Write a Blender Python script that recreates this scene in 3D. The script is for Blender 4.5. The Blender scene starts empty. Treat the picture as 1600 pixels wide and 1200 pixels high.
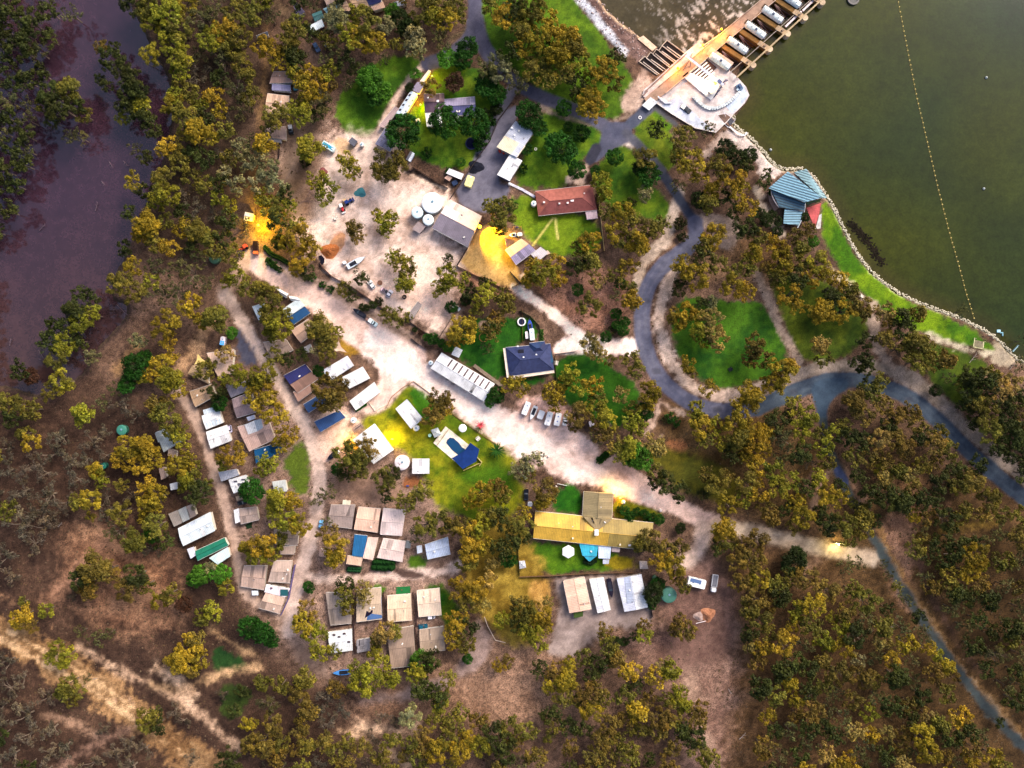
import bpy, bmesh, math, random
import numpy as np
from mathutils import Vector, Matrix
R=math.radians
scene=bpy.context.scene
col=scene.collection
# ---------------------------------------------------------------- camera
S=0.3; H=340.0
cd=bpy.data.cameras.new('camera'); cam=bpy.data.objects.new('camera',cd); col.objects.link(cam)
cam.location=(0,0,H); cam.rotation_euler=(0,0,0)
cd.sensor_width=36; cd.lens=36*H/(1600*S); cd.clip_start=1; cd.clip_end=6000
scene.camera=cam
# ---------------------------------------------------------------- light
SUN_EL,SUN_AZ=35,42            # degrees above the horizon; compass angle from +Y towards +X
wd=bpy.data.worlds.new('World'); scene.world=wd; wd.use_nodes=True
wn=wd.node_tree.nodes; bg=wn['Background']
sky=wn.new('ShaderNodeTexSky'); sky.sky_type='NISHITA'; sky.sun_disc=False
sky.sun_elevation=R(SUN_EL); sky.sun_rotation=R(SUN_AZ); sky.air_density=0.6; sky.dust_density=4.0; sky.ozone_density=0.4
wd.node_tree.links.new(sky.outputs[0],bg.inputs[0]); bg.inputs[1].default_value=0.12
sl=bpy.data.lights.new('sun','SUN'); sl.energy=1.5; sl.angle=R(28); sl.color=(1,.90,.80)
so=bpy.data.objects.new('sun',sl); col.objects.link(so)
sd_=Vector((math.sin(R(SUN_AZ))*math.cos(R(SUN_EL)),math.cos(R(SUN_AZ))*math.cos(R(SUN_EL)),math.sin(R(SUN_EL))))
so.rotation_euler=(-sd_).to_track_quat('-Z','Y').to_euler(); so.location=sd_*400
vs=scene.view_settings; vs.view_transform='Standard'; vs.look='None'; vs.gamma=1; vs.exposure=1.30
try: vs.use_curve_mapping=False
except Exception: pass
# ---------------------------------------------------------------- helpers
def W(px,py,z=0.0):
    k=(H-z)/H
    return Vector(((px-800)*S*k,(600-py)*S*k,z))
def lin(c):
    c=c/255.0
    return c/12.92 if c<=.04045 else ((c+.055)/1.055)**2.4
GAIN=1.0; LEAF=.78
def C(r,g,b,k=1.0):
    v=[lin(x) for x in (r,g,b)]; m=sum(v)/3; s=.70+.30*min(1,m/.45)      # measured colours to reflectance
    return tuple(min(.85,(x*.93+m*.07)*s*k) for x in v)+(1.0,)
def tag(o,label=None,cat=None,group=None,kind=None):
    if label: o['label']=label
    if cat: o['category']=cat
    if group: o['group']=group
    if kind: o['kind']=kind
    return o
def empty(name,loc,rz=0):
    o=bpy.data.objects.new(name,None); col.objects.link(o); o.location=loc; o.rotation_euler=(0,0,rz)
    o.empty_display_size=.5
    return o
def link(name,me,mat=None,parent=None,color=None,loc=None):
    o=bpy.data.objects.new(name,me); col.objects.link(o)
    if mat and not me.materials: me.materials.append(mat)
    if parent: o.parent=parent
    if color: o.color=color
    if loc is not None: o.location=loc
    return o
def copy_tree(o,parent=None):
    c=o.copy(); col.objects.link(c)
    if parent: c.parent=parent
    for ch in list(o.children): copy_tree(ch,c)
    return c
class MB:
    """collects simple solids into one mesh"""
    def __init__(s): s.v=[]; s.f=[]
    def add(s,vs,fs):
        n=len(s.v); s.v+= [tuple(p) for p in vs]; s.f+=[tuple(i+n for i in f) for f in fs]; return s
    def box(s,c,d,rz=0,bev=0):
        x,y,z=d[0]/2,d[1]/2,d[2]/2; cs,sn=math.cos(rz),math.sin(rz)
        if bev:
            b=min(bev,x*.9,y*.9); ring=[(x,-y+b),(x,y-b),(x-b,y),(-x+b,y),(-x,y-b),(-x,-y+b),(-x+b,-y),(x-b,-y)]
            return s.prism([(c[0]+a*cs-q*sn,c[1]+a*sn+q*cs) for a,q in ring],c[2]-z,c[2]+z)
        P=[(c[0]+a*cs-b*sn,c[1]+a*sn+b*cs,c[2]+q) for q in (-z,z) for a,b in ((-x,-y),(x,-y),(x,y),(-x,y))]
        return s.add(P,[(3,2,1,0),(4,5,6,7),(0,1,5,4),(1,2,6,5),(2,3,7,6),(3,0,4,7)])
    def prism(s,poly,z0,z1,inset=0):
        if area(poly)<0: poly=poly[::-1]
        n=len(poly); top=poly
        if inset:
            cx=sum(p[0] for p in poly)/n; cy=sum(p[1] for p in poly)/n
            top=[(cx+(p[0]-cx)*(1-inset),cy+(p[1]-cy)*(1-inset)) for p in poly]
        return s.add([(p[0],p[1],z0) for p in poly]+[(p[0],p[1],z1) for p in top],
            [tuple(range(n-1,-1,-1)),tuple(range(n,2*n))]+[(i,(i+1)%n,n+(i+1)%n,n+i) for i in range(n)])
    def slab(s,pts,t):
        """sheet through 3d points (any slope), thickened downwards"""
        n=len(pts)
        if area([(p[0],p[1]) for p in pts])<0: pts=pts[::-1]
        return s.add([tuple(p) for p in pts]+[(p[0],p[1],p[2]-t) for p in pts],
            [tuple(range(n)),tuple(range(2*n-1,n-1,-1))]+[(i,n+i,n+(i+1)%n,(i+1)%n) for i in range(n)])
    def tube(s,p0,p1,r0,r1=None,n=6,cap=True):
        r1=r0 if r1 is None else r1
        p0=Vector(p0); p1=Vector(p1); d=p1-p0
        if d.length<1e-6: return s
        d.normalize(); a=d.orthogonal().normalized(); b=d.cross(a)
        vs=[p0+(a*math.cos(t)+b*math.sin(t))*r0 for t in [2*math.pi*i/n for i in range(n)]]
        vs+=[p1+(a*math.cos(t)+b*math.sin(t))*r1 for t in [2*math.pi*i/n for i in range(n)]]
        fs=[(i,(i+1)%n,n+(i+1)%n,n+i) for i in range(n)]
        if cap: fs+=[tuple(range(n-1,-1,-1)),tuple(range(n,2*n))]
        return s.add(vs,fs)
    def cyl(s,c,r,h,n=20,r2=None):
        return s.tube((c[0],c[1],c[2]),(c[0],c[1],c[2]+h),r,r if r2 is None else r2,n)
    def ring(s,c,ro,ri,h,n=24):
        vs=[];fs=[]
        for i in range(n):
            t=2*math.pi*i/n; cs,sn=math.cos(t),math.sin(t)
            vs+=[(c[0]+ro*cs,c[1]+ro*sn,c[2]),(c[0]+ro*cs,c[1]+ro*sn,c[2]+h),(c[0]+ri*cs,c[1]+ri*sn,c[2]+h),(c[0]+ri*cs,c[1]+ri*sn,c[2])]
        for i in range(n):
            j=(i+1)%n
            for k in range(4): fs.append((4*i+k,4*j+k,4*j+(k+1)%4,4*i+(k+1)%4))
        return s.add(vs,fs)
    def dome(s,c,r,h,n=20,m=4):
        vs=[];fs=[]
        for k in range(m):
            a=math.pi/2*k/m
            for i in range(n):
                t=2*math.pi*i/n; vs.append((c[0]+r*math.cos(a)*math.cos(t),c[1]+r*math.cos(a)*math.sin(t),c[2]+h*math.sin(a)))
        vs.append((c[0],c[1],c[2]+h))
        for k in range(m-1):
            for i in range(n): fs.append((k*n+i,k*n+(i+1)%n,(k+1)*n+(i+1)%n,(k+1)*n+i))
        for i in range(n): fs.append(((m-1)*n+i,(m-1)*n+(i+1)%n,m*n))
        return s.add(vs,fs)
    def blob(s,c,r,rng,n=1,sz=(1,1,1)):
        P=[(0,0,1)]+[(math.cos(i*1.2566)*.894,math.sin(i*1.2566)*.894,.447) for i in range(5)]+[(math.cos(i*1.2566+.628)*.894,math.sin(i*1.2566+.628)*.894,-.447) for i in range(5)]+[(0,0,-1)]
        F=[(0,1+i,1+(i+1)%5) for i in range(5)]+[(1+i,6+i,1+(i+1)%5) for i in range(5)]+[(1+(i+1)%5,6+i,6+(i+1)%5) for i in range(5)]+[(11,6+(i+1)%5,6+i) for i in range(5)]
        a=rng.uniform(0,6.28); cs,sn=math.cos(a),math.sin(a); out=[]
        for p in P:
            q=rng.uniform(.75,1.2)*r; x,y,z=p[0]*q*sz[0],p[1]*q*sz[1],p[2]*q*sz[2]
            out.append((c[0]+x*cs-y*sn,c[1]+x*sn+y*cs,c[2]+z))
        return s.add(out,F)
    def mesh(s,name,mat=None,uvdir=None):
        me=bpy.data.meshes.new(name); me.from_pydata(s.v,[],s.f); me.update()
        if mat: me.materials.append(mat)
        if uvdir is not None:
            uv=me.uv_layers.new(name='UVMap'); n=len(me.loops)
            li=np.empty(n,dtype=np.int32); me.loops.foreach_get('vertex_index',li)
            co=np.array(s.v,dtype=np.float64)[li]; dx,dy=uvdir
            d=np.stack([co[:,0]*dx+co[:,1]*dy,-co[:,0]*dy+co[:,1]*dx],1).astype(np.float32)
            uv.data.foreach_set('uv',d.ravel())
        return me
    def build(s,name,mat,parent=None,color=None,uvdir=None,loc=None):
        return link(name,s.mesh(name,mat,uvdir),None,parent,color,loc)
def area(p):
    return sum(p[i][0]*p[(i+1)%len(p)][1]-p[(i+1)%len(p)][0]*p[i][1] for i in range(len(p)))/2
# ---------------------------------------------------------------- materials
def newmat(name):
    m=bpy.data.materials.new(name); m.use_nodes=True; nt=m.node_tree; b=nt.nodes['Principled BSDF']
    return m,nt,b
def nd(nt,t,**k):
    n=nt.nodes.new(t)
    for a,v in k.items(): setattr(n,a,v)
    return n
def mixc(nt,a,b,fac=None,mode='MIX'):
    n=nt.nodes.new('ShaderNodeMix'); n.data_type='RGBA'; n.blend_type=mode
    for s,v in ((6,a),(7,b),(0,fac)):
        if v is None: continue
        if hasattr(v,'links'): nt.links.new(v,n.inputs[s])
        else: n.inputs[s].default_value=v
    return n.outputs[2]
def ramp(nt,src,stops):
    n=nt.nodes.new('ShaderNodeValToRGB'); e=n.color_ramp.elements
    for i,(p,c) in enumerate(stops):
        el=e[i] if i<2 else e.new(p)
        el.position=p; el.color=c if len(c)==4 else c+(1,)
    nt.links.new(src,n.inputs[0]); return n.outputs[0]
def noise(nt,vec,scale,detail=4,rough=.6):
    n=nt.nodes.new('ShaderNodeTexNoise'); n.inputs['Scale'].default_value=scale; n.inputs['Detail'].default_value=detail; n.inputs['Roughness'].default_value=rough
    if vec is not None: nt.links.new(vec,n.inputs['Vector'])
    return n.outputs[0]
def bump(nt,b,h,strength,dist):
    n=nt.nodes.new('ShaderNodeBump'); n.inputs['Strength'].default_value=strength; n.inputs['Distance'].default_value=dist
    nt.links.new(h,n.inputs['Height']); nt.links.new(n.outputs[0],b.inputs['Normal'])
def g(v): return (v,v,v,1)
def mat_objcol(name,rough=.6,spec=.3,var=.25,scale=.5,metal=0,ribs=0,speck=0):
    """object colour broken up by weathering noise; ribs = spacing of roof-sheet ribs in metres"""
    m,nt,b=newmat(name)
    oi=nd(nt,'ShaderNodeObjectInfo'); tc=nd(nt,'ShaderNodeTexCoord'); gm=nd(nt,'ShaderNodeNewGeometry')
    f=noise(nt,gm.outputs['Position'],scale,5,.65)
    c=mixc(nt,oi.outputs['Color'],ramp(nt,f,[(.28,g(1-var*1.3)),(.6,g(1+var*.3))]),1.0,'MULTIPLY')
    f2=noise(nt,gm.outputs['Position'],scale*6,3,.6)
    c=mixc(nt,c,ramp(nt,f2,[(.25,g(1-var)),(.6,g(1.0))]),.7,'MULTIPLY')
    if speck:
        f3=noise(nt,gm.outputs['Position'],1.9,2,.5)
        c=mixc(nt,c,(.07,.05,.03,1),ramp(nt,f3,[(.62,g(0)),(.74,g(speck))]))
    if ribs:
        w=nd(nt,'ShaderNodeTexWave',wave_type='BANDS',bands_direction='X'); w.inputs['Scale'].default_value=.314/ribs
        w.inputs['Distortion'].default_value=0
        uv=nd(nt,'ShaderNodeUVMap'); nt.links.new(uv.outputs[0],w.inputs['Vector'])
        c=mixc(nt,c,ramp(nt,w.outputs[1],[(.0,g(.80)),(.3,g(1.04))]),1.0,'MULTIPLY')
        # sheet laps: faint random tone per 4 m strip
        sn=nd(nt,'ShaderNodeMapping'); sn.inputs['Scale'].default_value=(.42,.02,1); nt.links.new(uv.outputs[0],sn.inputs[0])
        wt=nd(nt,'ShaderNodeTexWhiteNoise',noise_dimensions='1D'); sp=nd(nt,'ShaderNodeSeparateXYZ'); nt.links.new(sn.outputs[0],sp.inputs[0])
        fl=nd(nt,'ShaderNodeMath',operation='FLOOR'); nt.links.new(sp.outputs[0],fl.inputs[0]); nt.links.new(fl.outputs[0],wt.inputs[1])
        c=mixc(nt,c,ramp(nt,wt.outputs[0],[(0,g(.86)),(1,g(1.04))]),1.0,'MULTIPLY')
        bump(nt,b,w.outputs[1],.5,.05)
    nt.links.new(c,b.inputs['Base Color'])
    b.inputs['Roughness'].default_value=rough; b.inputs['Metallic'].default_value=metal
    b.inputs['Specular IOR Level'].default_value=spec
    return m
M={}
M['roof']=mat_objcol('roof_sheet_metal',.45,.45,.20,.22,0,.76,.45)
M['tile']=mat_objcol('roof_tiles',.75,.25,.25,.6,0,.45)
M['paint']=mat_objcol('painted_surface',.5,.35,.15,.8)
M['gloss']=mat_objcol('vehicle_paint',.25,.5,.08,.8)
M['cloth']=mat_objcol('shade_cloth',.9,.1,.2,.5)
M['wood']=mat_objcol('weathered_timber',.85,.15,.4,1.2)
M['conc']=mat_objcol('concrete',.85,.2,.35,.25,0,0,.4)
M['steel']=mat_objcol('painted_steel',.5,.4,.35,.8)
M['stone']=mat_objcol('stone',.9,.15,.4,1.5)
M['soil']=mat_objcol('soil',.95,.05,.35,.5)
M['rust']=mat_objcol('bark',.9,.1,.4,1.0)
def glass():
    m,nt,b=newmat('window_glass'); b.inputs['Base Color'].default_value=(.03,.04,.05,1); b.inputs['Roughness'].default_value=.08; b.inputs['Specular IOR Level'].default_value=.8; return m
M['glass']=glass()
def emit(name,c,s):
    m,nt,b=newmat(name); b.inputs['Emission Color'].default_value=c+(1,); b.inputs['Emission Strength'].default_value=s; b.inputs['Base Color'].default_value=c+(1,); return m
M['lampY']=emit('lamp_amber',(1,.62,.02),4); M['lampO']=emit('lamp_orange',(1,.45,.0),3.2); M['lampW']=emit('lamp_cream',(1,.9,.5),5)
def foliage(name,attr='tint'):
    m,nt,b=newmat(name)
    oi=nd(nt,'ShaderNodeObjectInfo'); at=nd(nt,'ShaderNodeAttribute',attribute_name=attr)
    c=mixc(nt,oi.outputs['Color'],at.outputs['Color'],1.0,'MULTIPLY')
    nt.links.new(c,b.inputs['Base Color']); b.inputs['Roughness'].default_value=.6; b.inputs['Specular IOR Level'].default_value=.12
    tr=nd(nt,'ShaderNodeBsdfTranslucent'); nt.links.new(c,tr.inputs[0]); mx=nd(nt,'ShaderNodeMixShader'); mx.inputs[0].default_value=.18
    nt.links.new(b.outputs[0],mx.inputs[1]); nt.links.new(tr.outputs[0],mx.inputs[2]); nt.links.new(mx.outputs[0],nt.nodes['Material Output'].inputs[0])
    return m
M['leaf']=foliage('foliage')
def ground_mat():
    m,nt,b=newmat('ground_surface')
    at=nd(nt,'ShaderNodeAttribute',attribute_name='Col'); a2=nd(nt,'ShaderNodeAttribute',attribute_name='rough')
    gm=nd(nt,'ShaderNodeNewGeometry'); P=gm.outputs['Position']
    f1=noise(nt,P,.55,6,.7); f2=noise(nt,P,2.2,3,.6); f3=noise(nt,P,.12,4,.6)
    # 'rough' = how littered the surface is: litter is dark leaf and twig specks plus pale dry ones
    sep=nd(nt,'ShaderNodeSeparateColor'); nt.links.new(a2.outputs['Color'],sep.inputs[0])
    c=mixc(nt,at.outputs['Color'],ramp(nt,f1,[(.3,(.50,.47,.43)),(.5,g(1)),(.72,(1.45,1.40,1.30))]),None,'MULTIPLY'); 
    nt.links.new(sep.outputs[0],c.node.inputs[0])
    c2=mixc(nt,c,ramp(nt,f2,[(.34,(.45,.42,.40)),(.5,g(1)),(.7,(1.5,1.45,1.35))]),None,'MULTIPLY')
    nt.links.new(sep.outputs[0],c2.node.inputs[0])
    c3=mixc(nt,c2,ramp(nt,f3,[(.3,g(.86)),(.7,g(1.12))]),.8,'MULTIPLY')
    nt.links.new(c3,b.inputs['Base Color']); b.inputs['Roughness'].default_value=.9; b.inputs['Specular IOR Level'].default_value=.15
    f4=noise(nt,P,5.5,2,.7); c4=mixc(nt,c3,ramp(nt,f4,[(.3,g(.72)),(.7,g(1.24))]),.8,'MULTIPLY'); nt.links.new(c4,b.inputs['Base Color'])
    bump(nt,b,f1,.6,.25)
    return m
M['ground']=ground_mat()
def water_mat(name,spec=.17,bs=.12):
    m,nt,b=newmat(name)
    at=nd(nt,'ShaderNodeAttribute',attribute_name='Col'); gm=nd(nt,'ShaderNodeNewGeometry'); P=gm.outputs['Position']
    f=noise(nt,P,.035,5,.6); f2=noise(nt,P,.9,3,.6)
    c=mixc(nt,at.outputs['Color'],ramp(nt,f,[(.3,(.78,.80,.86)),(.7,(1.22,1.18,1.10))]),1.0,'MULTIPLY')
    c=mixc(nt,c,ramp(nt,f2,[(.3,g(.82)),(.7,g(1.2))]),1.0,'MULTIPLY')
    nt.links.new(c,b.inputs['Base Color']); b.inputs['Roughness'].default_value=.10; b.inputs['Specular IOR Level'].default_value=spec
    f3=noise(nt,P,.28,4,.65); c=mixc(nt,c,ramp(nt,f3,[(.3,g(.84)),(.7,g(1.18))]),1.0,'MULTIPLY'); nt.links.new(c,b.inputs['Base Color'])
    bump(nt,b,f2,bs,.12)
    return m
M['water']=water_mat('river_water'); M['still']=water_mat('billabong_surface',1.0,.05)
# ================================================================= GROUND, WATER, ROADS (real sheet split by surface)
def vnoise(X,Y,sc,seed):
    r=np.random.RandomState(seed); N=256; T=r.rand(N,N)*2-1
    x=X/sc; y=Y/sc; xi=np.floor(x).astype(int); yi=np.floor(y).astype(int); fx=x-xi; fy=y-yi
    fx=fx*fx*(3-2*fx); fy=fy*fy*(3-2*fy)
    a=T[xi%N,yi%N]; b=T[(xi+1)%N,yi%N]; c=T[xi%N,(yi+1)%N]; d=T[(xi+1)%N,(yi+1)%N]
    return (a*(1-fx)+b*fx)*(1-fy)+(c*(1-fx)+d*fx)*fy
GROUND_GAIN=lambda l: .53+.50*np.clip(l/.55,0,1)
GS=0.7; X0,X1,Y0,Y1=-275.1,275.1,-210,210
NX=int(round((X1-X0)/GS))+1; NY=int(round((Y1-Y0)/GS))+1
gx=np.linspace(X0,X1,NX); gy=np.linspace(Y0,Y1,NY)
GX,GY=np.meshgrid(gx,gy)                     # (NY,NX)
n_a=vnoise(GX,GY,2.2,1); n_b=vnoise(GX,GY,7,2); n_c=vnoise(GX,GY,22,3); n_d=vnoise(GX,GY,60,4)
n_e=vnoise(GX,GY,1.1,5)
def wob(amp): return amp*(.4*n_a+.5*n_b+.4*n_e)
def sub(xs,ys,m):
    i0=max(0,int((min(xs)-m-X0)/GS)); i1=min(NX,int((max(xs)+m-X0)/GS)+2)
    j0=max(0,int((min(ys)-m-Y0)/GS)); j1=min(NY,int((max(ys)+m-Y0)/GS)+2)
    return i0,i1,j0,j1
def segd(x,y,a,b):
    dx,dy=b[0]-a[0],b[1]-a[1]; L=dx*dx+dy*dy+1e-9
    t=np.clip(((x-a[0])*dx+(y-a[1])*dy)/L,0,1)
    return np.hypot(x-a[0]-t*dx,y-a[1]-t*dy)
def smooth_pts(p,closed,k=2):
    for _ in range(k):
        q=[]; n=len(p)
        for i in range(n if closed else n-1):
            a,b=p[i],p[(i+1)%n]
            q+=[(.75*a[0]+.25*b[0],.75*a[1]+.25*b[1]),(.25*a[0]+.75*b[0],.25*a[1]+.75*b[1])]
        if not closed: q=[p[0]]+q+[p[-1]]
        p=q
    return p
def sdf(kind,pts,w,m):
    P=[tuple(W(a,b)[:2]) for a,b in pts]
    xs=[p[0] for p in P]; ys=[p[1] for p in P]; m=m+w
    i0,i1,j0,j1=sub(xs,ys,m)
    if i1<=i0 or j1<=j0: return None
    x=GX[j0:j1,i0:i1]; y=GY[j0:j1,i0:i1]; d=np.full(x.shape,1e9); n=len(P)
    rng_=range(n) if kind=='poly' else range(n-1)
    for i in rng_: d=np.minimum(d,segd(x,y,P[i],P[(i+1)%n]))
    if kind=='poly':
        ins=np.zeros(x.shape,bool)
        for i in range(n):
            ax,ay=P[i]; bx,by=P[(i+1)%n]
            if ay==by: continue
            c=((ay>y)!=(by>y))&(x<(bx-ax)*(y-ay)/(by-ay)+ax); ins^=c
        d=np.where(ins,d,-d)
    else: d=w-d
    return d,(slice(j0,j1),slice(i0,i1))
def rgb(t): return np.array([lin(v) for v in t])
COL=np.zeros((NY,NX,3)); ROU=np.ones((NY,NX)); CLS=np.zeros((NY,NX),int); ZZ=np.zeros((NY,NX))
f=np.clip(.5+.45*n_c+.35*n_b+.3*n_a,0,1)[...,None]
COL[:]=rgb((100,76,62))*(1-f)+rgb((142,112,94))*f
CLN=['ground','road','gravel_road','footpath','lawn','earth_track','yard','lake','riprap_bank']
def op(kind,pts,c1,c2=None,cls=None,soft=1.0,amp=1.0,w=0,strength=1.0,rough=None,smooth=2,mix=1.0):
    if smooth: pts=smooth_pts(pts,kind=='poly',smooth)
    r=sdf(kind,pts,w*S/2,soft*2+amp*2+3)
    if r is None: return
    d,s=r; d=d+wob(amp)[s]
    a=np.clip(.5+d/(2*soft),0,1); a=a*a*(3-2*a)*strength
    ff=np.clip(.5+mix*(.35*n_c[s]+.45*n_b[s]+.3*n_a[s]),0,1)[...,None]
    c=rgb(c1)*(1-ff)+rgb(c2 or c1)*ff
    COL[s]=COL[s]*(1-a[...,None])+c*a[...,None]
    if rough is not None: ROU[s]=ROU[s]*(1-a)+rough*a
    if cls is not None:
        cc=CLS[s]; cc[d>0]=CLN.index(cls); CLS[s]=cc
# --- broad soils and leaf litter; outer ones darkened to paint in a vignette
op('poly',[(-80,590),(120,600),(250,640),(330,800),(400,960),(460,1080),(620,1300),(-80,1300)],(74,54,44),(104,78,62),soft=14,amp=8,smooth=1)  # lower left: edge darkening painted into the soil colour
op('poly',[(1040,860),(1300,830),(1460,760),(1700,700),(1700,1300),(1000,1300),(1120,1060)],(92,68,42),(128,96,66),soft=14,amp=8,smooth=1)
op('poly',[(1360,640),(1440,690),(1560,800),(1700,900),(1700,1300),(1380,1300),(1300,1000)],(74,56,32),(108,82,50),soft=14,amp=8,smooth=1,strength=.8)  # lower right: soil colour lowered again for the painted edge darkening
op('poly',[(200,-60),(420,-60),(400,200),(370,380),(200,420)],(70,56,44),(112,88,74),soft=8,amp=5,smooth=1)  # upper left bank: litter tone carries the same painted vignette
op('poly',[(440,200),(560,200),(640,290),(740,390),(700,520),(600,470),(480,400),(450,320)],(176,142,124),(206,178,162),soft=5,amp=4)
op('poly',[(830,425),(980,410),(985,520),(905,520),(850,470)],(150,106,86),(176,132,112),soft=4,amp=3)
op('poly',[(1100,600),(1000,640),(1100,800),(1320,830),(1300,660)],(104,76,40),(128,100,66),soft=8,amp=5)
op('poly',[(1030,380),(1240,370),(1260,450),(1060,440)],(120,90,60),(150,118,92),soft=6,amp=4)
op('poly',[(380,560),(620,640),(720,780),(700,1060),(480,1060),(360,880)],(140,112,98),(172,142,126),soft=10,amp=5)
op('poly',[(90,830),(180,800),(290,900),(260,1000),(120,960)],(136,96,72),(164,124,96),soft=8,amp=6)
op('poly',[(560,1050),(900,1030),(1000,1100),(800,1160),(560,1140)],(132,100,80),(162,128,106),soft=8,amp=6)
op('poly',[(940,1000),(1120,960),(1160,1020),(1120,1260),(1060,1260),(1050,1060)],(128,96,84),(156,124,108),soft=7,amp=5)
op('poly',[(1480,760),(1370,810),(1400,900),(1440,880),(1420,820)],(150,108,84),(170,130,104),soft=4,amp=4)
op('poly',[(1370,740),(1450,740),(1450,790),(1390,800)],(150,112,80),(170,130,96),soft=5,amp=4)
op('poly',[(1360,800),(1410,850),(1440,960),(1420,960),(1370,870)],(136,102,84),(160,124,104),soft=3,amp=3)
# --- lawns
LA=dict(cls='lawn',soft=1.1,amp=2.2,rough=.55)
def lawn(pts,c1=(40,88,10),c2=(84,128,14),**k):
    c1=(c1[0],c1[1],c1[2]+6); c2=(c2[0]*.98,c2[1],c2[2]+8)
    k_=1.13; c1=tuple(v*k_ for v in c1); c2=tuple(v*k_ for v in c2); k.setdefault('mix',1.25)
    a=dict(LA); a.update(k); op('poly',pts,c1,c2,**a)
lawn([(525,150),(560,128),(590,95),(640,80),(662,100),(640,130),(612,150),(592,200),(572,216),(532,208)],(58,96,12),(96,128,20))
lawn([(678,100),(760,104),(792,150),(758,205),(735,262),(700,268),(634,242),(640,180),(668,150)],(50,96,12),(104,124,18))
lawn([(752,-40),(872,-40),(920,30),(960,80),(997,125),(975,182),(940,190),(860,150),(795,112),(752,60)],(62,96,10),(100,128,16))
lawn([(850,165),(905,172),(942,208),(935,236),(915,245),(898,262),(896,288),(835,298),(800,290),(818,240)],(60,102,12),(104,128,18))
lawn([(798,305),(835,308),(845,338),(932,335),(946,398),(868,402),(845,388),(820,360),(800,345)],(62,104,12),(112,134,16))
lawn([(928,268),(960,224),(990,232),(1000,262),(1050,318),(1046,345),(1000,345),(940,322)],(56,94,12),(104,124,16))
lawn([(988,182),(1010,170),(1048,202),(1062,250),(1044,272),(1004,232),(990,208)],(62,98,12),(112,124,20))
lawn([(1046,500),(1066,462),(1130,474),(1186,468),(1216,508),(1232,550),(1222,582),(1150,604),(1100,602),(1060,560)],(34,82,14),(72,112,14))
lawn([(1205,430),(1300,438),(1362,492),(1352,540),(1292,570),(1250,562),(1224,502)],(56,78,12),(98,108,16))
lawn([(1283,316),(1300,322),(1322,370),(1346,412),(1384,446),(1432,478),(1500,502),(1546,532),(1562,551),(1500,541),(1450,522),(1400,500),(1350,466),(1308,418),(1286,370)],(64,108,6),(112,140,10))
lawn([(1440,530),(1470,538),(1550,563),(1532,600),(1500,642),(1458,602),(1438,560)],(50,74,8),(80,96,12))
lawn([(716,498),(800,496),(828,492),(846,522),(792,545),(796,592),(760,592),(700,545)],(22,76,10),(52,104,14))
lawn([(798,590),(850,585),(852,602),(800,606)],(30,84,10),(60,108,12))
lawn([(866,560),(920,548),(962,576),(1002,612),(986,662),(960,664),(898,642),(866,602)],(26,80,10),(56,104,12))
lawn([(556,655),(600,645),(628,606),(648,598),(702,640),(792,690),(802,722),(822,792),(760,832),(718,804),(680,792),(640,705),(600,700)],(84,108,8),(138,134,16),soft=2)
lawn([(635,612),(655,604),(690,640),(668,660),(640,625)],(48,104,10),(70,120,12),cls=None)
lawn([(705,742),(740,730),(790,720),(812,780),(750,762)],(60,104,8),(90,120,10),cls=None,soft=3)
lawn([(1000,700),(1062,700),(1150,730),(1152,782),(1080,780),(1028,732)],(72,74,14),(108,98,18),soft=2.5)
lawn([(872,758),(912,764),(912,806),(858,802)],(30,88,8),(52,108,10))
lawn([(958,772),(1034,800),(1036,818),(956,812)],(84,100,8),(112,112,12))
lawn([(815,842),(900,852),(980,862),(992,892),(810,898)],(56,100,8),(92,124,12))
lawn([(945,868),(990,864),(998,892),(948,892)],(120,106,10),(148,126,18),cls=None)
lawn([(442,712),(478,692),(484,740),(474,770),(452,766)],(62,88,20),(92,108,24),amp=4.5,soft=2.2)
lawn([(735,802),(800,798),(862,900),(850,1000),(792,1012),(748,962),(720,900)],(116,92,22),(158,130,44),soft=2.5,amp=3)
lawn([(672,912),(702,918),(724,960),(702,992),(688,962)],(66,96,10),(106,120,14))
lawn([(638,868),(664,868),(668,886),(640,888)],(60,100,14),(80,110,16))
lawn([(583,873),(618,873),(616,892),(584,890)],(14,52,10),(26,68,12))
lawn([(540,884),(566,886),(565,893),(540,892)],(14,56,30),(20,66,30))
lawn([(535,513),(572,540),(550,562),(528,548)],(140,104,24),(168,128,40))
lawn([(333,997),(388,1036),(385,1050),(332,1058)],(24,60,20),(44,76,24))
lawn([(340,1065),(400,1070),(370,1126),(345,1118)],(40,62,18),(70,84,24))
lawn([(582,914),(602,916),(602,930),(584,930)],(60,100,10),(80,112,12))
lawn([(663,914),(690,914),(700,940),(690,950)],(30,84,10),(60,104,12))
lawn([(556,634),(572,622),(578,634),(562,644)],(40,96,14),(60,110,16))
lawn([(396,772),(384,762),(388,748)],(80,84,30),(90,96,30),cls=None)
lawn([(1003,245),(985,240),(996,232)],(80,96,12),(100,110,14))
lawn([(1022,172),(1034,180),(1056,205),(1048,208),(1024,184)],(70,110,10),(90,124,14))
lawn([(862,905),(905,905),(862,1000),(860,920)],(150,110,40),(170,130,60),cls=None,strength=.0)
lawn([(824,905),(858,905),(862,960),(830,950)],(160,118,50),(180,140,70),soft=2)
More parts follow.
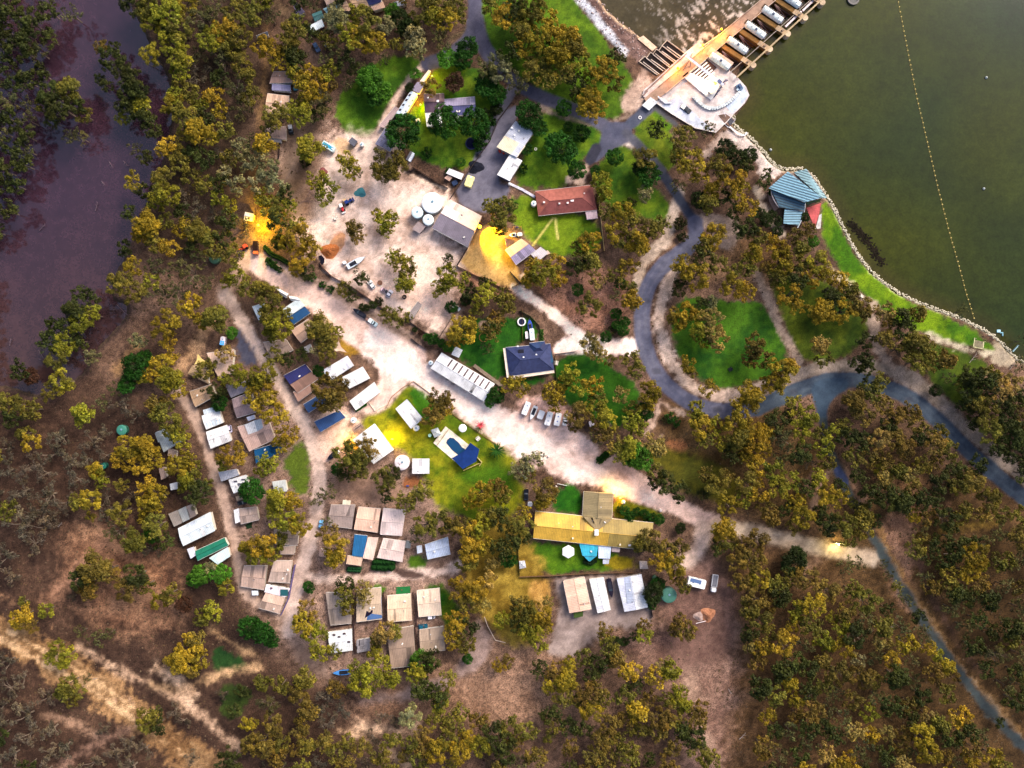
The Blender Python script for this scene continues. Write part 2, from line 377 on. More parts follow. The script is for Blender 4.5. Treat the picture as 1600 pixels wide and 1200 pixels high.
# --- earth tracks
def track(pts,w,c1=(152,116,92),c2=(178,144,116),**k):
    a=dict(cls='earth_track',soft=2.4,amp=2.6,rough=.8); a.update(k); op('line',pts,c1,c2,w=w,**a)
track([(-60,960),(0,985),(60,1012),(150,1068),(205,1112),(262,1152),(340,1210)],52,(136,100,64),(176,136,94),amp=6)
for q_ in (-14,-8,2,9,16): track([(-20+q_*.4,975-q_),(60,1016-q_),(150,1066-q_),(205,1110-q_),(262,1150-q_),(330,1200-q_)],2.2,(112,82,54) if q_%2 else (198,162,120),(150,116,80),cls=None,soft=.9,amp=2.4,strength=.7)
track([(60,1116),(110,1124),(150,1150),(176,1180)],5,(150,118,96),(166,132,108),soft=2)
track([(0,1110),(40,1108),(90,1086),(120,1092)],4,(120,92,72),(140,110,88),soft=2)
track([(174,1104),(192,1080),(206,1100)],3,(150,118,96),(166,132,108),soft=1.5)
track([(0,930),(30,944),(50,960)],6,(146,108,80),(160,124,96),soft=2)
track([(0,1000),(80,1042),(150,1082),(215,1128)],5,(196,158,116),(206,170,128),cls=None,soft=1)
track([(10,985),(90,1028),(170,1078),(260,1140)],5,(190,150,106),(206,170,128),cls=None,soft=1)
track([(126,1012),(190,1050),(242,1070),(300,1106),(372,1168)],9,(168,134,108),(198,166,138))
track([(236,1070),(290,1078),(330,1056),(385,1045),(400,1040)],10,(168,134,98),(190,154,116))
track([(392,1022),(360,1005),(330,984)],6,(168,134,98),(180,144,106))
track([(246,1046),(270,1060),(300,1080),(290,1096)],18,(200,164,132),(216,186,160),soft=3)
track([(150,812),(190,862),(242,905)],9,(164,120,90),(176,134,104))
track([(70,945),(110,900),(160,850)],16,(158,114,88),(172,130,104),soft=4)
track([(92,1200),(150,1160),(200,1140)],10,(140,108,92),(156,124,106),soft=3)
track([(532,1142),(570,1150),(640,1196)],8,(180,146,116),(196,164,134))
track([(560,1134),(600,1142),(650,1138)],10,(190,156,128),(206,174,146),soft=3)
track([(1150,985),(1112,1006),(1080,1040),(1078,1080),(1100,1150),(1120,1220)],20,(146,116,100),(172,142,124),soft=4)
track([(1356,790),(1380,850),(1410,900),(1448,960),(1490,1030),(1550,1100),(1620,1170)],11,(140,104,60),(160,122,76),soft=2)
track([(1376,850),(1404,900),(1440,956),(1486,1020),(1536,1084),(1576,1134),(1640,1190)],6,(150,120,88),(170,140,106),soft=1.2)
track([(1436,880),(1460,940),(1500,1010),(1530,1050)],9,(84,62,52),(104,78,66),soft=3)
track([(1460,835),(1500,822),(1560,818)],8,(130,104,40),(150,120,56),soft=2)
track([(1400,820),(1440,800),(1480,790)],7,(130,96,74),(150,112,90))
track([(416,40),(414,120),(408,200),(396,280),(388,330)],12,(132,100,66),(156,122,84))
track([(430,0),(445,20),(460,40)],14,(140,112,84),(160,130,100))
track([(330,502),(304,545),(272,590),(262,600)],16,(168,130,96),(186,150,116))
track([(216,540),(196,560),(186,580)],12,(150,116,76),(170,132,92))
track([(870,720),(830,690)],4)
track([(1278,716),(1256,770)],8,(130,100,84),(140,110,94))
track([(1230,905),(1262,880),(1290,868)],12,(132,104,84),(150,120,100),soft=3)
# --- yards
def yard(pts,c1,c2,**k):
    a=dict(cls='yard',soft=1.3,amp=1.7,rough=.45); a.update(k); op('poly',pts,c1,c2,**a)
yard([(498,250),(520,214),(556,205),(592,232),(640,268),(700,300),(702,330),(682,362),(733,392),(718,430),(706,470),(722,505),(692,524),(640,494),(600,480),(540,444),(505,412),(488,360),(500,300)],(190,158,140),(228,206,194),soft=4,amp=3,rough=.4)
yard([(560,470),(640,380),(700,400),(706,480),(692,520),(650,500),(640,455)],(220,186,168),(240,214,198),soft=5,cls=None)
yard([(506,214),(470,230),(462,330),(480,350),(500,290)],(132,104,88),(164,132,114),soft=4,cls=None,rough=.8)
yard([(520,222),(529,214),(541,217),(553,232),(546,241),(530,241)],(196,160,124),(212,176,140),soft=.6,amp=.2,smooth=0)
yard([(506,388),(516,378),(528,362),(538,366),(536,386),(520,402),(510,400)],(196,108,38),(226,150,84),soft=2,rough=.4)
yard([(508,374),(516,372),(516,382),(506,382)],(170,172,160),(190,190,178),soft=1)
yard([(736,384),(755,345),(790,362),(804,402),(815,440),(800,455),(714,416)],(178,142,84),(204,166,108),soft=1,amp=.4,smooth=1)
yard([(716,417),(800,455),(806,462),(790,470),(714,430)],(196,140,110),(210,160,130),soft=1.5)
yard([(872,898),(1012,898),(1022,966),(990,984),(950,975),(925,1012),(862,1030),(858,1000),(876,950),(866,920)],(146,128,122),(172,154,148),soft=1.6,rough=.25)
yard([(1060,872),(1110,860),(1160,930),(1150,980),(1090,1000),(1040,970),(1030,940)],(120,90,80),(150,116,102),soft=6,rough=.6)
yard([(1010,1000),(1150,960),(1150,1010),(1080,1060)],(116,86,76),(140,108,96),soft=5,cls=None)
yard([(445,185),(500,185),(500,250),(460,330),(440,330)],(120,96,78),(146,118,100),soft=4,cls=None)
yard([(470,62),(500,80),(520,88),(510,104),(484,100)],(120,96,84),(138,112,98),soft=2)
yard([(620,28),(648,8),(652,22),(634,32)],(160,132,108),(176,148,120),soft=2)
yard([(500,640),(560,640),(560,670),(520,720),(500,730),(480,690)],(200,166,146),(226,194,176),soft=2.5)
yard([(520,742),(600,740),(640,770),(620,790),(530,780)],(144,112,92),(170,136,116),soft=3)
yard([(630,745),(660,742),(660,762),(632,764)],(150,92,56),(166,108,70),soft=1)
yard([(462,890),(520,900),(600,895),(700,886),(716,870),(724,885),(706,900),(600,908),(520,912),(478,912)],(196,170,156),(214,188,174),soft=1.2)
yard([(744,962),(770,990),(762,1030),(730,1060),(700,1058),(730,1020),(740,990)],(142,120,112),(166,142,134),soft=2)
yard([(700,1056),(640,1078),(560,1092),(560,1100),(650,1096),(710,1070)],(142,120,112),(166,142,134),soft=2.5)
yard([(450,990),(480,1005),(520,1062),(500,1060),(462,1040)],(132,108,96),(158,132,118),soft=2.5)
yard([(365,900),(382,930),(432,958),(440,985),(450,960),(430,955),(395,925)],(156,128,112),(176,148,132),soft=2)
yard([(820,616),(900,640),(905,672),(860,668),(800,640)],(196,152,136),(224,184,170),soft=2)
yard([(660,550),(690,548),(675,570),(650,560)],(176,140,120),(196,160,140),soft=2)
yard([(758,640),(800,640),(800,660),(770,655)],(220,180,170),(235,200,190),soft=2,cls=None)
yard([(786,398),(770,382),(790,366),(812,368),(798,385)],(146,110,92),(166,130,112),soft=1.2)
yard([(810,430),(824,418),(838,430),(820,446)],(190,168,156),(206,184,172),soft=.6,smooth=0)
yard([(876,286),(908,262),(918,250),(924,262),(916,290)],(186,160,144),(206,180,164),soft=1)
yard([(770,700),(800,706),(846,740),(830,716)],(190,160,150),(200,172,160),soft=2,cls=None)
# --- gravel main road and branches
def gravel(kind,pts,c1=(226,196,184),c2=(250,228,218),**k):
    a=dict(cls='gravel_road',soft=1.1,amp=1.0,rough=.3); a.update(k); op(kind,pts,c1,c2,**a)
gravel('poly',[(384,398),(408,396),(440,420),(520,440),(562,468),(604,494),(655,532),(672,560),(664,572),(700,596),(765,632),(796,640),(818,648),(880,664),(930,690),(940,716),(962,706),(1006,745),(1060,780),(1110,800),(1132,808),(1130,830),(1090,825),(1050,802),(1000,786),(940,766),(900,752),(864,748),(832,712),(800,706),(760,682),(702,642),(650,602),(632,602),(606,640),(572,648),(552,640),(580,618),(594,596),(588,566),(545,538),(498,494),(440,456),(398,428),(372,404)],(200,168,154),(224,194,182),soft=1.2,amp=1.1)
gravel('poly',[(590,500),(660,560),(760,628),(860,690),(1000,760),(1030,790),(940,760),(860,735),(790,690),(700,635),(640,592),(590,580),(560,530)],(226,198,186),(248,230,220),soft=3.0,amp=3,cls=None)  # bright glow along the middle of the road, painted into the gravel colour
for o_,cc in ((-5,(190,156,142)),(4,(196,164,150)),(12,(200,168,154))):
    op('line',[(400+o_*.3,410-o_),(470,446-o_),(560,500-o_),(650,566-o_),(760,642-o_),(860,700-o_),(980,760-o_),(1090,812-o_)],cc,(214,182,168),w=1.6,soft=1.0,amp=1.6,strength=.4)
op('line',[(462,428),(520,452),(556,478),(600,503),(650,534)],(120,98,84),(150,126,110),w=11,soft=2,amp=2.2,rough=.8)
gravel('line',[(384,400),(378,420),(350,452),(352,470)],(180,150,132),(200,170,152),w=22,soft=2)
gravel('line',[(352,462),(376,495),(398,540),(430,590),(466,645),(494,700),(500,745)],(196,168,152),(216,190,174),w=19)
gravel('line',[(500,745),(496,800),(482,850),(470,895),(456,940),(450,985)],(190,164,150),(212,186,172),w=22)
gravel('line',[(270,602),(300,640),(322,695),(340,750),(358,810),(366,850),(374,905),(392,935),(440,958)],(182,152,134),(204,174,154),w=16)
gravel('line',[(806,450),(830,466),(868,492),(900,522)],(238,208,192),(252,226,212),w=15)
gravel('poly',[(900,508),(912,524),(960,530),(985,528),(1002,535),(1000,556),(962,556),(900,550),(866,556),(864,536),(888,528)],(236,210,198),(252,230,220))
gravel('line',[(1120,822),(1160,828),(1220,842),(1290,858),(1330,866),(1365,872)],(176,154,132),(200,180,158),w=24,soft=2)
gravel('line',[(1098,822),(1096,850),(1082,872),(1066,880)],(196,166,148),(214,186,168),w=22,soft=2)
gravel('line',[(588,218),(598,190),(616,158),(640,120),(660,104),(672,98)],(206,176,158),(226,200,182),w=10)
gravel('line',[(560,262),(575,245),(588,218)],(206,180,166),(226,202,188),w=24,soft=3)
gravel('line',[(460,330),(448,290),(456,250),(470,220)],(132,108,90),(156,130,112),w=16,cls=None,soft=2)
gravel('line',[(620,262),(660,282),(700,296)],(236,206,180),(240,214,190),w=4,soft=1)
gravel('line',[(630,320),(680,310),(700,316)],(236,204,188),(244,218,204),w=20,soft=3,cls=None)
# --- pale verges of the loop road
V=dict(cls='footpath',soft=1.1,amp=1.9,rough=.55)
op('line',[(1062,300),(1048,345),(1046,372),(1010,400),(998,440),(996,470)],(170,150,132),(192,172,156),w=16,**V)
op('line',[(1085,362),(1068,405),(1040,445),(1030,490),(1034,530),(1052,572),(1078,604),(1120,622),(1160,618),(1190,606)],(184,160,144),(206,182,166),w=18,**V)
op('line',[(1085,345),(1110,345),(1150,352),(1140,380),(1115,375)],(150,130,118),(166,146,134),w=22,**V)
op('line',[(1184,425),(1198,460),(1212,500),(1232,535),(1250,568)],(160,138,120),(182,158,140),w=12,**V)
op('line',[(1240,590),(1262,580),(1310,574),(1365,572),(1420,588),(1462,622),(1500,660),(1550,705),(1620,765)],(138,124,112),(162,146,134),w=24,**V)
op('line',[(1170,640),(1200,618),(1236,600)],(150,132,118),(170,150,136),w=14,**V)
op('line',[(1364,500),(1366,530),(1378,556),(1392,570)],(158,136,120),(178,156,140),w=14,**V)
op('line',[(1332,452),(1352,468),(1372,478)],(164,144,124),(182,162,142),w=9,**V)
op('line',[(1290,412),(1318,436),(1334,452)],(180,164,130),(196,180,146),w=6,**V)
op('line',[(1448,524),(1480,536),(1530,550),(1566,556)],(176,164,140),(196,184,160),w=9,**V)
op('poly',[(1546,532),(1562,530),(1586,552),(1584,572),(1562,572),(1540,560),(1560,552)],(168,152,128),(190,174,150),**V)
op('line',[(1182,296),(1188,318),(1200,338),(1214,352),(1222,366)],(168,150,132),(190,172,154),w=11,**V)
op('poly',[(1163,206),(1176,212),(1196,232),(1222,262),(1210,276),(1186,278),(1182,250),(1150,228),(1128,214),(1140,205)],(188,172,164),(210,194,186),**V)
op('line',[(1130,216),(1116,228),(1104,240)],(170,148,136),(184,164,150),w=14,**V)
op('line',[(1040,670),(1020,700),(1016,690)],(160,132,116),(180,150,134),w=0.1,**V)
op('line',[(1032,625),(1028,645),(1016,668),(1010,678)],(178,150,134),(196,170,152),w=9,**V)
op('line',[(1034,630),(1058,642),(1080,650)],(178,150,134),(196,170,152),w=8,**V)
op('poly',[(1076,690),(1040,686),(1046,700),(1070,706)],(196,126,76),(180,120,80),soft=2,amp=1)
op('line',[(1270,790),(1290,745),(1298,732)],(146,116,96),(160,130,110),w=9,**V)
op('line',[(1322,738),(1340,770),(1356,800)],(152,116,92),(170,134,110),w=12,**V)
op('line',[(966,214),(984,226)],(196,180,170),(206,190,180),w=9,**V)
op('line',[(990,170),(978,186),(940,196),(900,192),(850,172),(845,160)],(150,128,112),(170,150,134),w=7,**V)
op('poly',[(975,178),(968,150),(996,122),(1004,100),(1020,115),(1012,150),(990,180)],(170,144,128),(194,168,152),**V)
op('line',[(700,62),(738,44),(736,-20)],(110,96,70),(130,112,86),w=6,cls=None,soft=1.5)
# --- asphalt
def asph(kind,pts,w=0,c1=(72,76,98),c2=(96,98,116),**k):
    a=dict(cls='road',soft=.7,amp=.45,rough=.14,mix=.7); a.update(k); op(kind,pts,c1,c2,w=w,**a)
asph('line',[(1032,266),(1056,302),(1086,348)],15,(66,72,92),(86,92,108))
asph('line',[(1086,348),(1088,372),(1070,392),(1040,410),(1016,438),(1004,472),(1002,512),(1010,552),(1028,588),(1056,616),(1092,636),(1134,644),(1182,638)],25,(92,96,122),(120,120,140))
asph('line',[(1182,638),(1230,616),(1282,596),(1328,592),(1374,600),(1424,622),(1466,656),(1508,700),(1556,742),(1640,810)],25,(60,74,94),(86,100,116))
for o_ in (-5,5):
    op('line',[(1182,638+o_),(1230,616+o_),(1282,596+o_),(1328,592+o_),(1374,600+o_),(1424,622+o_),(1466,656+o_),(1508,700+o_),(1556,742+o_),(1640,810+o_)],(92,104,116),(104,116,126),w=2.4,soft=.8,amp=.8,strength=.45)
    op('line',[(1080,390+o_),(1040+o_*.7,410+o_),(1016+o_,438),(1004+o_,472),(1002+o_,512),(1010+o_,552),(1028+o_,588),(1056,616-o_),(1092,636-o_),(1134,644-o_),(1182,638-o_)],(124,122,138),(136,134,148),w=2.2,soft=.8,amp=.8,strength=.45)
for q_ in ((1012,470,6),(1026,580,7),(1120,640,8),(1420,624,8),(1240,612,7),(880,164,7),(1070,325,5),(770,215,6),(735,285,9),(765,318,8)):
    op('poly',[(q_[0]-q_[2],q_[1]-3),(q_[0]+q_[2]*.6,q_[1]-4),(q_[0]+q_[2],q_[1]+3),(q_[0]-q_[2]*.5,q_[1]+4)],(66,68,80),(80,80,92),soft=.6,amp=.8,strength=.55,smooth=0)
asph('poly',[(1262,596),(1320,586),(1330,606),(1300,622),(1290,650),(1296,680),(1282,670),(1276,640)],0,(62,82,104),(80,100,120))
asph('line',[(1286,660),(1296,700),(1312,738),(1328,772),(1346,806),(1372,852),(1396,898),(1432,956),(1476,1018),(1526,1086),(1566,1136),(1640,1200)],14,(66,76,80),(88,98,98),soft=1.4,amp=1.6)
asph('line',[(742,-30),(742,20),(738,56),(716,78),(690,92),(668,100)],22,(88,88,112),(108,106,124))
asph('line',[(744,30),(752,66),(768,92)],24,(84,84,108),(104,102,120))
asph('line',[(764,84),(796,124),(836,148),(880,164),(924,184),(960,206)],20,(88,90,114),(112,110,128))
asph('line',[(800,140),(786,170),(764,212),(748,250)],16,(112,110,126),(134,130,142))
asph('poly',[(775,180),(815,160),(806,190),(790,225),(797,242),(776,285),(800,290),(788,318),(760,338),(704,312),(736,262),(748,236)],0,(106,104,122),(134,130,144),smooth=1)
asph('line',[(956,206),(974,202),(990,190),(1020,162)],18,(80,88,110),(104,108,126))
asph('poly',[(940,190),(985,190),(990,218),(960,232),(928,258),(914,246),(940,224)],0,(86,90,114),(108,108,126))
asph('line',[(932,232),(922,250)],17,(60,62,80),(78,78,94),soft=.4)
asph('line',[(1024,168),(1046,186),(1068,204)],7,(84,84,92),(104,102,106))
asph('line',[(978,208),(1004,232),(1034,266)],13,(90,92,108),(110,110,122))
asph('poly',[(368,520),(376,516),(384,530),(402,560),(398,570),(380,568),(370,545)],0,(66,74,104),(100,98,112),soft=1.6,amp=2.6)
asph('poly',[(1300,728),(1310,724),(1328,752),(1322,760),(1308,746)],0,(74,88,130),(88,100,140))
asph('line',[(1333,590),(1326,640)],0.1)
# dirt films, wet stain, worn marks
op('poly',[(612,886),(640,892),(664,896),(662,903),(632,904),(614,894)],(96,74,66),(112,88,78),soft=.6,amp=.8)
op('poly',[(745,238),(754,244),(748,248),(742,246)],(44,46,62),soft=.5,amp=.3)
op('line',[(864,341),(850,360),(833,383)],(190,180,90),(206,196,110),w=3.2,cls='footpath',soft=.4,amp=.1)
op('line',[(868,341),(869,356),(872,373)],(190,180,90),(206,196,110),w=3.2,cls='footpath',soft=.4,amp=.1)
op('poly',[(747,509),(750,502),(757,500),(764,504),(765,511),(760,517),(752,516)],(180,146,124),(196,164,140),cls='footpath',soft=.5,amp=.2)
for c in [(615,88),(616,107),(555,135),(560,148)]: op('line',[(c[0]-3,c[1]),(c[0],c[1]+3),(c[0]+3,c[1]),(c[0],c[1]-3)],(120,140,40),w=1.6,soft=.5,amp=.2)
# riprap
op('poly',[(901,-20),(930,-20),(996,60),(1016,78),(999,98),(967,70)],(110,84,80),(150,122,114),cls='riprap_bank',soft=.8,amp=.8,rough=.9,smooth=0)
op('poly',[(880,-20),(901,-20),(970,66),(982,80),(976,90),(960,72)],(180,184,196),(204,204,208),cls='riprap_bank',soft=.8,amp=.8,rough=.8,smooth=0)
op('line',[(926,-10),(962,32),(998,56)],(190,160,134),(206,178,150),w=6,soft=.6,amp=.4)
# --- water bodies: depth mask carved in the ground, level sheets above
LAKE=[(1145,112),(1164,134),(1172,148),(1167,160),(1148,182),(1144,194),(1168,210),(1192,236),(1218,266),(1262,262),(1296,312),(1304,326),(1328,376),(1350,412),(1386,446),(1432,472),(1500,496),(1540,516),(1562,532),(1584,556),(1600,566),(1700,590),(1700,-120),(1310,-120),(1290,-10)]
RIVER=[(905,-90),(932,0),(1000,56),(1030,74),(1072,82),(1150,118),(1290,-10),(1300,-120),(905,-120)]
BILLA=[(-90,-90),(-90,606),(10,604),(40,618),(86,624),(100,600),(128,590),(150,548),(170,530),(188,506),(202,488),(196,470),(178,470),(176,440),(196,402),(210,360),(222,330),(244,292),(252,262),(262,230),(268,190),(270,150),(262,112),(240,78),(222,40),(200,0),(196,-90)]
def carve(poly,depth,width,sm=2):
    p=smooth_pts(poly,True,sm); r=sdf('poly',p,0,width+6)
    if r is None: return
    d,s=r; d=d+wob(.8)[s]
    t=np.clip((d+1.0)/width,0,1); ZZ[s]=np.minimum(ZZ[s],-depth*t)
    return d,s
_=carve(RIVER,7,3.5,1); carve(LAKE,4,3.0); carve(BILLA,2.6,4.0)
for L,cw in ((LAKE[4:21],5),):
    op('line',L,(170,160,132),(200,190,160),w=cw,soft=.8,amp=.8,rough=.8)
op('line',BILLA[2:22],(62,48,50),(80,62,60),w=10,soft=3,amp=2)
bank=np.clip(-ZZ/1.2,0,1)[...,None]; COL[:]=COL*(1-bank*.5)+rgb((84,76,54))*bank*.5
ZZ+= (0.10*n_c+.05*n_b)*(CLS==0)
_hf=np.random.RandomState(77).rand(NY,NX)*2-1; COL*=(1+(.16*_hf+.16*n_e+.10*n_a)*(.35+.65*ROU))[...,None]
LUM=COL.mean(2,keepdims=True); COL=np.clip(COL*GROUND_GAIN(LUM),0,.86)
def sheet(name,mask,z,colr,mat,rou=None,zsub=0):
    """mask over cells (NY-1,NX-1); returns one mesh object made of those cells"""
    j,i=np.nonzero(mask)
    idx=np.stack([j*NX+i,j*NX+i+1,(j+1)*NX+i+1,(j+1)*NX+i],1)
    used,inv=np.unique(idx.ravel(),return_inverse=True)
    n=len(used); me=bpy.data.meshes.new(name)
    co=np.stack([GX.ravel()[used],GY.ravel()[used],z.ravel()[used]],1).astype(np.float32)
    nf=len(idx)
    me.vertices.add(n); me.vertices.foreach_set('co',co.ravel())
    me.loops.add(nf*4); me.loops.foreach_set('vertex_index',inv.astype(np.int32).ravel())
    me.polygons.add(nf); me.polygons.foreach_set('loop_start',np.arange(nf,dtype=np.int32)*4)
    me.polygons.foreach_set('use_smooth',np.ones(nf,bool))
    me.update(calc_edges=True)
    a=me.color_attributes.new('Col','FLOAT_COLOR','POINT')
    cc=np.ones((n,4),np.float32); cc[:,:3]=colr.reshape(-1,3)[used]; a.data.foreach_set('color',cc.ravel())
    if rou is not None:
        b=me.color_attributes.new('rough','FLOAT_COLOR','POINT'); cc=np.ones((n,4),np.float32); cc[:,:3]=rou.ravel()[used][:,None]; b.data.foreach_set('color',cc.ravel())
    me.materials.append(mat)
    return link(name,me)
cell=CLS[:-1,:-1]
for k,nm in enumerate(CLN):
    mk=cell==k
    if nm=='lake' or not mk.any(): continue
    o=sheet(nm,mk,ZZ,COL,M['ground'],ROU); tag(o,kind='structure')
# outlying country beyond the photograph (coarse)
def skirt(name,rects,z,c,mat,rough=1):
    mb=MB()
    for (a,b,c2,d) in rects: mb.add([(a,b,z),(c2,b,z),(c2,d,z),(a,d,z)],[(0,1,2,3)])
    me=mb.mesh(name,mat)
    for an,v in (('Col',c),('rough',(rough,)*3)):
        at=me.color_attributes.new(an,'FLOAT_COLOR','POINT'); at.data.foreach_set('color',list(tuple(v)+(1,))*len(me.vertices))
    return tag(link(name,me),kind='structure')
FAR=2600
skirt('ground',[(-FAR,-FAR,FAR,Y0),(-FAR,Y0,X0,Y1),(X1,Y0,FAR,-40),(-FAR,Y1,FAR,FAR)],-.02,tuple(rgb((88,68,50))*.6),M['ground'])
# water sheets
def inside(poly,dil,sm=2):
    m=np.zeros((NY,NX)); p=smooth_pts(poly,True,sm); d,s=sdf('poly',p,0,12); m[:]=-50; m[s]=d; return m
wc=np.zeros((NY,NX,3))
u=np.clip((GX-100)/160,0,1)*.6+np.clip((GY+20)/200,0,1)*.25+.3*n_d+.1*n_c
u=np.clip(u,0,1)[...,None]; lakec=rgb((86,92,8))*(1-u)+rgb((38,68,40))*u
dl=inside(LAKE,0); sh=np.clip(1-dl/9,0,1)[...,None]*.5; lakec=lakec*(1-sh)+rgb((104,86,48))*sh
o=sheet('lake',(dl[:-1,:-1]>-3),np.full((NY,NX),-1.0),lakec*.36,M['water']); tag(o,kind='structure')
dr=inside(RIVER,0,1)
# churned water below the gates: foam streaks running away from the weir
bx,by=W(1140,44)[:2]; ux,uy=.77,.64; dist=-(GX-bx)*uy+(GY-by)*ux; along=(GX-bx)*ux+(GY-by)*uy
st=vnoise(along*1.0+.5*n_b*4,dist*.28,1.8,9)*.45+.75*vnoise(along,dist*.5,.8,12)+.25*vnoise(GX,GY,9,21)
fo=np.clip((st-.28+.38*np.exp(-np.clip(dist,0,99)/16))*2.2,0,1)*np.exp(-np.clip(dist,0,999)/34)*(along>-32)*np.clip((along+32)/12,0,1)
riv=rgb((74,68,48))*(1-.4*(n_c[...,None]*.5+.5))+rgb((96,84,58))*.3*(n_b[...,None]*.5+.5)
riv=riv*.7*(1-fo[...,None]*.8)+rgb((210,200,192))*fo[...,None]*.8
o=sheet('river',(dr[:-1,:-1]>-3),np.full((NY,NX),-4.0)+.25*n_a*np.clip(fo,0,1),riv,M['water']); tag(o,kind='structure')
db=inside(BILLA,0); u=np.clip((90-GY)/160,0,1)[...,None]
v=(n_d*.5+.5)[...,None]
bl=(rgb((66,44,62))*(1-v)+rgb((86,58,68))*v)*(1-u)+(rgb((88,62,52))*(1-v)+rgb((102,78,58))*v)*u
o=sheet('billabong_water',(db[:-1,:-1]>-4),np.full((NY,NX),-1.2),bl*.52,M['still']); tag(o,kind='structure')
me=MB().add([(X1,-40,-1.0),(FAR,-40,-1.0),(FAR,Y1,-1.0),(X1,Y1,-1.0)],[(0,1,2,3)]).mesh('lake',M['water'])
at=me.color_attributes.new('Col','FLOAT_COLOR','POINT'); at.data.foreach_set('color',list(tuple(rgb((50,60,48))*.55)+(1,))*4); tag(link('lake',me),kind='structure')
OPEN=np.isin(CLS,[1,2,3,4,5,6,8])
def cls_at(px,py):
    p=W(px,py); i=int((p.x-X0)/GS); j=int((p.y-Y0)/GS)
    if i<0 or j<0 or i>=NX or j>=NY: return 0,False
    return CLS[j,i],ZZ[j,i]<-.9
# ================================================================= BUILDINGS
rnd=random.Random(7)
LM=[]          # landmarks for tree labels: (px,py,text)
FOOT=[]        # footprints, to keep invented trees off roofs
TAN=(214,176,148); TAN2=(196,160,136); TAN3=(176,146,126); PINK=(238,196,176); WHITE=(246,244,250); SILV=(170,182,204); NAVY=(26,62,124); BLUE=(40,112,170)
GREY=(142,132,142); DGREY=(104,98,116); TEAL=(40,140,120); BROWN=(120,92,84); LIT_GOLD=(222,172,44); OLV=(176,150,92)
def lerp(a,b,t): return a+(b-a)*t
def window_into(parent,p,dirv,nrm,w=1.2,h=1.0,z=1.5):
    """framed pane on a wall face: p on the wall plane, dirv along it, nrm outwards (unit xy)"""
    an=math.atan2(dirv[1],dirv[0])
    c=(p[0]+nrm[0]*.03,p[1]+nrm[1]*.03,z)
    f=MB().box(c,(w,.10,h),an).build('window',M['paint'],parent,C(235,232,225))
    MB().box((c[0]+nrm[0]*.05,c[1]+nrm[1]*.05,z),(w-.2,.03,h-.2),an).build('pane',M['glass'],f)
    return f
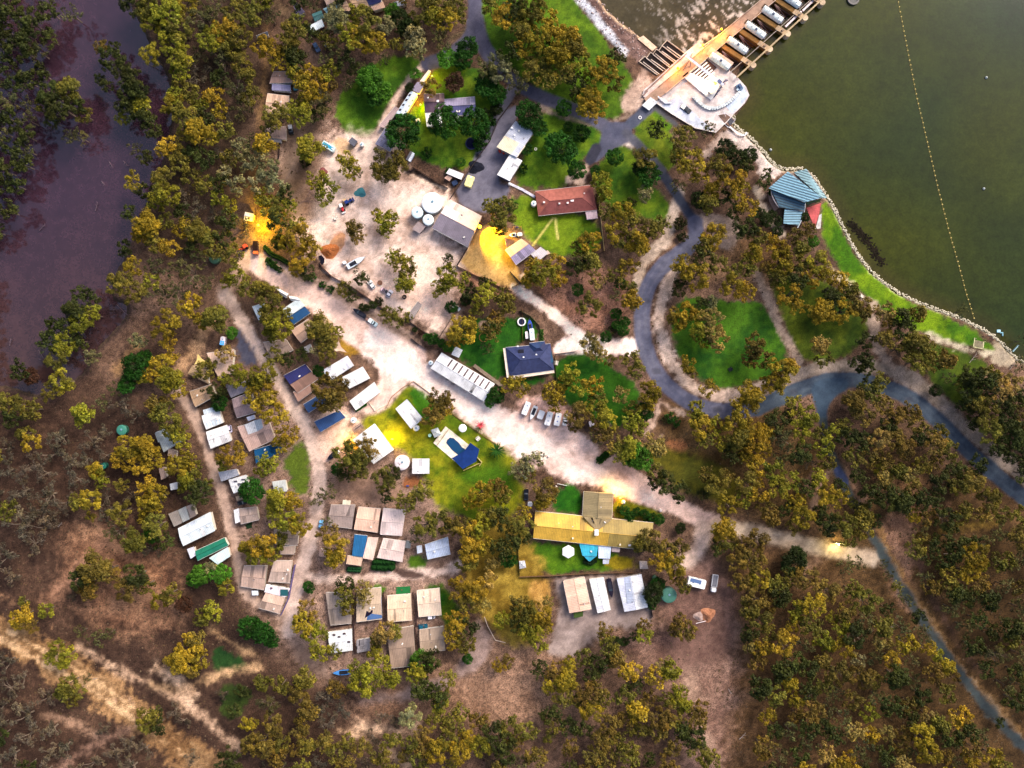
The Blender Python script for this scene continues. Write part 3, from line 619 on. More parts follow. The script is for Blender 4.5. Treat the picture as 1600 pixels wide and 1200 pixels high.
def building(q,kind='gable',c1=TAN,c2=None,label='',name='cabin',cat='cabin',eave=2.6,rise=.55,wall=(206,196,180),group=None,lm=None,ridge=True,mat='roof',over=.35,wins=2,door=True,gut=True,extra=None,t=.10):
    """q: roof corners A,B,C,D in photo pixels; the ridge runs parallel to AB"""
    c2=c2 or c1
    P=[W(x,y,eave) for x,y in q]
    if area([(p.x,p.y) for p in P])<0: P=[P[1],P[0],P[3],P[2]]; q=[q[1],q[0],q[3],q[2]]
    ctr=sum(P,Vector())/4; ctr.z=0
    root=empty(name,ctr); tag(root,label,cat,group)
    L=[Vector((p.x-ctr.x,p.y-ctr.y,eave)) for p in P]
    A,B,Cc,D=L
    ab=((B-A)+(Cc-D)).normalized(); uvd=(ab.x,ab.y)
    Mad=(A+D)/2; Mbc=(B+Cc)/2; up=Vector((0,0,rise))
    m=M[mat]
    if kind=='gable':
        r0=Mad+up; r1=Mbc+up
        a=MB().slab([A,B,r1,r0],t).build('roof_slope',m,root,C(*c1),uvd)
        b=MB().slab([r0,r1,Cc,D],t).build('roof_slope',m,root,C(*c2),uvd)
        if c1!=c2: pass
        if ridge: MB().tube(r0+Vector((0,0,.03)),r1+Vector((0,0,.03)),.13,n=5).build('ridge_cap',M['paint'],root,C(*[v*.86 for v in c1]))
    elif kind=='hip':
        w=(D-A).length/2; f=min(.48,w/((B-A).length+.01))
        r0=Mad.lerp(Mbc,f)+up; r1=Mad.lerp(Mbc,1-f)+up
        if (r1-r0).length<.3: r0=r1=(r0+r1)/2
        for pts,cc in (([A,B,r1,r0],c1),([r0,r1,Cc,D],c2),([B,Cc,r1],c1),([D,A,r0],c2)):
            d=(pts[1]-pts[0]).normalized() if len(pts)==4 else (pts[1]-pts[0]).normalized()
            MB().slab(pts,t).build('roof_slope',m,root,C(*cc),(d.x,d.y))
        cap=MB(); cap.tube(r0,r1,.12,n=5)
        for a_,b_ in ((A,r0),(D,r0),(B,r1),(Cc,r1)): cap.tube(a_,b_,.10,n=5)
        cap.build('ridge_cap',M['paint'],root,C(*[v*.88 for v in c1]))
    else:   # flat or skillion: high side = CD
        h=rise*.5 if kind=='skillion' else .12
        MB().slab([A,B,Cc+Vector((0,0,h)),D+Vector((0,0,h))],t).build('roof',m,root,C(*c1),uvd)
    # walls
    cx,cy=0,0
    ins=[]
    for p in L:
        d=Vector((p.x,p.y,0)); l=d.length; ins.append((p.x*(1-over/l*1.3),p.y*(1-over/l*1.3)))
    MB().prism(ins,0,eave-t-.02).build('wall',M['paint'],root,C(*wall))
    if kind=='gable' and rise>.3:
        for (p0,p1) in ((ins[3],ins[0]),(ins[1],ins[2])):
            d_=Vector((p1[1]-p0[1],p0[0]-p1[0])).normalized()*.04
            MB().add([(p0[0]-d_.x,p0[1]-d_.y,eave-.14),(p1[0]-d_.x,p1[1]-d_.y,eave-.14),((p0[0]+p1[0])/2-d_.x,(p0[1]+p1[1])/2-d_.y,eave+rise-.2),(p0[0]+d_.x,p0[1]+d_.y,eave-.14),(p1[0]+d_.x,p1[1]+d_.y,eave-.14),((p0[0]+p1[0])/2+d_.x,(p0[1]+p1[1])/2+d_.y,eave+rise-.2)],[(0,1,2),(5,4,3),(0,3,4,1),(1,4,5,2),(2,5,3,0)]).build('gable_end',M['paint'],root,C(*wall))
    if gut and (B-A).length>5:
        for s0,s1 in ((A,B),(Cc,D)):
            n=Vector((s1.y-s0.y,-(s1.x-s0.x),0)).normalized()*.07
            MB().tube(s0+n+Vector((0,0,-.08)),s1+n+Vector((0,0,-.08)),.07,n=5).build('gutter',M['paint'],root,C(225,222,215))
    ck=random.Random(int(ctr.x*7)+int(ctr.y*13)+5); wid=(D-A).length; lng=(B-A).length
    def on_slope(t,s):
        if kind=='gable': m0=Mad.lerp(Mbc,t)+up; e=(A.lerp(B,t) if s<.5 else D.lerp(Cc,t)); return e.lerp(m0,s*2 if s<.5 else (1-s)*2)
        return A.lerp(B,t).lerp(Cc.lerp(D,1-t) if kind=='flat' else D.lerp(Cc,t),s)+Vector((0,0,(rise*.5*s if kind=='skillion' else .06)))
    if kind!='hip' and wid>5 and lng>6:
        for _ in range(ck.randint(1,3)):
            t0_=ck.uniform(.06,.8); dt=1.0/lng*ck.choice((.9,1.6,2.4)); s0,s1=(.02,.48) if ck.random()<.5 else (.52,.98); f_=ck.choice((.78,.86,.92,1.07))
            pts=[on_slope(t0_,s0),on_slope(t0_+dt,s0),on_slope(t0_+dt,s1),on_slope(t0_,s1)]
            MB().slab([p+Vector((0,0,.035)) for p in pts],.03).build('patch_sheet',m,root,C(*[min(250,v*f_) for v in (c1 if s0<.5 else c2)]),uvd)
        for _ in range(ck.randint(1,3)):
            p=on_slope(ck.uniform(.15,.85),ck.choice((.25,.4,.6,.8))); k_=ck.random()
            if k_<.5: MB().cyl((p.x,p.y,p.z),.22,.35,8).build('roof_vent',M['steel'],root,C(*ck.choice(((230,230,232),(120,110,110),(180,170,160)))))
            elif k_<.8: MB().box((p.x,p.y,p.z+.2),(.9,.55,.45),ck.uniform(0,3),.08).build('cooler_unit',M['paint'],root,C(226,222,214))
            else: MB().tube(p,p+Vector((0,0,1.6)),.03,n=4).tube(p+Vector((-.5,0,1.5)),p+Vector((.5,0,1.5)),.02,n=3).build('aerial',M['steel'],root,C(200,200,205))
    # openings on the two long sides
    for (i,jx,sgn) in ((0,1,1),(2,3,1)):
        p0=Vector(ins[i]); p1=Vector(ins[jx]); d=(p1-p0); ln=d.length; d=d/ln; nrm=(d.y,-d.x)
        k=max(1,min(4,int(ln/3.2))) if wins else 0
        for w_ in range(k):
            tt=(w_+.5)/k
            if door and i==0 and w_==0:
                c=p0+d*ln*tt; an=math.atan2(d.y,d.x)
                dr=MB().box((c.x+nrm[0]*.03,c.y+nrm[1]*.03,1.02),(.85,.1,2.0),an).build('door',M['paint'],root,C(120,104,88))
                MB().box((c.x+nrm[0]*.1+d.x*.32,c.y+nrm[1]*.1+d.y*.32,1.0),(.1,.05,.05),an).build('handle',M['steel'],dr,C(200,200,200))
            else:
                c=p0+d*ln*tt; window_into(root,c,d,nrm,1.3,.9,1.55)
    xs=[p[0] for p in q]; ys=[p[1] for p in q]
    FOOT.append((min(xs),min(ys),max(xs),max(ys)))
    if lm: LM.append((sum(xs)/4,sum(ys)/4,lm))
    root['_c']=0; del root['_c']
    return root,L,ctr
def on_roof(root,ctr,px,py,z,dims,color,name='roof_vent',mat='paint',rz=0):
    p=W(px,py,z)-ctr
    return MB().box((p.x,p.y,z),dims,rz).build(name,M[mat],root,C(*color))
def skylights(root,L,n,f0,f1,color=(60,52,60),name='skylight',w=.5,side=0,t0=.06,t1=.94,rise=.55,two=False):
    """dark strips lying on a slope, from fraction f0 to f1 between eave and ridge"""
    A,B,Cc,D=L
    r0=(A+D)/2+Vector((0,0,rise)); r1=(B+Cc)/2+Vector((0,0,rise))
    e0,e1=(A,B) if side==0 else (D,Cc)
    for i in range(n):
        t=lerp(t0,t1,(i+.5)/n); a=e0.lerp(e1,t); b=r0.lerp(r1,t); d=(e1-e0).normalized()*w/2; u=Vector((0,0,.05))
        p,q=a.lerp(b,f0)+u,a.lerp(b,f1)+u
        MB().slab([p-d,p+d,q+d,q-d],.06).build(name,M['paint'],root,C(*color))
CG='cabins of the riverside park'
def cab(q,c1,label,kind='gable',c2=None,**k):
    k.setdefault('group',CG); return building(q,kind,c1,c2,label,**k)
# ---- top row of cabins
cab([(545,0),(568,-8),(580,16),(557,12)],(224,182,140),'cream roofed cabin at the top edge left of the navy roof',lm='the cream roof at the top edge')
cab([(571,0),(597,-6),(595,4),(577,9)],(28,42,110),'cabin with a deep navy roof on the top edge of the park',kind='skillion')
cab([(579,11),(598,2),(602,12),(584,17)],(220,176,146),'low peach roof tucked under the navy roof at the top edge',kind='skillion',wins=0,door=False)
cab([(529,9),(541,1),(551,18),(534,16)],(224,182,150),'small peach roofed cabin between the pale blue roof and the cream one')
cab([(503,-8),(523,-6),(525,2),(511,9)],(206,172,150),'tan roof cut off by the top edge, above the pale blue roof',kind='skillion')
cab([(505,14),(533,1),(538,5),(511,22)],(120,170,190),'long pale blue roof lying diagonally near the top edge',c2=(140,184,196))
cab([(458,8),(464,4),(477,19),(465,27)],(132,120,150),'narrow mauve grey roof leftmost in the top row',kind='skillion')
cab([(487,22),(502,16),(507,27),(492,34)],(70,124,126),'teal green roofed cabin half hidden by trees in the top row',lm='the teal roof in the top row')
cab([(482,41),(503,30),(507,41),(488,51)],(214,228,236),'white roofed cabin directly below the teal roof in the top row',kind='skillion',wall=(90,60,70))
cab([(615,4),(632,-2),(636,6),(620,11)],(214,218,232),'white roof at the top edge, rightmost of its row',kind='skillion')
cab([(400,56),(418,49),(420,54),(402,62)],(78,88,110),'dark blue grey roof among trees at the far upper left of the park',kind='skillion')
# ---- pair on the left track
r,L,c=cab([(427,112),(450,112),(459,129),(421,130)],(196,154,132),'tan roofed cabin with a lavender lean-to beside the earth track',kind='gable',lm='the tan cabin beside the earth track')
cab([(425,131),(454,133),(454,143),(425,141)],(150,146,184),'lavender lean-to roof with a white edge between two tan cabins',kind='skillion',eave=2.3,wall=(225,225,230))
cab([(418,146),(452,150),(450,178),(414,176)],(226,184,152),'pale peach roofed cabin above the leafy tree, beside the earth track',rise=.7)
cab([(414,197),(447,198),(447,219),(413,213)],(196,164,150),'tan roof almost hidden under a tree beside the dark ute',kind='skillion',eave=2.4)
cab([(419,214),(440,217),(440,223),(418,220)],(150,146,156),'grey slatted pergola below the tree covered tan roof',kind='flat',eave=2.2,wins=0,door=False)
# ---- manager's house block
K='buildings of the homestead garden'
cab([(662,147),(694,146),(696,175),(664,176)],(124,98,104),'mauve brown tiled house roof beside the lit patio',group=K,mat='tile',rise=1.4,c2=(118,92,110),lm='the brown tiled homestead roof')
r,L,c=cab([(694,155),(742,151),(744,179),(696,181)],(150,142,172),'blue grey house wing joined to the brown tiled homestead',group=K,c2=(104,104,160),rise=1.3)
on_roof(r,c,733,163,3.4,(.7,.7,.5),(230,230,240)); on_roof(r,c,684,158,4.0,(1.1,1.0,.4),(240,225,235),'skylight')
cab([(664,177),(690,175),(691,197),(667,198)],(236,242,250),'white patio roof under the round dark tree',group=K,kind='skillion',eave=2.4,wins=0,door=False,wall=(180,170,150))
cab([(711,182),(718,182),(718,192),(711,192)],(240,240,246),'little white porch roof between two round garden trees',group=K,kind='skillion',eave=2.4,wins=0,door=False)
r,L,c=cab([(619,177),(642,142),(653,147),(632,181)],(206,224,238),'long white lean roof with dark skylight strips beside the lit lawn',group=K,rise=.5,eave=2.8,lm='the white roof with dark skylights by the lit lawn')
skylights(r,L,4,.1,.62,(60,46,60),w=1.1,side=0,rise=.5); skylights(r,L,3,.1,.45,(110,124,140),w=.8,side=1,rise=.5,t0=.2)
cab([(652,128),(664,130),(655,146),(643,141)],(146,134,156),'plain mauve grey roof linking the white roof and the deck',group=K,kind='skillion')
cab([(592,197),(617,166),(624,170),(600,200)],(186,158,156),'long narrow dusky pink shed roof along the driveway',group=K,kind='skillion',wins=0)
cab([(586,225),(602,200),(623,214),(609,237)],(136,132,160),'slate grey garage roof below the narrow pink shed',group=K,rise=.8,c2=(150,146,170),lm='the slate grey garage')
cab([(611,235),(622,217),(634,223),(621,241)],(222,184,160),'peach lean-to on the right end of the slate grey garage',group=K,kind='skillion',eave=2.3)
cab([(634,249),(641,236),(648,240),(641,253)],(150,150,160),'tiny grey and white garden shed at the lawn corner',group=K,eave=2.1,c2=(216,224,236),wins=0,wall=(170,190,220))
cab([(656,127),(670,109),(673,111),(662,128)],(240,220,206),'bright cream awning beside the lit deck',group=K,kind='flat',eave=2.3,wins=0,door=False)
# ---- works yard
Yg='sheds of the works yard'
r,L,c=cab([(776,230),(806,189),(835,205),(807,246)],(196,200,214),'tall machinery shed with a silver upper and cream lower roof',group=Yg,kind='skillion',eave=4.6,rise=.6,wins=0,wall=(170,160,150),lm='the silver and cream machinery shed')
p=[W(776,230,4.72),W(789,212,4.72),W(821,228,4.86),W(808,246,4.86)]
MB().slab([v-c for v in p],.04).build('cream_roof_sheets',M['roof'],r,C(250,224,190),(.8,.6)); on_roof(r,c,800,200,5,(.9,.7,.4),(250,250,255)); on_roof(r,c,804,211,5,(.8,.6,.3),(250,250,255))
cab([(777,273),(797,241),(816,251),(796,283)],(250,250,255),'bright white shed roof below the machinery shed on the asphalt yard',group=Yg,kind='skillion',eave=4.0,wins=0,wall=(70,84,120),lm='the bright white yard shed')
r,L,c=cab([(703,312),(753,338),(731,386),(675,356)],(240,198,180),'big workshop, pinkish lit upper roof slope and grey shaded lower slope, floodlit end',group=Yg,c2=(146,134,146),eave=4.6,rise=1.3,name='workshop',cat='workshop',wall=(190,176,166),lm='the big workshop with the floodlight')  # lit and shaded sides are put into the two slope colours
A,B,Cc,D=L; r0=(A+D)/2+Vector((0,0,1.3)); r1=(B+Cc)/2+Vector((0,0,1.3)); u_=Vector((0,0,.06))
q0=A.lerp(r0,.45); q1=B.lerp(r1,.45)
if q0.x>q1.x: q0,q1,r0,r1=q1,q0,r1,r0
MB().slab([q0+u_,q0.lerp(q1,.42)+u_,r0.lerp(r1,.42)+u_,r0+u_],.05).build('white_roof_sheets',M['roof'],r,C(250,246,246),(.87,-.5))
for t in (.3,.55,.75): 
    s=A.lerp(B,t).lerp(r0.lerp(r1,t),.5); MB().box((s.x,s.y,s.z+.1),(.5,.5,.3)).build('roof_vent',M['steel'],r,C(220,210,205))
cab([(644,358),(653,346),(666,353),(656,365)],(170,150,148),'small square grey shed below the cluster of white tanks',group=Yg,kind='flat',eave=2.8,wall=(80,54,60))
cab([(544,221),(550,214),(559,221),(553,229)],(104,104,118),'little dark grey pump shed on the sand pad',group=Yg,kind='flat',eave=2.4,wall=(60,54,60),lm='the little dark pump shed')
cab([(697,271),(702,263),(725,272),(721,281)],(248,236,238),'narrow white roof against the yard fence beside the cream tank',group=Yg,kind='skillion',eave=2.6,wins=0,wall=(90,70,80))
cab([(694,278),(700,273),(707,277),(702,283)],(200,160,140),'tiny tan hutch roof below the narrow white roof',group=Yg,kind='flat',eave=2.0,wins=0)
cab([(636,494),(653,471),(659,476),(643,499)],(164,150,146),'long grey open bay shelter at the corner of the sand yard',group=Yg,kind='skillion',eave=2.8,wins=0,wall=(110,80,70),lm='the long grey open shelter')
# ---- red brick house and neighbours
Hh='houses above the gravel road'
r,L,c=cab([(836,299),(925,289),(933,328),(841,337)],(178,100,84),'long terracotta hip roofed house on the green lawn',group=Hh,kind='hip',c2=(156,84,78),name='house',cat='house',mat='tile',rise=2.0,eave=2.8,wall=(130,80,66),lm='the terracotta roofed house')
for x,y,s in ((894,313,1.5),(850,316,.9),(874,318,.8),(887,317,.9),(913,302,.6)): on_roof(r,c,x,y,4.4,(s,s*.8,.5),(250,220,215),'skylight')
cab([(914,327),(932,326),(934,341),(917,343)],(196,170,178),'small pale mauve carport roof on the corner of the terracotta house',group=Hh,kind='flat',eave=2.4,wall=(130,70,60),wins=0)
cab([(789,391),(815,373),(837,391),(806,414)],(224,180,156),'gabled cottage with a peach upper and lavender lower roof',group=Hh,c2=(170,156,190),name='cottage',cat='cottage',rise=1.4,lm='the peach and lavender cottage')
cab([(830,398),(845,386),(857,395),(840,409)],(206,196,200),'white and grey lean-to beside the peach and lavender cottage',group=Hh,kind='skillion',eave=2.4)
cab([(851,393),(856,391),(860,396),(853,399)],(226,190,160),'tiny cream privy roof at the cottage corner',group=Hh,kind='flat',eave=2.2,wins=0,door=False)
# navy house: main + projecting garage
r,L,c=cab([(790,543),(860,537),(866,578),(796,588)],(52,64,112),'dark navy hip roofed house with a cream verandah edge',group=Hh,kind='hip',c2=(62,72,118),name='house',cat='house',rise=2.3,eave=2.8,mat='tile',wall=(120,60,60),lm='the navy hip roofed house')
A,B,Cc,D=L
on_roof(r,c,814,549,3.9,(2.6,1.8,.12),(14,16,40),'solar_panel'); 
for x,y in ((809,541),(818,558),(838,554)): on_roof(r,c,x,y,4.6,(.7,.6,.5),(240,240,245))
def strip(root,ctr,p0,p1,w,z,color,name,mat='paint',h=.1):
    a=W(*p0,z)-ctr; b=W(*p1,z)-ctr; d=(b-a); MB().box(((a.x+b.x)/2,(a.y+b.y)/2,z),(math.hypot(d.x,d.y),w,h),math.atan2(d.y,d.x)).build(name,M[mat],root,C(*color))
strip(r,c,(797,590),(866,580),1.5,2.5,(238,214,190),'verandah_roof'); strip(r,c,(788,544),(794,590),1.2,2.4,(244,220,200),'verandah_roof'); strip(r,c,(797,586),(866,577),.8,2.62,(150,20,50),'fascia')
cab([(827,536),(851,533),(855,552),(829,556)],(44,70,118),'garage wing with a steep navy hip roof above the driveway',group=Hh,kind='hip',c2=(52,60,104),rise=1.6,eave=3.0,mat='tile',name='garage',cat='garage')
cab([(854,550),(862,549),(865,566),(857,568)],(40,92,130),'little navy porch roof on the right of the navy house',group=Hh,kind='skillion',eave=2.9,rise=.6,mat='tile',wins=0)
# long white shed with skylight bars
r,L,c=cab([(773,600),(690,551),(673,575),(756,627)],(252,252,255),'very long white amenities shed with dark skylight bars beside the gravel road',group='large sheds along the gravel road',name='long_shed',cat='shed',eave=3.6,rise=.9,c2=(255,252,252),wall=(160,160,160),lm='the long white shed by the gravel road')
skylights(r,L,8,.05,.95,(96,74,78),w=.8,side=0,t0=.04,t1=.84,rise=.9)
cab([(705,554),(712,541),(723,547),(717,559)],(244,238,244),'small white tank shed with a navy strip beside the long white shed',group='large sheds along the gravel road',kind='flat',eave=2.6,wins=0,wall=(60,70,120))
# ---- central lawn
Cn='sheds around the pool lawn'
cab([(618,639),(636,624),(661,654),(642,670)],(252,252,255),'white shed with navy trim on the pool lawn',group=Cn,eave=3.2,rise=.35,wall=(44,50,120),lm='the white shed on the pool lawn',wins=1,kind='skillion')
cab([(585,662),(615,703),(584,725),(551,687)],(250,246,244),'wide white camp kitchen roof, lit yellow on its right side',group=Cn,eave=3.2,rise=.8,lm='the wide white camp kitchen')
cab([(644,717),(671,717),(671,740),(644,740)],(250,246,250),'square white roof beside the round patterned water tank',group=Cn,kind='flat',eave=3.0,lm='the square white roof by the round tank')
cab([(673,672),(684,668),(690,679),(679,684)],(196,204,206),'little grey pool pump pavilion at the upper end of the pool deck',group=Cn,kind='hip',eave=2.4,rise=.6,wins=0)
# ---- left park rows
cab([(439,485),(467,466),(476,478),(449,496)],(216,232,248),'white sloping roof directly above the blue roof beside the road bend',kind='skillion',eave=3.0,lm='the white and blue cabin by the road')
cab([(449,496),(476,478),(485,489),(459,507)],(18,84,138),'deep blue roof directly below its white neighbour beside the road bend',kind='skillion',eave=2.7)
cab([(451,462),(464,464),(472,474),(455,470)],(250,248,250),'small bright white tent roof above the white and blue cabin',kind='gable',rise=.7,wins=0,door=False,gut=False)
cab([(430,448),(451,459),(447,466),(435,457)],(250,250,252),'bright white marquee roof, uppermost beside the gravel road',kind='gable',rise=.8,wins=0,door=False,gut=False)
cab([(394,479),(413,473),(420,492),(404,500)],(206,224,240),'white and pale blue roof peeping out left of a leafy tree',kind='skillion')
cab([(455,516),(482,498),(498,514),(470,536)],(198,160,136),'dusty tan roof below the deep blue roof')
cab([(489,489),(506,493),(521,504),(505,507)],(228,188,150),'narrow cream awning showing above a tree by the gravel road',kind='flat',wins=0,door=False)
cab([(411,535),(447,530),(458,547),(425,563)],(176,150,134),'tan roof scattered with leaves right of the park lane')
cab([(474,543),(485,537),(489,548),(478,552)],(224,214,206),'small cream caravan annexe roof under trees',kind='flat',wins=0)
cab([(505,578),(543,556),(553,571),(513,597)],(226,228,244),'white cabin roof, uppermost of the three long white ones',kind='skillion',eave=3.0,rise=.4,lm='the uppermost long white cabin')
cab([(530,592),(567,573),(578,591),(546,607)],(250,250,254),'white cabin roof, middle of the three long white ones',kind='skillion',eave=3.0,rise=.4)
r,L,c=cab([(546,627),(585,597),(594,613),(556,641)],(248,248,252),'white cabin roof, lowest of the three long white ones',kind='skillion',eave=3.0,rise=.4,lm='the lowest long white cabin')
for q in ([(545,572),(552,568),(555,573),(548,578)],[(570,590),(577,586),(580,591),(573,595)],[(587,611),(594,607),(597,611),(590,616)]):
    pass
cab([(443,587),(477,569),(497,592),(465,614)],(44,46,112),'long cabin with a navy upper and tan lower roof slope',c2=(164,124,106),eave=2.9,rise=.8,lm='the navy and tan roofed cabin')
cab([(458,613),(488,595),(496,606),(466,628)],(176,136,118),'rusty tan annexe roof below the navy and tan roofed cabin',kind='skillion',eave=2.5)
cab([(474,632),(500,616),(512,626),(482,645)],(58,96,150),'steel blue cabin roof partly under a big tree, upper of two',kind='skillion',eave=2.8)
cab([(491,659),(530,641),(540,652),(501,675)],(50,90,148),'steel blue cabin roof on the parking gravel, lower of two',kind='skillion',eave=2.8,lm='the lower steel blue cabin')
cab([(293,584),(300,571),(322,568),(326,600)],(190,158,118),'tan rounded cabin roof beneath the yellow shade sail',kind='hip',rise=1.2,lm='the tan cabin with the yellow sail')
cab([(323,552),(366,546),(363,583),(342,591)],(214,180,158),'peach tan roof crossed by branches, near the blue asphalt patch',rise=.7)
cab([(296,612),(331,600),(338,618),(305,636)],(190,154,118),'plain tan roof at the bend of the park lane',rise=.5)
cab([(317,641),(340,634),(342,641),(319,648)],(220,232,240),'narrow white caravan roof above the ribbed white roof',kind='flat',eave=2.5)
r,L,c=cab([(315,650),(343,641),(349,660),(322,671)],(236,244,250),'white roof with translucent panels facing the park lane',rise=.4); skylights(r,L,5,.1,.8,(196,214,226),w=.7,side=1,rise=.4)
cab([(322,675),(355,664),(362,688),(329,701)],(252,248,250),'pinkish white twin slope roof below the panelled white roof',rise=.5,lm='the twin slope white roof by the lane')
cab([(352,602),(395,593),(400,605),(361,621)],(160,150,160),'grey roof under bare branches in the middle row',kind='skillion')
cab([(362,624),(393,612),(400,644),(370,653)],(158,134,134),'mauve brown roof with a fold line in the middle row',lm='the mauve brown roof')
r,L,c=cab([(371,667),(418,653),(430,686),(389,705)],(214,176,160),'wide tan roof carrying a white and a silver sheet section',eave=2.8,rise=.5,lm='the wide tan roof with white sheets')
MB().slab([v-c for v in (W(382,664,3.25),W(397,657,3.25),W(402,674,3.38),W(388,679,3.38))],.05).build('white_roof_sheets',M['roof'],r,C(250,240,238),(.9,.3))
MB().slab([v-c for v in (W(397,657,3.26),W(408,654,3.26),W(411,668,3.4),W(402,674,3.4))],.05).build('silver_roof_sheets',M['roof'],r,C(176,190,204),(.9,.3))
cab([(385,652),(397,648),(399,654),(388,658)],(214,216,232),'small white caravan roof just above the wide tan roof',kind='flat',eave=2.5)
cab([(243,676),(262,668),(284,690),(256,706)],(196,206,206),'white and grey roof mostly hidden by trees left of the park lane',kind='skillion',lm='the hidden white roof left of the lane')
cab([(341,738),(370,733),(374,742),(346,752)],(186,188,200),'grey roof strip above the cluttered white roof',kind='skillion')
r,L,c=cab([(357,750),(385,742),(391,760),(365,771)],(236,240,250),'white roof with clutter on top and a dark lean-to',rise=.3,lm='the cluttered white roof')
for x,y in ((368,752),(374,756),(380,749)): on_roof(r,c,x,y,3.1,(1.6,.6,.3),(90,84,100),'roof_box')
cab([(368,776),(384,772),(385,778),(370,783)],(180,152,122),'small tan annexe below the cluttered white roof',kind='flat',eave=2.3,wins=0)
cab([(374,795),(401,792),(405,812),(376,819)],(184,160,146),'tan roof with a bright white end beside the lane',rise=.5)
cab([(365,797),(373,794),(376,815),(368,818)],(250,248,252),'bright white caravan roof against the tan roof beside the lane',kind='flat',eave=2.6)
cab([(425,753),(446,750),(449,767),(430,772)],(200,206,204),'pale grey roof beside the grass triangle, ringed by trees',kind='skillion',lm='the pale grey roof by the grass triangle')
cab([(397,703),(430,693),(448,703),(400,724)],(16,90,140),'blue tarpaulin roof below the wide tan roof',kind='flat',eave=2.3,mat='cloth',wins=0,door=False,lm='the blue tarpaulin')
cab([(278,826),(329,800),(336,829),(286,853)],(222,234,250),'largest white roof at the lower left of the park',rise=.8,eave=3.0,lm='the largest white roof at the lower left')
cab([(305,861),(351,840),(357,852),(309,876)],(20,132,100),'emerald green roofed cabin below the largest white roof',rise=.6,c2=(30,146,116),lm='the emerald green roof')
cab([(327,872),(356,855),(360,869),(340,882)],(206,232,240),'white lean-to on the lower side of the emerald green roof',kind='skillion')
cab([(292,858),(303,854),(306,868),(298,873)],(224,224,236),'tiny white annexe at the left end of the emerald green roof',kind='flat',eave=2.3,wins=0)
cab([(265,756),(277,753),(278,764),(267,766)],(224,228,234),'small white roof among trees left of the lane, lower of two',kind='flat')
cab([(248,732),(257,729),(260,746),(252,750)],(190,160,146),'small tan roof among trees left of the lane, upper of two',kind='flat')
cab([(263,700),(276,705),(274,716),(262,712)],(176,150,134),'tiny brown hut roof under the trees above the small tan roof',kind='flat',wins=0)
for i,q in enumerate(([(263,803),(277,797),(285,817),(272,823)],[(278,797),(290,791),(297,811),(286,816)],[(291,791),(301,787),(307,805),(298,810)])):
    cab(q,[(170,158,148),(182,184,180),(170,150,138)][i],['dirty grey flat roof, leftmost of three joined bays above the largest white roof','pale grey flat roof, middle of three joined bays above the largest white roof','brownish flat roof, rightmost of three joined bays above the largest white roof'][i],kind='flat',eave=2.4,wins=0)
cab([(381,884),(417,884),(413,922),(376,916)],(206,172,152),'plain tan roof with an angled lower edge at the lane bend',rise=.7,lm='the angled tan roof at the lane bend')
cab([(428,876),(456,876),(453,911),(419,909)],(206,178,160),'tan square roof directly right of the angled tan roof',kind='gable',rise=.5)
r,L,c=cab([(416,913),(453,920),(446,933),(413,925)],(236,222,224),'white caravan with a teal end joined to a tan roof',kind='flat',eave=2.7); on_roof(r,c,444,926,2.85,(3.6,3.0,.1),(30,96,104),'teal_sheet'); on_roof(r,c,424,919,2.9,(1,.8,.3),(110,90,110),'roof_hatch')
cab([(415,926),(446,933),(437,959),(404,950)],(214,180,158),'tan roof below the white and teal caravan',rise=.6)
cab([(428,828),(467,830),(465,852),(430,851)],(180,156,140),'dull tan roof half under golden trees, left of the lane',rise=.4)
cab([(437,855),(461,852),(460,866),(438,866)],(190,164,146),'small tan roof below the dull tan roof left of the lane',kind='flat')
cab([(393,923),(403,923),(404,930),(394,930)],(206,214,228),'tiny white box roof below the angled tan roof',kind='flat',eave=2.0,wins=0,door=False)
# ---- central rows
cab([(517,789),(555,789),(550,826),(511,821)],(170,150,142),'grey tan roof, leftmost of the upper central row',rise=.4,lm='the leftmost roof of the upper central row')
cab([(536,781),(548,783),(547,789),(535,788)],(240,226,196),'small cream caravan roof on top of the leftmost roof of the central row',kind='flat')
cab([(560,792),(595,795),(590,832),(553,827)],(240,196,168),'peach square roof in the upper central row',rise=.45,lm='the peach square roof of the central row')
cab([(599,794),(634,797),(628,837),(594,835)],(240,214,206),'ribbed pinkish white roof, rightmost of the upper central row',rise=.5,lm='the ribbed pink roof')
cab([(554,835),(574,837),(568,870),(550,868)],(18,110,168),'vivid blue roof beside a narrow peach one in the central row',kind='flat',lm='the vivid blue roof')
cab([(575,839),(591,840),(583,875),(567,872)],(240,202,184),'narrow peach roof right of the vivid blue roof',kind='skillion')
cab([(543,868),(567,872),(564,884),(541,881)],(226,188,160),'small peach porch roof below the vivid blue roof',kind='flat',eave=2.4,wins=0)
r,L,c=cab([(599,841),(634,846),(629,878),(589,871)],(236,208,196),'ribbed pale roof, lower right of the central block',rise=.5,lm='the lower ribbed pale roof')
cab([(499,857),(511,861),(510,871),(498,869)],(214,170,146),'tiny peach roof showing left of an orange tree by the lane',kind='flat')
cab([(664,851),(700,839),(704,866),(668,874)],(190,204,230),'silver blue roof standing alone at the end of the lane',rise=.6,eave=3.0,lm='the silver blue roof')
cab([(651,853),(659,852),(660,863),(652,865)],(214,222,234),'tiny white annexe left of the silver blue roof',kind='flat',eave=2.4,wins=0)
cab([(635,844),(643,846),(641,857),(633,856)],(150,150,146),'narrow grey annexe right of the ribbed pale roof',kind='flat',eave=2.3,wins=0)
cab([(509,926),(547,926),(549,974),(516,977)],(176,156,142),'grey tan roof, leftmost of the lower central row',rise=.4,lm='the leftmost roof of the lower central row')
r,L,c=cab([(557,922),(595,918),(597,967),(557,972)],(206,180,152),'tan roof with a stained blue patch, second in the lower central row',rise=.4,eave=2.8)
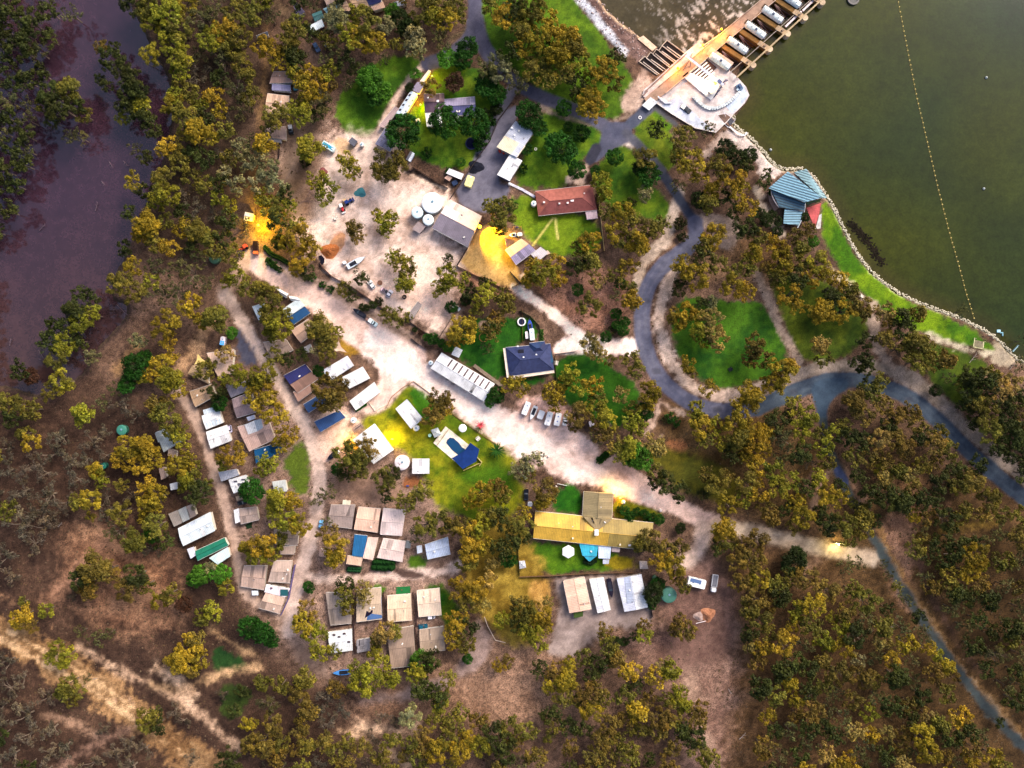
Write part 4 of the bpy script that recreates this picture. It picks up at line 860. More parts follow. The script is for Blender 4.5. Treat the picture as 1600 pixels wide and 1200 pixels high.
MB().slab([v-c for v in (W(578,937,3.02),W(596,933,2.9),W(597,966,2.9),W(573,969,3.0))],.05).build('blue_roof_sheets',M['cloth'],r,C(76,112,166),(1,0))
MB().slab([v-c for v in (W(576,940,3.08),W(584,934,3.06),W(582,958,3.06),W(570,966,3.03))],.03).build('black_tarpaulin',M['cloth'],r,C(34,26,50),(1,0))
cab([(605,931),(642,928),(644,969),(606,972)],(238,206,172),'cream roof below the green court mat in the lower central row',rise=.5,lm='the cream roof below the green mat')
cab([(651,923),(687,919),(690,961),(654,964)],(246,212,184),'cream roof, rightmost of the lower central row',rise=.5,lm='the rightmost cream roof of the lower row')
r,L,c=cab([(512,988),(550,983),(551,1016),(516,1021)],(232,238,250),'white patchy roof above the blue boat',rise=.3,lm='the white patchy roof above the blue boat')
for x,y in ((522,992),(530,995),(538,990),(545,1003)): on_roof(r,c,x,y,2.95,(1.3,.7,.2),(84,60,64),'roof_box')
cab([(558,1000),(578,997),(578,1016),(558,1020)],(166,158,160),'small grey roof with a lavender end between leafy trees',kind='flat')
cab([(605,985),(646,978),(650,1040),(611,1044)],(168,142,122),'long dull brown roof running down between two trees',rise=.4,lm='the long dull brown roof')
cab([(655,984),(693,979),(696,1016),(657,1020)],(186,160,136),'tan roof with cream corner, lowest right of the cabin rows',rise=.5)
# ---- X row
X='cabins below the lodge fence'
cab([(913,901),(924,952),(890,958),(880,908)],(240,196,168),'smooth peach roofed cabin below the lodge fence',group=X,rise=.4,eave=3.0,lm='the smooth peach roof below the lodge')
r,L,c=cab([(943,902),(954,953),(934,958),(921,905)],(240,240,248),'narrow white roofed cabin beside the dark boat',group=X,rise=.3,eave=3.0,lm='the narrow white roof by the dark boat')
r,L,c=cab([(1002,897),(1012,949),(976,956),(964,904)],(254,252,255),'white roofed cabin with a silver inset, rightmost below the lodge',group=X,c2=(214,218,234),rise=.4,eave=3.0,lm='the white and silver roof below the lodge')
MB().slab([v-c for v in (W(976,902,3.42),W(985,900,3.42),W(993,940,3.42),W(980,943,3.35))],.04).build('silver_roof_sheets',M['roof'],r,C(176,186,208),(0,1))
cab([(896,956),(911,953),(911,963),(897,966)],(70,92,40),'small mossy green awning below the smooth peach roof',group=X,kind='flat',eave=2.2,wins=0,door=False,mat='cloth')
# ---- lodge: long wing plus gabled cross wing
Lg='lodge buildings'
r,L,c=cab([(1021,817),(836,799),(833,841),(1014,860)],LIT_GOLD,'long golden roofed lodge with a cross wing above the peach cabin',group=Lg,c2=(226,176,44),name='lodge',cat='lodge',eave=3.2,rise=2.0,wall=(190,170,130),lm='the golden roofed lodge')  # yellow light on the cream roof is put into its golden colour
A,B,Cc,D=L; r0=(A+D)/2+Vector((0,0,2)); r1=(B+Cc)/2+Vector((0,0,2)); u_=Vector((0,0,.05))
MB().slab([A+u_,A.lerp(B,.42)+u_,r0.lerp(r1,.42)+u_,r0+u_],.04).build('unlit_olive_roof',M['roof'],r,C(168,142,62),(1,-.1))  # right end painted as the part the yellow light misses, both slopes
MB().slab([r0+u_,r0.lerp(r1,.36)+u_,D.lerp(Cc,.36)+u_,D+u_],.04).build('unlit_olive_roof',M['roof'],r,C(176,148,66),(1,-.1))
for x,y in ((895,841),(969,851),(873,818)): on_roof(r,c,x,y,4.3,(.7,.7,.5),(240,220,190))
on_roof(r,c,984,852,4.0,(1.2,.8,.6),(250,230,230),'air_conditioner')
on_roof(r,c,932,832,5.6,(1.8,2.6,.8),(255,250,250),'chimney')
cab([(912,768),(910,806),(956,811),(958,771)],(170,150,104),'olive tan gabled cross wing rising from the middle of the lodge',group=Lg,c2=(160,140,96),name='lodge_wing',cat='lodge',eave=3.4,rise=1.9,wall=(190,170,130),wins=1)
cab([(911,807),(956,812),(934,829),(932,829)],(164,142,98),'wedge of roof where the cross wing runs into the long lodge roof',group=Lg,kind='flat',eave=4.9,wins=0,door=False,gut=False,name='roof_wedge',cat='roof')
cab([(905,849),(935,852),(932,869),(910,868)],(30,176,206),'turquoise verandah roof on the garden side of the lodge',group=Lg,kind='skillion',eave=2.6,rise=.5,wins=0,lm='the turquoise verandah')
cab([(911,868),(932,869),(922,877),(919,876)],(28,160,192),'turquoise pointed canopy below the turquoise verandah',group=Lg,kind='flat',eave=2.5,wins=0,door=False)
cab([(935,853),(955,855),(953,873),(935,872)],(198,214,242),'pale silver blue verandah roof right of the turquoise one',group=Lg,kind='skillion',eave=2.6,rise=.4,wins=0)
cab([(942,874),(952,874),(951,881),(942,881)],(184,190,206),'tiny grey lobby roof below the silver blue verandah',group=Lg,kind='flat',eave=2.2,wins=0)
cab([(956,855),(969,856),(968,863),(956,862)],(170,150,150),'small mauve porch roof on the lodge back wall',group=Lg,kind='flat',eave=2.3,wins=0)
cab([(999,877),(1011,877),(1013,889),(1000,889)],(220,196,180),'little cream garden shed right of the lodge lawn',group=Lg,kind='hip',eave=2.1,rise=.5,wins=0)
cab([(811,877),(820,876),(822,887),(812,889)],(206,208,216),'little white aviary at the left end of the lodge garden',group=Lg,kind='hip',eave=2.1,rise=.4,wins=0)
# ---- gatehouse
cab([(383,331),(397,334),(394,346),(381,344)],(206,200,208),'tiny white gatehouse beside the yellow lit drive',name='gatehouse',cat='gatehouse',group='gate and park entrance',eave=2.6,rise=.4,lm='the tiny white gatehouse')
# ---- lakeside centre: four folded seam-metal planes
root=empty('visitor_centre',W(1245,305)); tag(root,'pale blue folded metal roofs of the visitor centre on the lake shore','building')
c0=W(1245,305); LM.append((1245,305,'the blue visitor centre'))
def seam_roof(pts,color,nm='roof_plane',step=1.15,axis=None):
    P=[W(x,y,z)-c0 for x,y,z in pts]
    o=MB().slab(P,.22).build(nm,M['paint'],root,C(*color))
    a=axis; n=Vector((-a[1],a[0]));
    ts=[p.x*n.x+p.y*n.y for p in P]; t=min(ts)+.5; mb=MB()
    # plane fit z = ax+by+c
    P0,P1,P2=P[0],P[1],P[2]; nn=(P1-P0).cross(P2-P0)
    while t<max(ts)-.2:
        hit=[]
        for i in range(len(P)):
            p,q=P[i],P[(i+1)%len(P)]; tp,tq=p.x*n.x+p.y*n.y,q.x*n.x+q.y*n.y
            if (tp-t)*(tq-t)<0: k=(t-tp)/(tq-tp); hit.append(p.lerp(q,k))
        if len(hit)==2:
            d=(hit[1]-hit[0]).normalized(); s=Vector((n.x,n.y,0))*.17
            mb.slab([hit[0]-s+Vector((0,0,.12)),hit[0]+s+Vector((0,0,.12)),hit[1]+s+Vector((0,0,.12)),hit[1]-s+Vector((0,0,.12))],.12)
        t+=step
    s=mb.build('standing_seam',M['paint'],o,C(*[v*.62 for v in color])); tag(s,kind='stuff')
seam_roof([(1240,269,4.2),(1260,264,4.2),(1292,309,5.0),(1285,310,5.4)],(112,158,170),axis=(.94,-.34))
seam_roof([(1201,294,4.6),(1231,268,5.2),(1284,309,7.4),(1258,316,6.6)],(124,176,198),axis=(.9,-.32))
seam_roof([(1205,297,3.8),(1258,317,4.4),(1256,329,4.0),(1218,324,3.6)],(66,112,136),axis=(.95,-.3))
seam_roof([(1226,327,3.0),(1255,330,3.2),(1248,352,3.0),(1224,349,2.8)],(132,180,200),axis=(1,0))
for pts,h in (([(1208,296),(1233,273),(1276,306),(1256,313)],4.2),([(1242,274),(1258,269),(1284,305),(1276,305)],3.8),([(1212,302),(1253,316),(1252,327),(1220,322)],3.1),([(1228,328),(1252,331),(1246,349),(1227,347)],2.5)):
    MB().prism([tuple((W(x,y)-c0)[:2]) for x,y in pts],0,h-.4).build('wall',M['paint'],root,C(150,130,116))
MB().slab([W(1258,317,5.6)-c0,W(1284,310,5.8)-c0,W(1281,315,3.6)-c0,W(1263,321,3.6)-c0],.12).build('clerestory',M['glass'],root)
mb=MB(); pr=None
for i in range(13):
    t=i/12; a=W(lerp(1258,1246,t*t),lerp(317,356,t),2.6)-c0
    if pr is not None: mb.tube(pr,a,.22,n=5)
    pr=a
mb.build('curved_fascia',M['paint'],root,C(190,200,210))
mb=MB(); pr=None
for i in range(9):
    t=i/8; a=W(lerp(1205,1217,t**1.7),lerp(298,324,t),3.2)-c0
    if pr is not None: mb.tube(pr,a,.22,n=5)
    pr=a
mb.build('curved_fascia',M['paint'],root,C(200,190,190))
FOOT.append((1200,262,1294,356))
def flat_poly(name,pts,z,color,mat,label,cat,h=.12,group=None,kindp=None):
    P=[tuple(W(x,y,z)[:2]) for x,y in pts]; cx=sum(p[0] for p in P)/len(P); cy=sum(p[1] for p in P)/len(P)
    o=MB().prism([(p[0]-cx,p[1]-cy) for p in P],z,z+h).build(name,M[mat],None,C(*color),loc=(cx,cy,0)); tag(o,label,cat,group,kindp); return o
flat_poly('red_terrace',[(1260,325),(1283,317),(1280,334),(1273,356)],.03,(206,92,92),'conc',None,None,.1,kindp='structure')
flat_poly('paving',[(1280,336),(1284,334),(1282,357),(1274,358)],.02,(206,200,196),'conc',None,None,.08,kindp='structure')
flat_poly('paving',[(1199,298),(1204,297),(1217,325),(1210,330),(1202,315)],.02,(190,150,130),'conc',None,None,.08,kindp='structure')
# ================================================================= WEIR
def P3(px,py,z,o): v=W(px,py,z)-o; v.z=z; return v
def bar(mb,o,a,b,w,z0,z1):
    """box-section bar between two photo points, from z0 to z1"""
    p=P3(a[0],a[1],(z0+z1)/2,o); q=P3(b[0],b[1],(z0+z1)/2,o); d=q-p; mb.box(((p.x+q.x)/2,(p.y+q.y)/2,(z0+z1)/2),(math.hypot(d.x,d.y),w,z1-z0),math.atan2(d.y,d.x)); return mb
def poly_local(pts,z,o): return [tuple((W(x,y,z)-o)[:2]) for x,y in pts]
def thing_at(name,px,py,label,cat,group=None,rz=0,lm=None):
    p=W(px,py); r=empty(name,(p.x,p.y,0),rz); tag(r,label,cat,group)
    if lm: LM.append((px,py,lm))
    return r
CONC=(206,190,180)
o0=W(1090,140)
root=thing_at('weir_abutment',1090,140,'pale concrete platform jutting into the lake at the weir','platform',lm='the weir platform')
PL=[(1003,150),(1006,140),(1022,127),(1074,79),(1092,66),(1112,88),(1152,120),(1166,136),(1171,149),(1164,161),(1145,180),(1134,192),(1118,207),(1086,200),(1050,178),(1024,160)]
MB().prism(poly_local(PL,.5,o0),-8,.5).build('slab',M['conc'],root,C(214,200,196))
MB().prism(poly_local([(1032,166),(1060,150),(1090,182),(1118,206),(1086,199),(1050,177)],.5,o0),.5,.56).build('paving',M['conc'],root,C(196,204,222))
MB().prism(poly_local([(1134,166),(1156,148),(1152,134),(1162,134),(1169,149),(1162,160),(1144,178)],.5,o0),.5,.56).build('paving',M['conc'],root,C(190,202,220))
mb=MB(); e=PL[10:14]+[(1134,192)]
for a,b in zip(PL[10:15],PL[11:16]): bar(mb,o0,a,b,.35,.5,1.0)
mb.build('kerb',M['conc'],root,C(226,214,206))
mb=MB()
for a,b in (((1004,150),(1012,142)),((1008,143),(1073,84))): bar(mb,o0,a,b,.5,.5,1.1)
mb.build('side_wall',M['conc'],root,C(150,124,116))
MB().prism(poly_local([(1008,150),(1064,98),(1083,81),(1090,88),(1070,106),(1016,157)],.5,o0),.5,.58).build('deck_strip',M['conc'],root,C(226,190,184))
# service slab, winch house
root=thing_at('service_slab',1095,132,'bright white raised concrete slab beside the crane on the weir platform','slab')
o1=W(1095,132); MB().prism(poly_local([(1066,119),(1075,112),(1120,132),(1126,138),(1111,156)],1.2,o1),.5,1.3).build('slab',M['conc'],root,C(255,252,250))
root=thing_at('winch_house',1112,139,'small cream winch house with a lamp on the white slab','hut'); o1=W(1112,139)
MB().prism(poly_local([(1107,141),(1113,137),(1118,141),(1111,147)],2,o1),1.2,3.4).build('wall',M['paint'],root,C(240,236,210))
MB().prism(poly_local([(1106,141),(1113,136),(1119,141),(1111,148)],3.4,o1),3.4,3.6).build('roof',M['roof'],root,C(232,230,205))
MB().dome((.6,1.2,3.6),.9,.8).build('lamp_dome',M['lampY'],root)
# bridge deck
root=thing_at('weir_bridge',1106,75,'narrow concrete road bridge crossing the weir, lit orange','bridge',lm='the weir bridge'); o1=W(1106,75)
A0,A1=(1011,160),(1250,-42)
mb=bar(MB(),o1,A0,A1,4.4,.55,1.3); mb.build('deck',M['conc'],root,C(178,146,124))
dx,dy=A1[0]-A0[0],A1[1]-A0[1]; l=math.hypot(dx,dy); nx,ny=-dy/l,dx/l
for s,cl,nm in ((1,(200,170,150),'parapet'),(-1,(186,160,140),'parapet')):
    of=7.6*s; bar(MB(),o1,(A0[0]+nx*of+24,A0[1]+ny*of-20),(A1[0]+nx*of,A1[1]+ny*of),.3,1.3,2.1).build(nm,M['conc'],root,C(*cl))
of=10.5; bar(MB(),o1,(1092+nx*3,66+ny*6+4),(A1[0]+nx*of,A1[1]+ny*of),.35,.2,1.0).build('pipe_beam',M['conc'],root,C(220,190,160))
for t in (.3,.42,.54,.66,.78,.9):
    x,y=A0[0]+dx*t,A0[1]+dy*t; MB().box(tuple(P3(x,y,-3,o1))[:2]+(-3.4,),(1.0,3.6,7.8),math.atan2(-dy,dx)).build('pier',M['conc'],root,C(150,130,116))
MB().prism(poly_local([(1003,165),(1016,152),(1028,160),(1014,173)],1,o1),1.3,1.34).build('cattle_grid',M['conc'],root,C(206,214,220))
# piers and radial gates
NS=[(1177,102),(1203,77),(1231,53),(1258,28),(1285,4),(1312,-20)]
o2s=[]
pr_first=None
for i,(x,y) in enumerate(NS[:-1] if True else NS):
    root=thing_at('weir_pier',x-20,y-13,['ochre concrete pier of the weir closest to the platform','ochre concrete pier of the weir, second from the platform','ochre concrete pier of the weir, third from the platform','ochre concrete pier of the weir, fourth from the platform','ochre concrete pier of the weir at the top edge'][i],'pier','piers of the weir')
    o1=W(x-20,y-13); ex,ey=x-48,y-31
    P=[(x+1.6,y-2.4),(x-2.4,y+2.4),(ex-2,ey+3),(ex+2.4,ey-2.4)]
    MB().prism(poly_local(P,1.6,o1),-7,1.6).build('wall',M['conc'],root,C(150,108,50))
    P=[(x+2,y-3),(x-3,y+3),(x-20,y-8),(x-15,y-14)]
    MB().prism(poly_local(P,1.9,o1),1.6,1.9).build('cap',M['conc'],root,C(190,160,124))
    c=P3(x,y,2,o1); MB().cyl((c.x,c.y,-7),1.35,9.3,14).build('nose',M['conc'],root,C(206,180,146))
    c=P3(x-8,y-6,2,o1); MB().box((c.x,c.y,2.2),(1.1,.8,.6),.6).build('winch',M['steel'],root,C(150,120,90))
DR=[(1126,96),(1153,71),(1181,47),(1208,23),(1236,-1)]
for i,(x,y) in enumerate(DR):
    root=thing_at('gate_hoist',x,y,['white ribbed gate hoist cover closest to the crane','white ribbed gate hoist cover, second from the crane','white ribbed gate hoist cover, third from the crane','white ribbed gate hoist cover, fourth from the crane','white ribbed gate hoist cover cut by the top edge'][i],'gate hoist','gate hoists of the weir')
    o1=W(x,y); ux,uy=.82,.57
    a=P3(x-ux*19,y-uy*19,2.2,o1); b=P3(x+ux*17,y+uy*17,2.2,o1); d=(b-a); L_=d.length; an=math.atan2(d.y,d.x)
    # half-round hood, built as a lofted arch
    nseg=10; rad=1.75; vs=[];fs=[]; dn=d.normalized(); sn=Vector((-dn.y,dn.x,0))
    K_=[0,.02,.48,.5,.52,.98,1]; RR=[.7,1,1,1.06,1,1,.7]
    for k,t in enumerate(K_):
        for j in range(nseg+1):
            th=math.pi*j/nseg; p=a+d*t+sn*math.cos(th)*rad*RR[k]; vs.append((p.x,p.y,1.7+math.sin(th)*rad*RR[k]*.75))
    for k in range(len(K_)-1):
        for j in range(nseg): fs.append((k*(nseg+1)+j,k*(nseg+1)+j+1,(k+1)*(nseg+1)+j+1,(k+1)*(nseg+1)+j))
    fs+=[tuple(range(nseg,-1,-1)),tuple((len(K_)-1)*(nseg+1)+j for j in range(nseg+1))]
    MB().add(vs,fs).build('hood',M['paint'],root,C(206,220,220))
    mb=MB()
    for t in (.12,.22,.32,.42,.6,.7,.8,.9):
        p=a+d*t; mb.box((p.x,p.y,2.35),(.12,rad*2.05,1.4),an)
    for t in (.05,.3,.55,.8):
        p=a+d*t
        mb.box((p.x,p.y,3.05),(.5,.5,.2),an)
    mb.build('rib',M['steel'],root,C(150,170,184))
    p=a+d*.52; MB().box((p.x,p.y,3.0),(1.1,1.0,.7),an).build('motor',M['steel'],root,C(30,60,110))
    p=a+d*.9+sn*-.4; MB().box((p.x,p.y,2.8),(1.8,1.1,.35),an).build('control_cabinet',M['paint'],root,C(220,236,252))
    p=a+d*1.02; MB().box((p.x,p.y,1.6),(.8,2.6,1.2),an).build('end_block',M['steel'],root,C(70,66,90))
    MB().prism(poly_local([(x-16,y-20),(x+19,y+4),(x+12,y+15),(x-24,y-9)] if i==0 else [(x-15,y-15),(x+17,y+6),(x+13,y+12),(x-20,y-9)],0,o1),-7,1.5).build('plinth',M['conc'],root,C(96,74,58) if i else C(196,170,150))
# struts of the radial gates in the bays
for i,(x,y) in enumerate(DR):
    bx_,by_=x+12,y-4 
    root=thing_at('radial_gate',bx_,by_,['rusty braced radial gate in the bay nearest the platform','rusty braced radial gate in the second bay from the platform','rusty braced radial gate in the third bay from the platform','rusty braced radial gate in the fourth bay from the platform','rusty braced radial gate in the bay at the top edge'][i],'gate','radial gates of the weir'); o1=W(bx_,by_)
    mb=MB(); top=P3(x+2,y-16,1.5,o1)
    for ox,oy in ((22,6),(28,2),(17,10)):
        q=P3(x+ox,y+oy,-1.2,o1); mb.tube(top,q,.22,.18,5)
    mb.build('arm',M['steel'],root,C(130,90,84)) 
    mb=MB()
    a=P3(x+16,y+11,-1.6,o1); b=P3(x+30,y+0,-1.6,o1); mb.tube(a,b,.3,n=6); mb.tube(a+Vector((-.9,.8,.5)),b+Vector((-.9,.8,.5)),.12,n=5)
    mb.build('cross_beam',M['steel'],root,C(110,86,92))
    MB().prism(poly_local([(x+17,y+13),(x+31,y+1),(x+34,y+4),(x+20,y+16)],-2,o1),-7,-1.7).build('skin_plate',M['steel'],root,C(60,44,46))
for k,(a,b,z,wd_,cl,lb) in enumerate((((1151,121),(1290,-6),2.0,.75,(190,164,120),'long beige walkway beam linking the pier noses on the lake side'),((1142,112),(1272,-5),1.0,.35,(160,140,126),'thin inner rail running across the weir bays'))):
    root=thing_at('walkway_beam',(a[0]+b[0])/2,(a[1]+b[1])/2,lb,'walkway'); o1=W((a[0]+b[0])/2,(a[1]+b[1])/2)
    bar(MB(),o1,a,b,wd_,z,z+.4).build('beam',M['conc'],root,C(*cl))
    mb=MB(); n=12
    for i in range(n+1):
        p=P3(lerp(a[0],b[0],i/n),lerp(a[1],b[1],i/n),z+.4,o1); mb.box((p.x,p.y,z+.8),(.07,.07,.9))
    bar(mb,o1,a,b,.06,z+1.2,z+1.28); mb.build('handrail',M['steel'],root,C(200,190,175))
for i,(a,b) in enumerate((((1227,42),(1252,18)),((1254,17),(1278,-6)))):
    root=thing_at('stop_log',(a[0]+b[0])/2,(a[1]+b[1])/2,['white stop log beam resting in the third bay','white stop log beam resting in the fourth bay near the top edge'][i],'beam'); bar(MB(),W((a[0]+b[0])/2,(a[1]+b[1])/2),a,b,.9,.6,1.2).build('beam',M['steel'],root,C(226,206,206))
# dark sill under the bays
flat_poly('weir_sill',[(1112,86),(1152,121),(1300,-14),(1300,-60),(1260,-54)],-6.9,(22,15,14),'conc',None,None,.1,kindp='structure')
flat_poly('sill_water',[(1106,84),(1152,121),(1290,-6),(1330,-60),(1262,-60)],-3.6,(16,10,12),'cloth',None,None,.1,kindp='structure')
# beams stacked on the platform
root=thing_at('beam_rack',1091,108,'rack of parallel white stop log beams under the gantry crane','beam rack'); o1=W(1091,108)
MB().prism(poly_local([(1076,114),(1104,92),(1120,106),(1094,130)],.5,o1),.5,.62).build('pit_floor',M['conc'],root,C(110,84,76))
for i in range(6):
    x,y=1076+i*3.7,115+i*3.1; bar(MB(),o1,(x,y),(x+26-i*1.0,y-21+i*.8),.55,.7,1.5).build('beam',M['paint'],root,C(250,236,232))
root=thing_at('gantry_crane',1100,110,'pale blue gantry crane beam spanning the weir deck with dark trestle','crane',lm='the gantry crane'); o1=W(1100,110)
bar(MB(),o1,(1071,87),(1130,133),1.0,6.4,7.2).build('main_beam',M['steel'],root,C(200,206,226))
mb=MB()
for (a,b,z0,z1) in (((1080,90),(1066,112),6.4,.6),((1080,90),(1078,106),6.4,.6),((1078,92),(1082,84),6.4,.6),((1127,130),(1116,152),6.4,.6),((1129,131),(1136,124),6.4,.6)):
    mb.tube(P3(a[0],a[1],z0,o1),P3(b[0],b[1],z1,o1),.22,n=6)
mb.build('leg',M['steel'],root,C(120,110,140))
mb=MB()
for k in range(5): mb.tube(P3(1118+k*3.6,150-k*5.6,.7+k*.3,o1),P3(1130+k*1,128-k*1,5.8,o1),.16,n=5); mb.tube(P3(1117+k*4,149-k*5.4,.7,o1),P3(1121+k*4,147-k*5.4,3.6,o1),.2,n=5)
mb.build('trestle',M['steel'],root,C(40,60,110))
MB().box(tuple(P3(1124,128,7,o1))[:2]+(7.3,),(2.0,1.5,.8),-.7).build('hoist',M['steel'],root,C(70,90,140))
# gabion basket arc: each basket is a thing
gp=[(1084,152),(1092,160),(1101,167),(1110,170),(1120,169),(1130,165),(1140,159),(1149,151),(1157,142)]
def along(pts,step):
    out=[];acc=0
    for a,b in zip(pts,pts[1:]):
        l=math.hypot(b[0]-a[0],b[1]-a[1]); t=acc
        while t<l: out.append((a[0]+(b[0]-a[0])*t/l,a[1]+(b[1]-a[1])*t/l,math.atan2(-(b[1]-a[1]),b[0]-a[0]))); t+=step
        acc=t-l
    return out
rr=random.Random(3)
root=thing_at('gabion_wall',1120,168,'curved row of pale stone baskets on the weir platform','gabion wall'); o1=W(1120,168)
for x,y,a in along(gp,3.9):
    p=P3(x,y,1,o1); MB().box((p.x,p.y,1.0),(.98,1.5,.95),a,.2).build('basket',M['stone'],root,C(*((222,230,232) if int(x)%2 else (196,206,210))))
root=thing_at('barrier_row',1040,156,'short curved row of pale barriers at the platform entrance','barrier'); o1=W(1040,156)
for x,y,a in along([(1029,152),(1034,157),(1040,161),(1050,161)],3.6):
    p=P3(x,y,1,o1); MB().box((p.x,p.y,.95),(1.0,.6,.8),a,.1).build('barrier',M['paint'],root,C(206,210,222))
# fish lock: dark slotted channel
root=thing_at('fish_ladder',1030,92,'dark slotted fish ladder with pale baffle beams beside the weir','fish ladder',lm='the slotted fish ladder'); o1=W(1030,92)
MB().prism(poly_local([(998,97),(1042,64),(1068,84),(1028,118)],.3,o1),-5,.24).build('channel',M['conc'],root,C(36,28,30))
mb=MB()
FL=[(998,97),(1007,89),(1010,91),(1016,83),(1020,85),(1025,78),(1029,80),(1034,72),(1042,64)]
for a,b in zip(FL,FL[1:]): bar(mb,o1,a,b,.3,-1,.7)
bar(mb,o1,(1042,64),(1069,84),.3,-1,.7); bar(mb,o1,(998,97),(1027,118),.3,-1,.7); mb.build('frame',M['conc'],root,C(200,184,166))
for k,(a,b) in enumerate((((1005,97),(1030,116)),((1010,91),(1036,111)),((1017,93),(1040,109)),((1020,85),(1047,106)),((1024,84),(1046,102)),((1030,80),(1054,98)),((1034,80),(1056,96)),((1034,71),(1062,92)),((1042,73),(1064,89)))):
    bar(MB(),o1,a,b,.26,.24,.8).build('baffle',M['conc'],root,C(214,204,192))
flat_poly('concrete_ramp',[(996,61),(1005,56),(1026,74),(1019,80)],.1,(232,196,166),'conc',None,None,.3,kindp='structure')
root=thing_at('pump_unit',1154,138,'small blue pump unit on the corner of the weir platform','pump'); o1=W(1154,138)
MB().box((0,0,1.1),(2.4,3.0,1.1),.5,.2).build('body',M['steel'],root,C(70,110,150)); MB().box((.2,.3,1.9),(1.2,1.6,.6),.5).build('housing',M['steel'],root,C(40,80,130)); MB().box((-.9,-1.2,1.2),(.9,.9,1.0),.5).build('cabinet',M['paint'],root,C(170,190,206))
# landing with footbridge on the shore
root=thing_at('jetty',1140,190,'small steel landing stage with handrails beside the weir platform','jetty'); o1=W(1140,190)
MB().prism(poly_local([(1122,180),(1134,178),(1149,188),(1140,198),(1132,192)],.5,o1),-3,.6).build('deck',M['wood'],root,C(140,110,96))
MB().prism(poly_local([(1136,188),(1143,184),(1148,190),(1141,196)],.7,o1),.6,.75).build('grating',M['steel'],root,C(56,56,76))
mb=MB()
for a,b in (((1122,180),(1132,176)),((1132,176),(1149,187)),((1149,187),(1144,193)),((1134,196),(1144,202)),((1131,192),(1138,200)),((1130,172),(1134,182))): bar(mb,o1,a,b,.12,1.4,1.55)
mb.build('handrail',M['steel'],root,C(220,220,230))
root=thing_at('gangway',1153,206,'zigzag white gangway on the shore below the landing stage','gangway'); o1=W(1153,206)
for a,b in (((1140,198),(1152,208)),((1152,208),(1157,211)),((1157,211),(1164,211)),((1164,211),(1167,207))): bar(MB(),o1,a,b,.8,.6,.8).build('span',M['steel'],root,C(244,240,246))
# ================================================================= LAMPS
def point(px,py,z,power,color,spot=None,aim=None,size=.4,blend=.5):
    ld=bpy.data.lights.new('lamp_light','SPOT' if spot else 'POINT'); ld.energy=power; ld.color=color; ld.shadow_soft_size=size
    o=bpy.data.objects.new('lamp_light',ld); col.objects.link(o); p=W(px,py,z); o.location=p
    if spot:
        ld.spot_size=R(spot); ld.spot_blend=blend; q=W(*aim); o.rotation_euler=(Vector((q.x,q.y,q.z))-p).to_track_quat('-Z','Y').to_euler()
    return o
def lamp_post(px,py,z,label,mat='lampO',color=(150,130,110),power=0,lc=(1,.5,.05),arm=(1.2,0),r=.45,group='lit lamps',**k):
    root=thing_at('street_lamp',px,py,label,'street lamp',group); o1=W(px,py)
    base=P3(px,py,z,o1)
    mb=MB().tube((base.x-arm[0],base.y-arm[1],.0),(base.x-arm[0],base.y-arm[1],z+.2),.10,.07,6); mb.build('pole',M['steel'],root,C(*color))
    MB().tube((base.x-arm[0],base.y-arm[1],z+.2),(base.x,base.y,z+.3),.06,n=5).build('arm',M['steel'],root,C(*color))
    MB().box((base.x,base.y,z+.3),(.9,.5,.2),math.atan2(arm[1],arm[0]),.1).build('lamp_head',M['steel'],root,C(210,200,190))
    MB().dome((base.x,base.y,z+.38),r,.35).build('lamp_bulb',M[mat],root)
    if power: point(px,py,z-.35,power,lc,**k)
    return root
OR=(1,.36,.0); YE=(1,.66,.0)
lamp_post(1127,46,6,'orange street lamp on the weir bridge, uppermost of the three',power=3600,lc=OR,arm=(-.9,.9))
lamp_post(1098,71,6,'orange street lamp on the weir bridge beside the first gate',power=2400,lc=OR,arm=(-.9,.9))
lamp_post(1059,107,6,'orange street lamp at the platform end of the weir bridge',power=2000,lc=OR,arm=(-.9,.9),r=.7)
point(1110,134,4.5,900,(1,.85,.6))
lamp_post(404,352,6,'bright yellow lamp among the trees beside the gatehouse',mat='lampY',power=9000,lc=YE,arm=(.8,0))
lamp_post(657,164,3.6,'yellow garden lamp on the lawn by the homestead patio',mat='lampY',power=2600,lc=YE,arm=(.4,0),r=.25)
lamp_post(675,119,3.6,'yellow lamp on the lit deck above the homestead',mat='lampY',power=800,lc=YE,arm=(.3,0),r=.25)
lamp_post(613,686,3.2,'yellow lamp at the edge of the camp kitchen lawn',mat='lampY',power=2800,lc=YE,arm=(.4,0),r=.25)
point(548,694,3.0,1600,(1,.55,0))
lamp_post(950,763,3.2,'yellow lamp on the road side of the lodge wing',mat='lampY',power=520,lc=YE,arm=(.3,0),r=.25)
lamp_post(969,778,3.2,'amber lamp beside the lodge garden shrubs',mat='lampY',power=1500,lc=(1,.4,0),arm=(.3,0),r=.25)
lamp_post(1310,851,4.0,'cream lamp over the park entrance sign on the gravel road',mat='lampW',color=(200,190,170),power=2200,lc=(1,.85,.35),arm=(.3,0),r=.35)
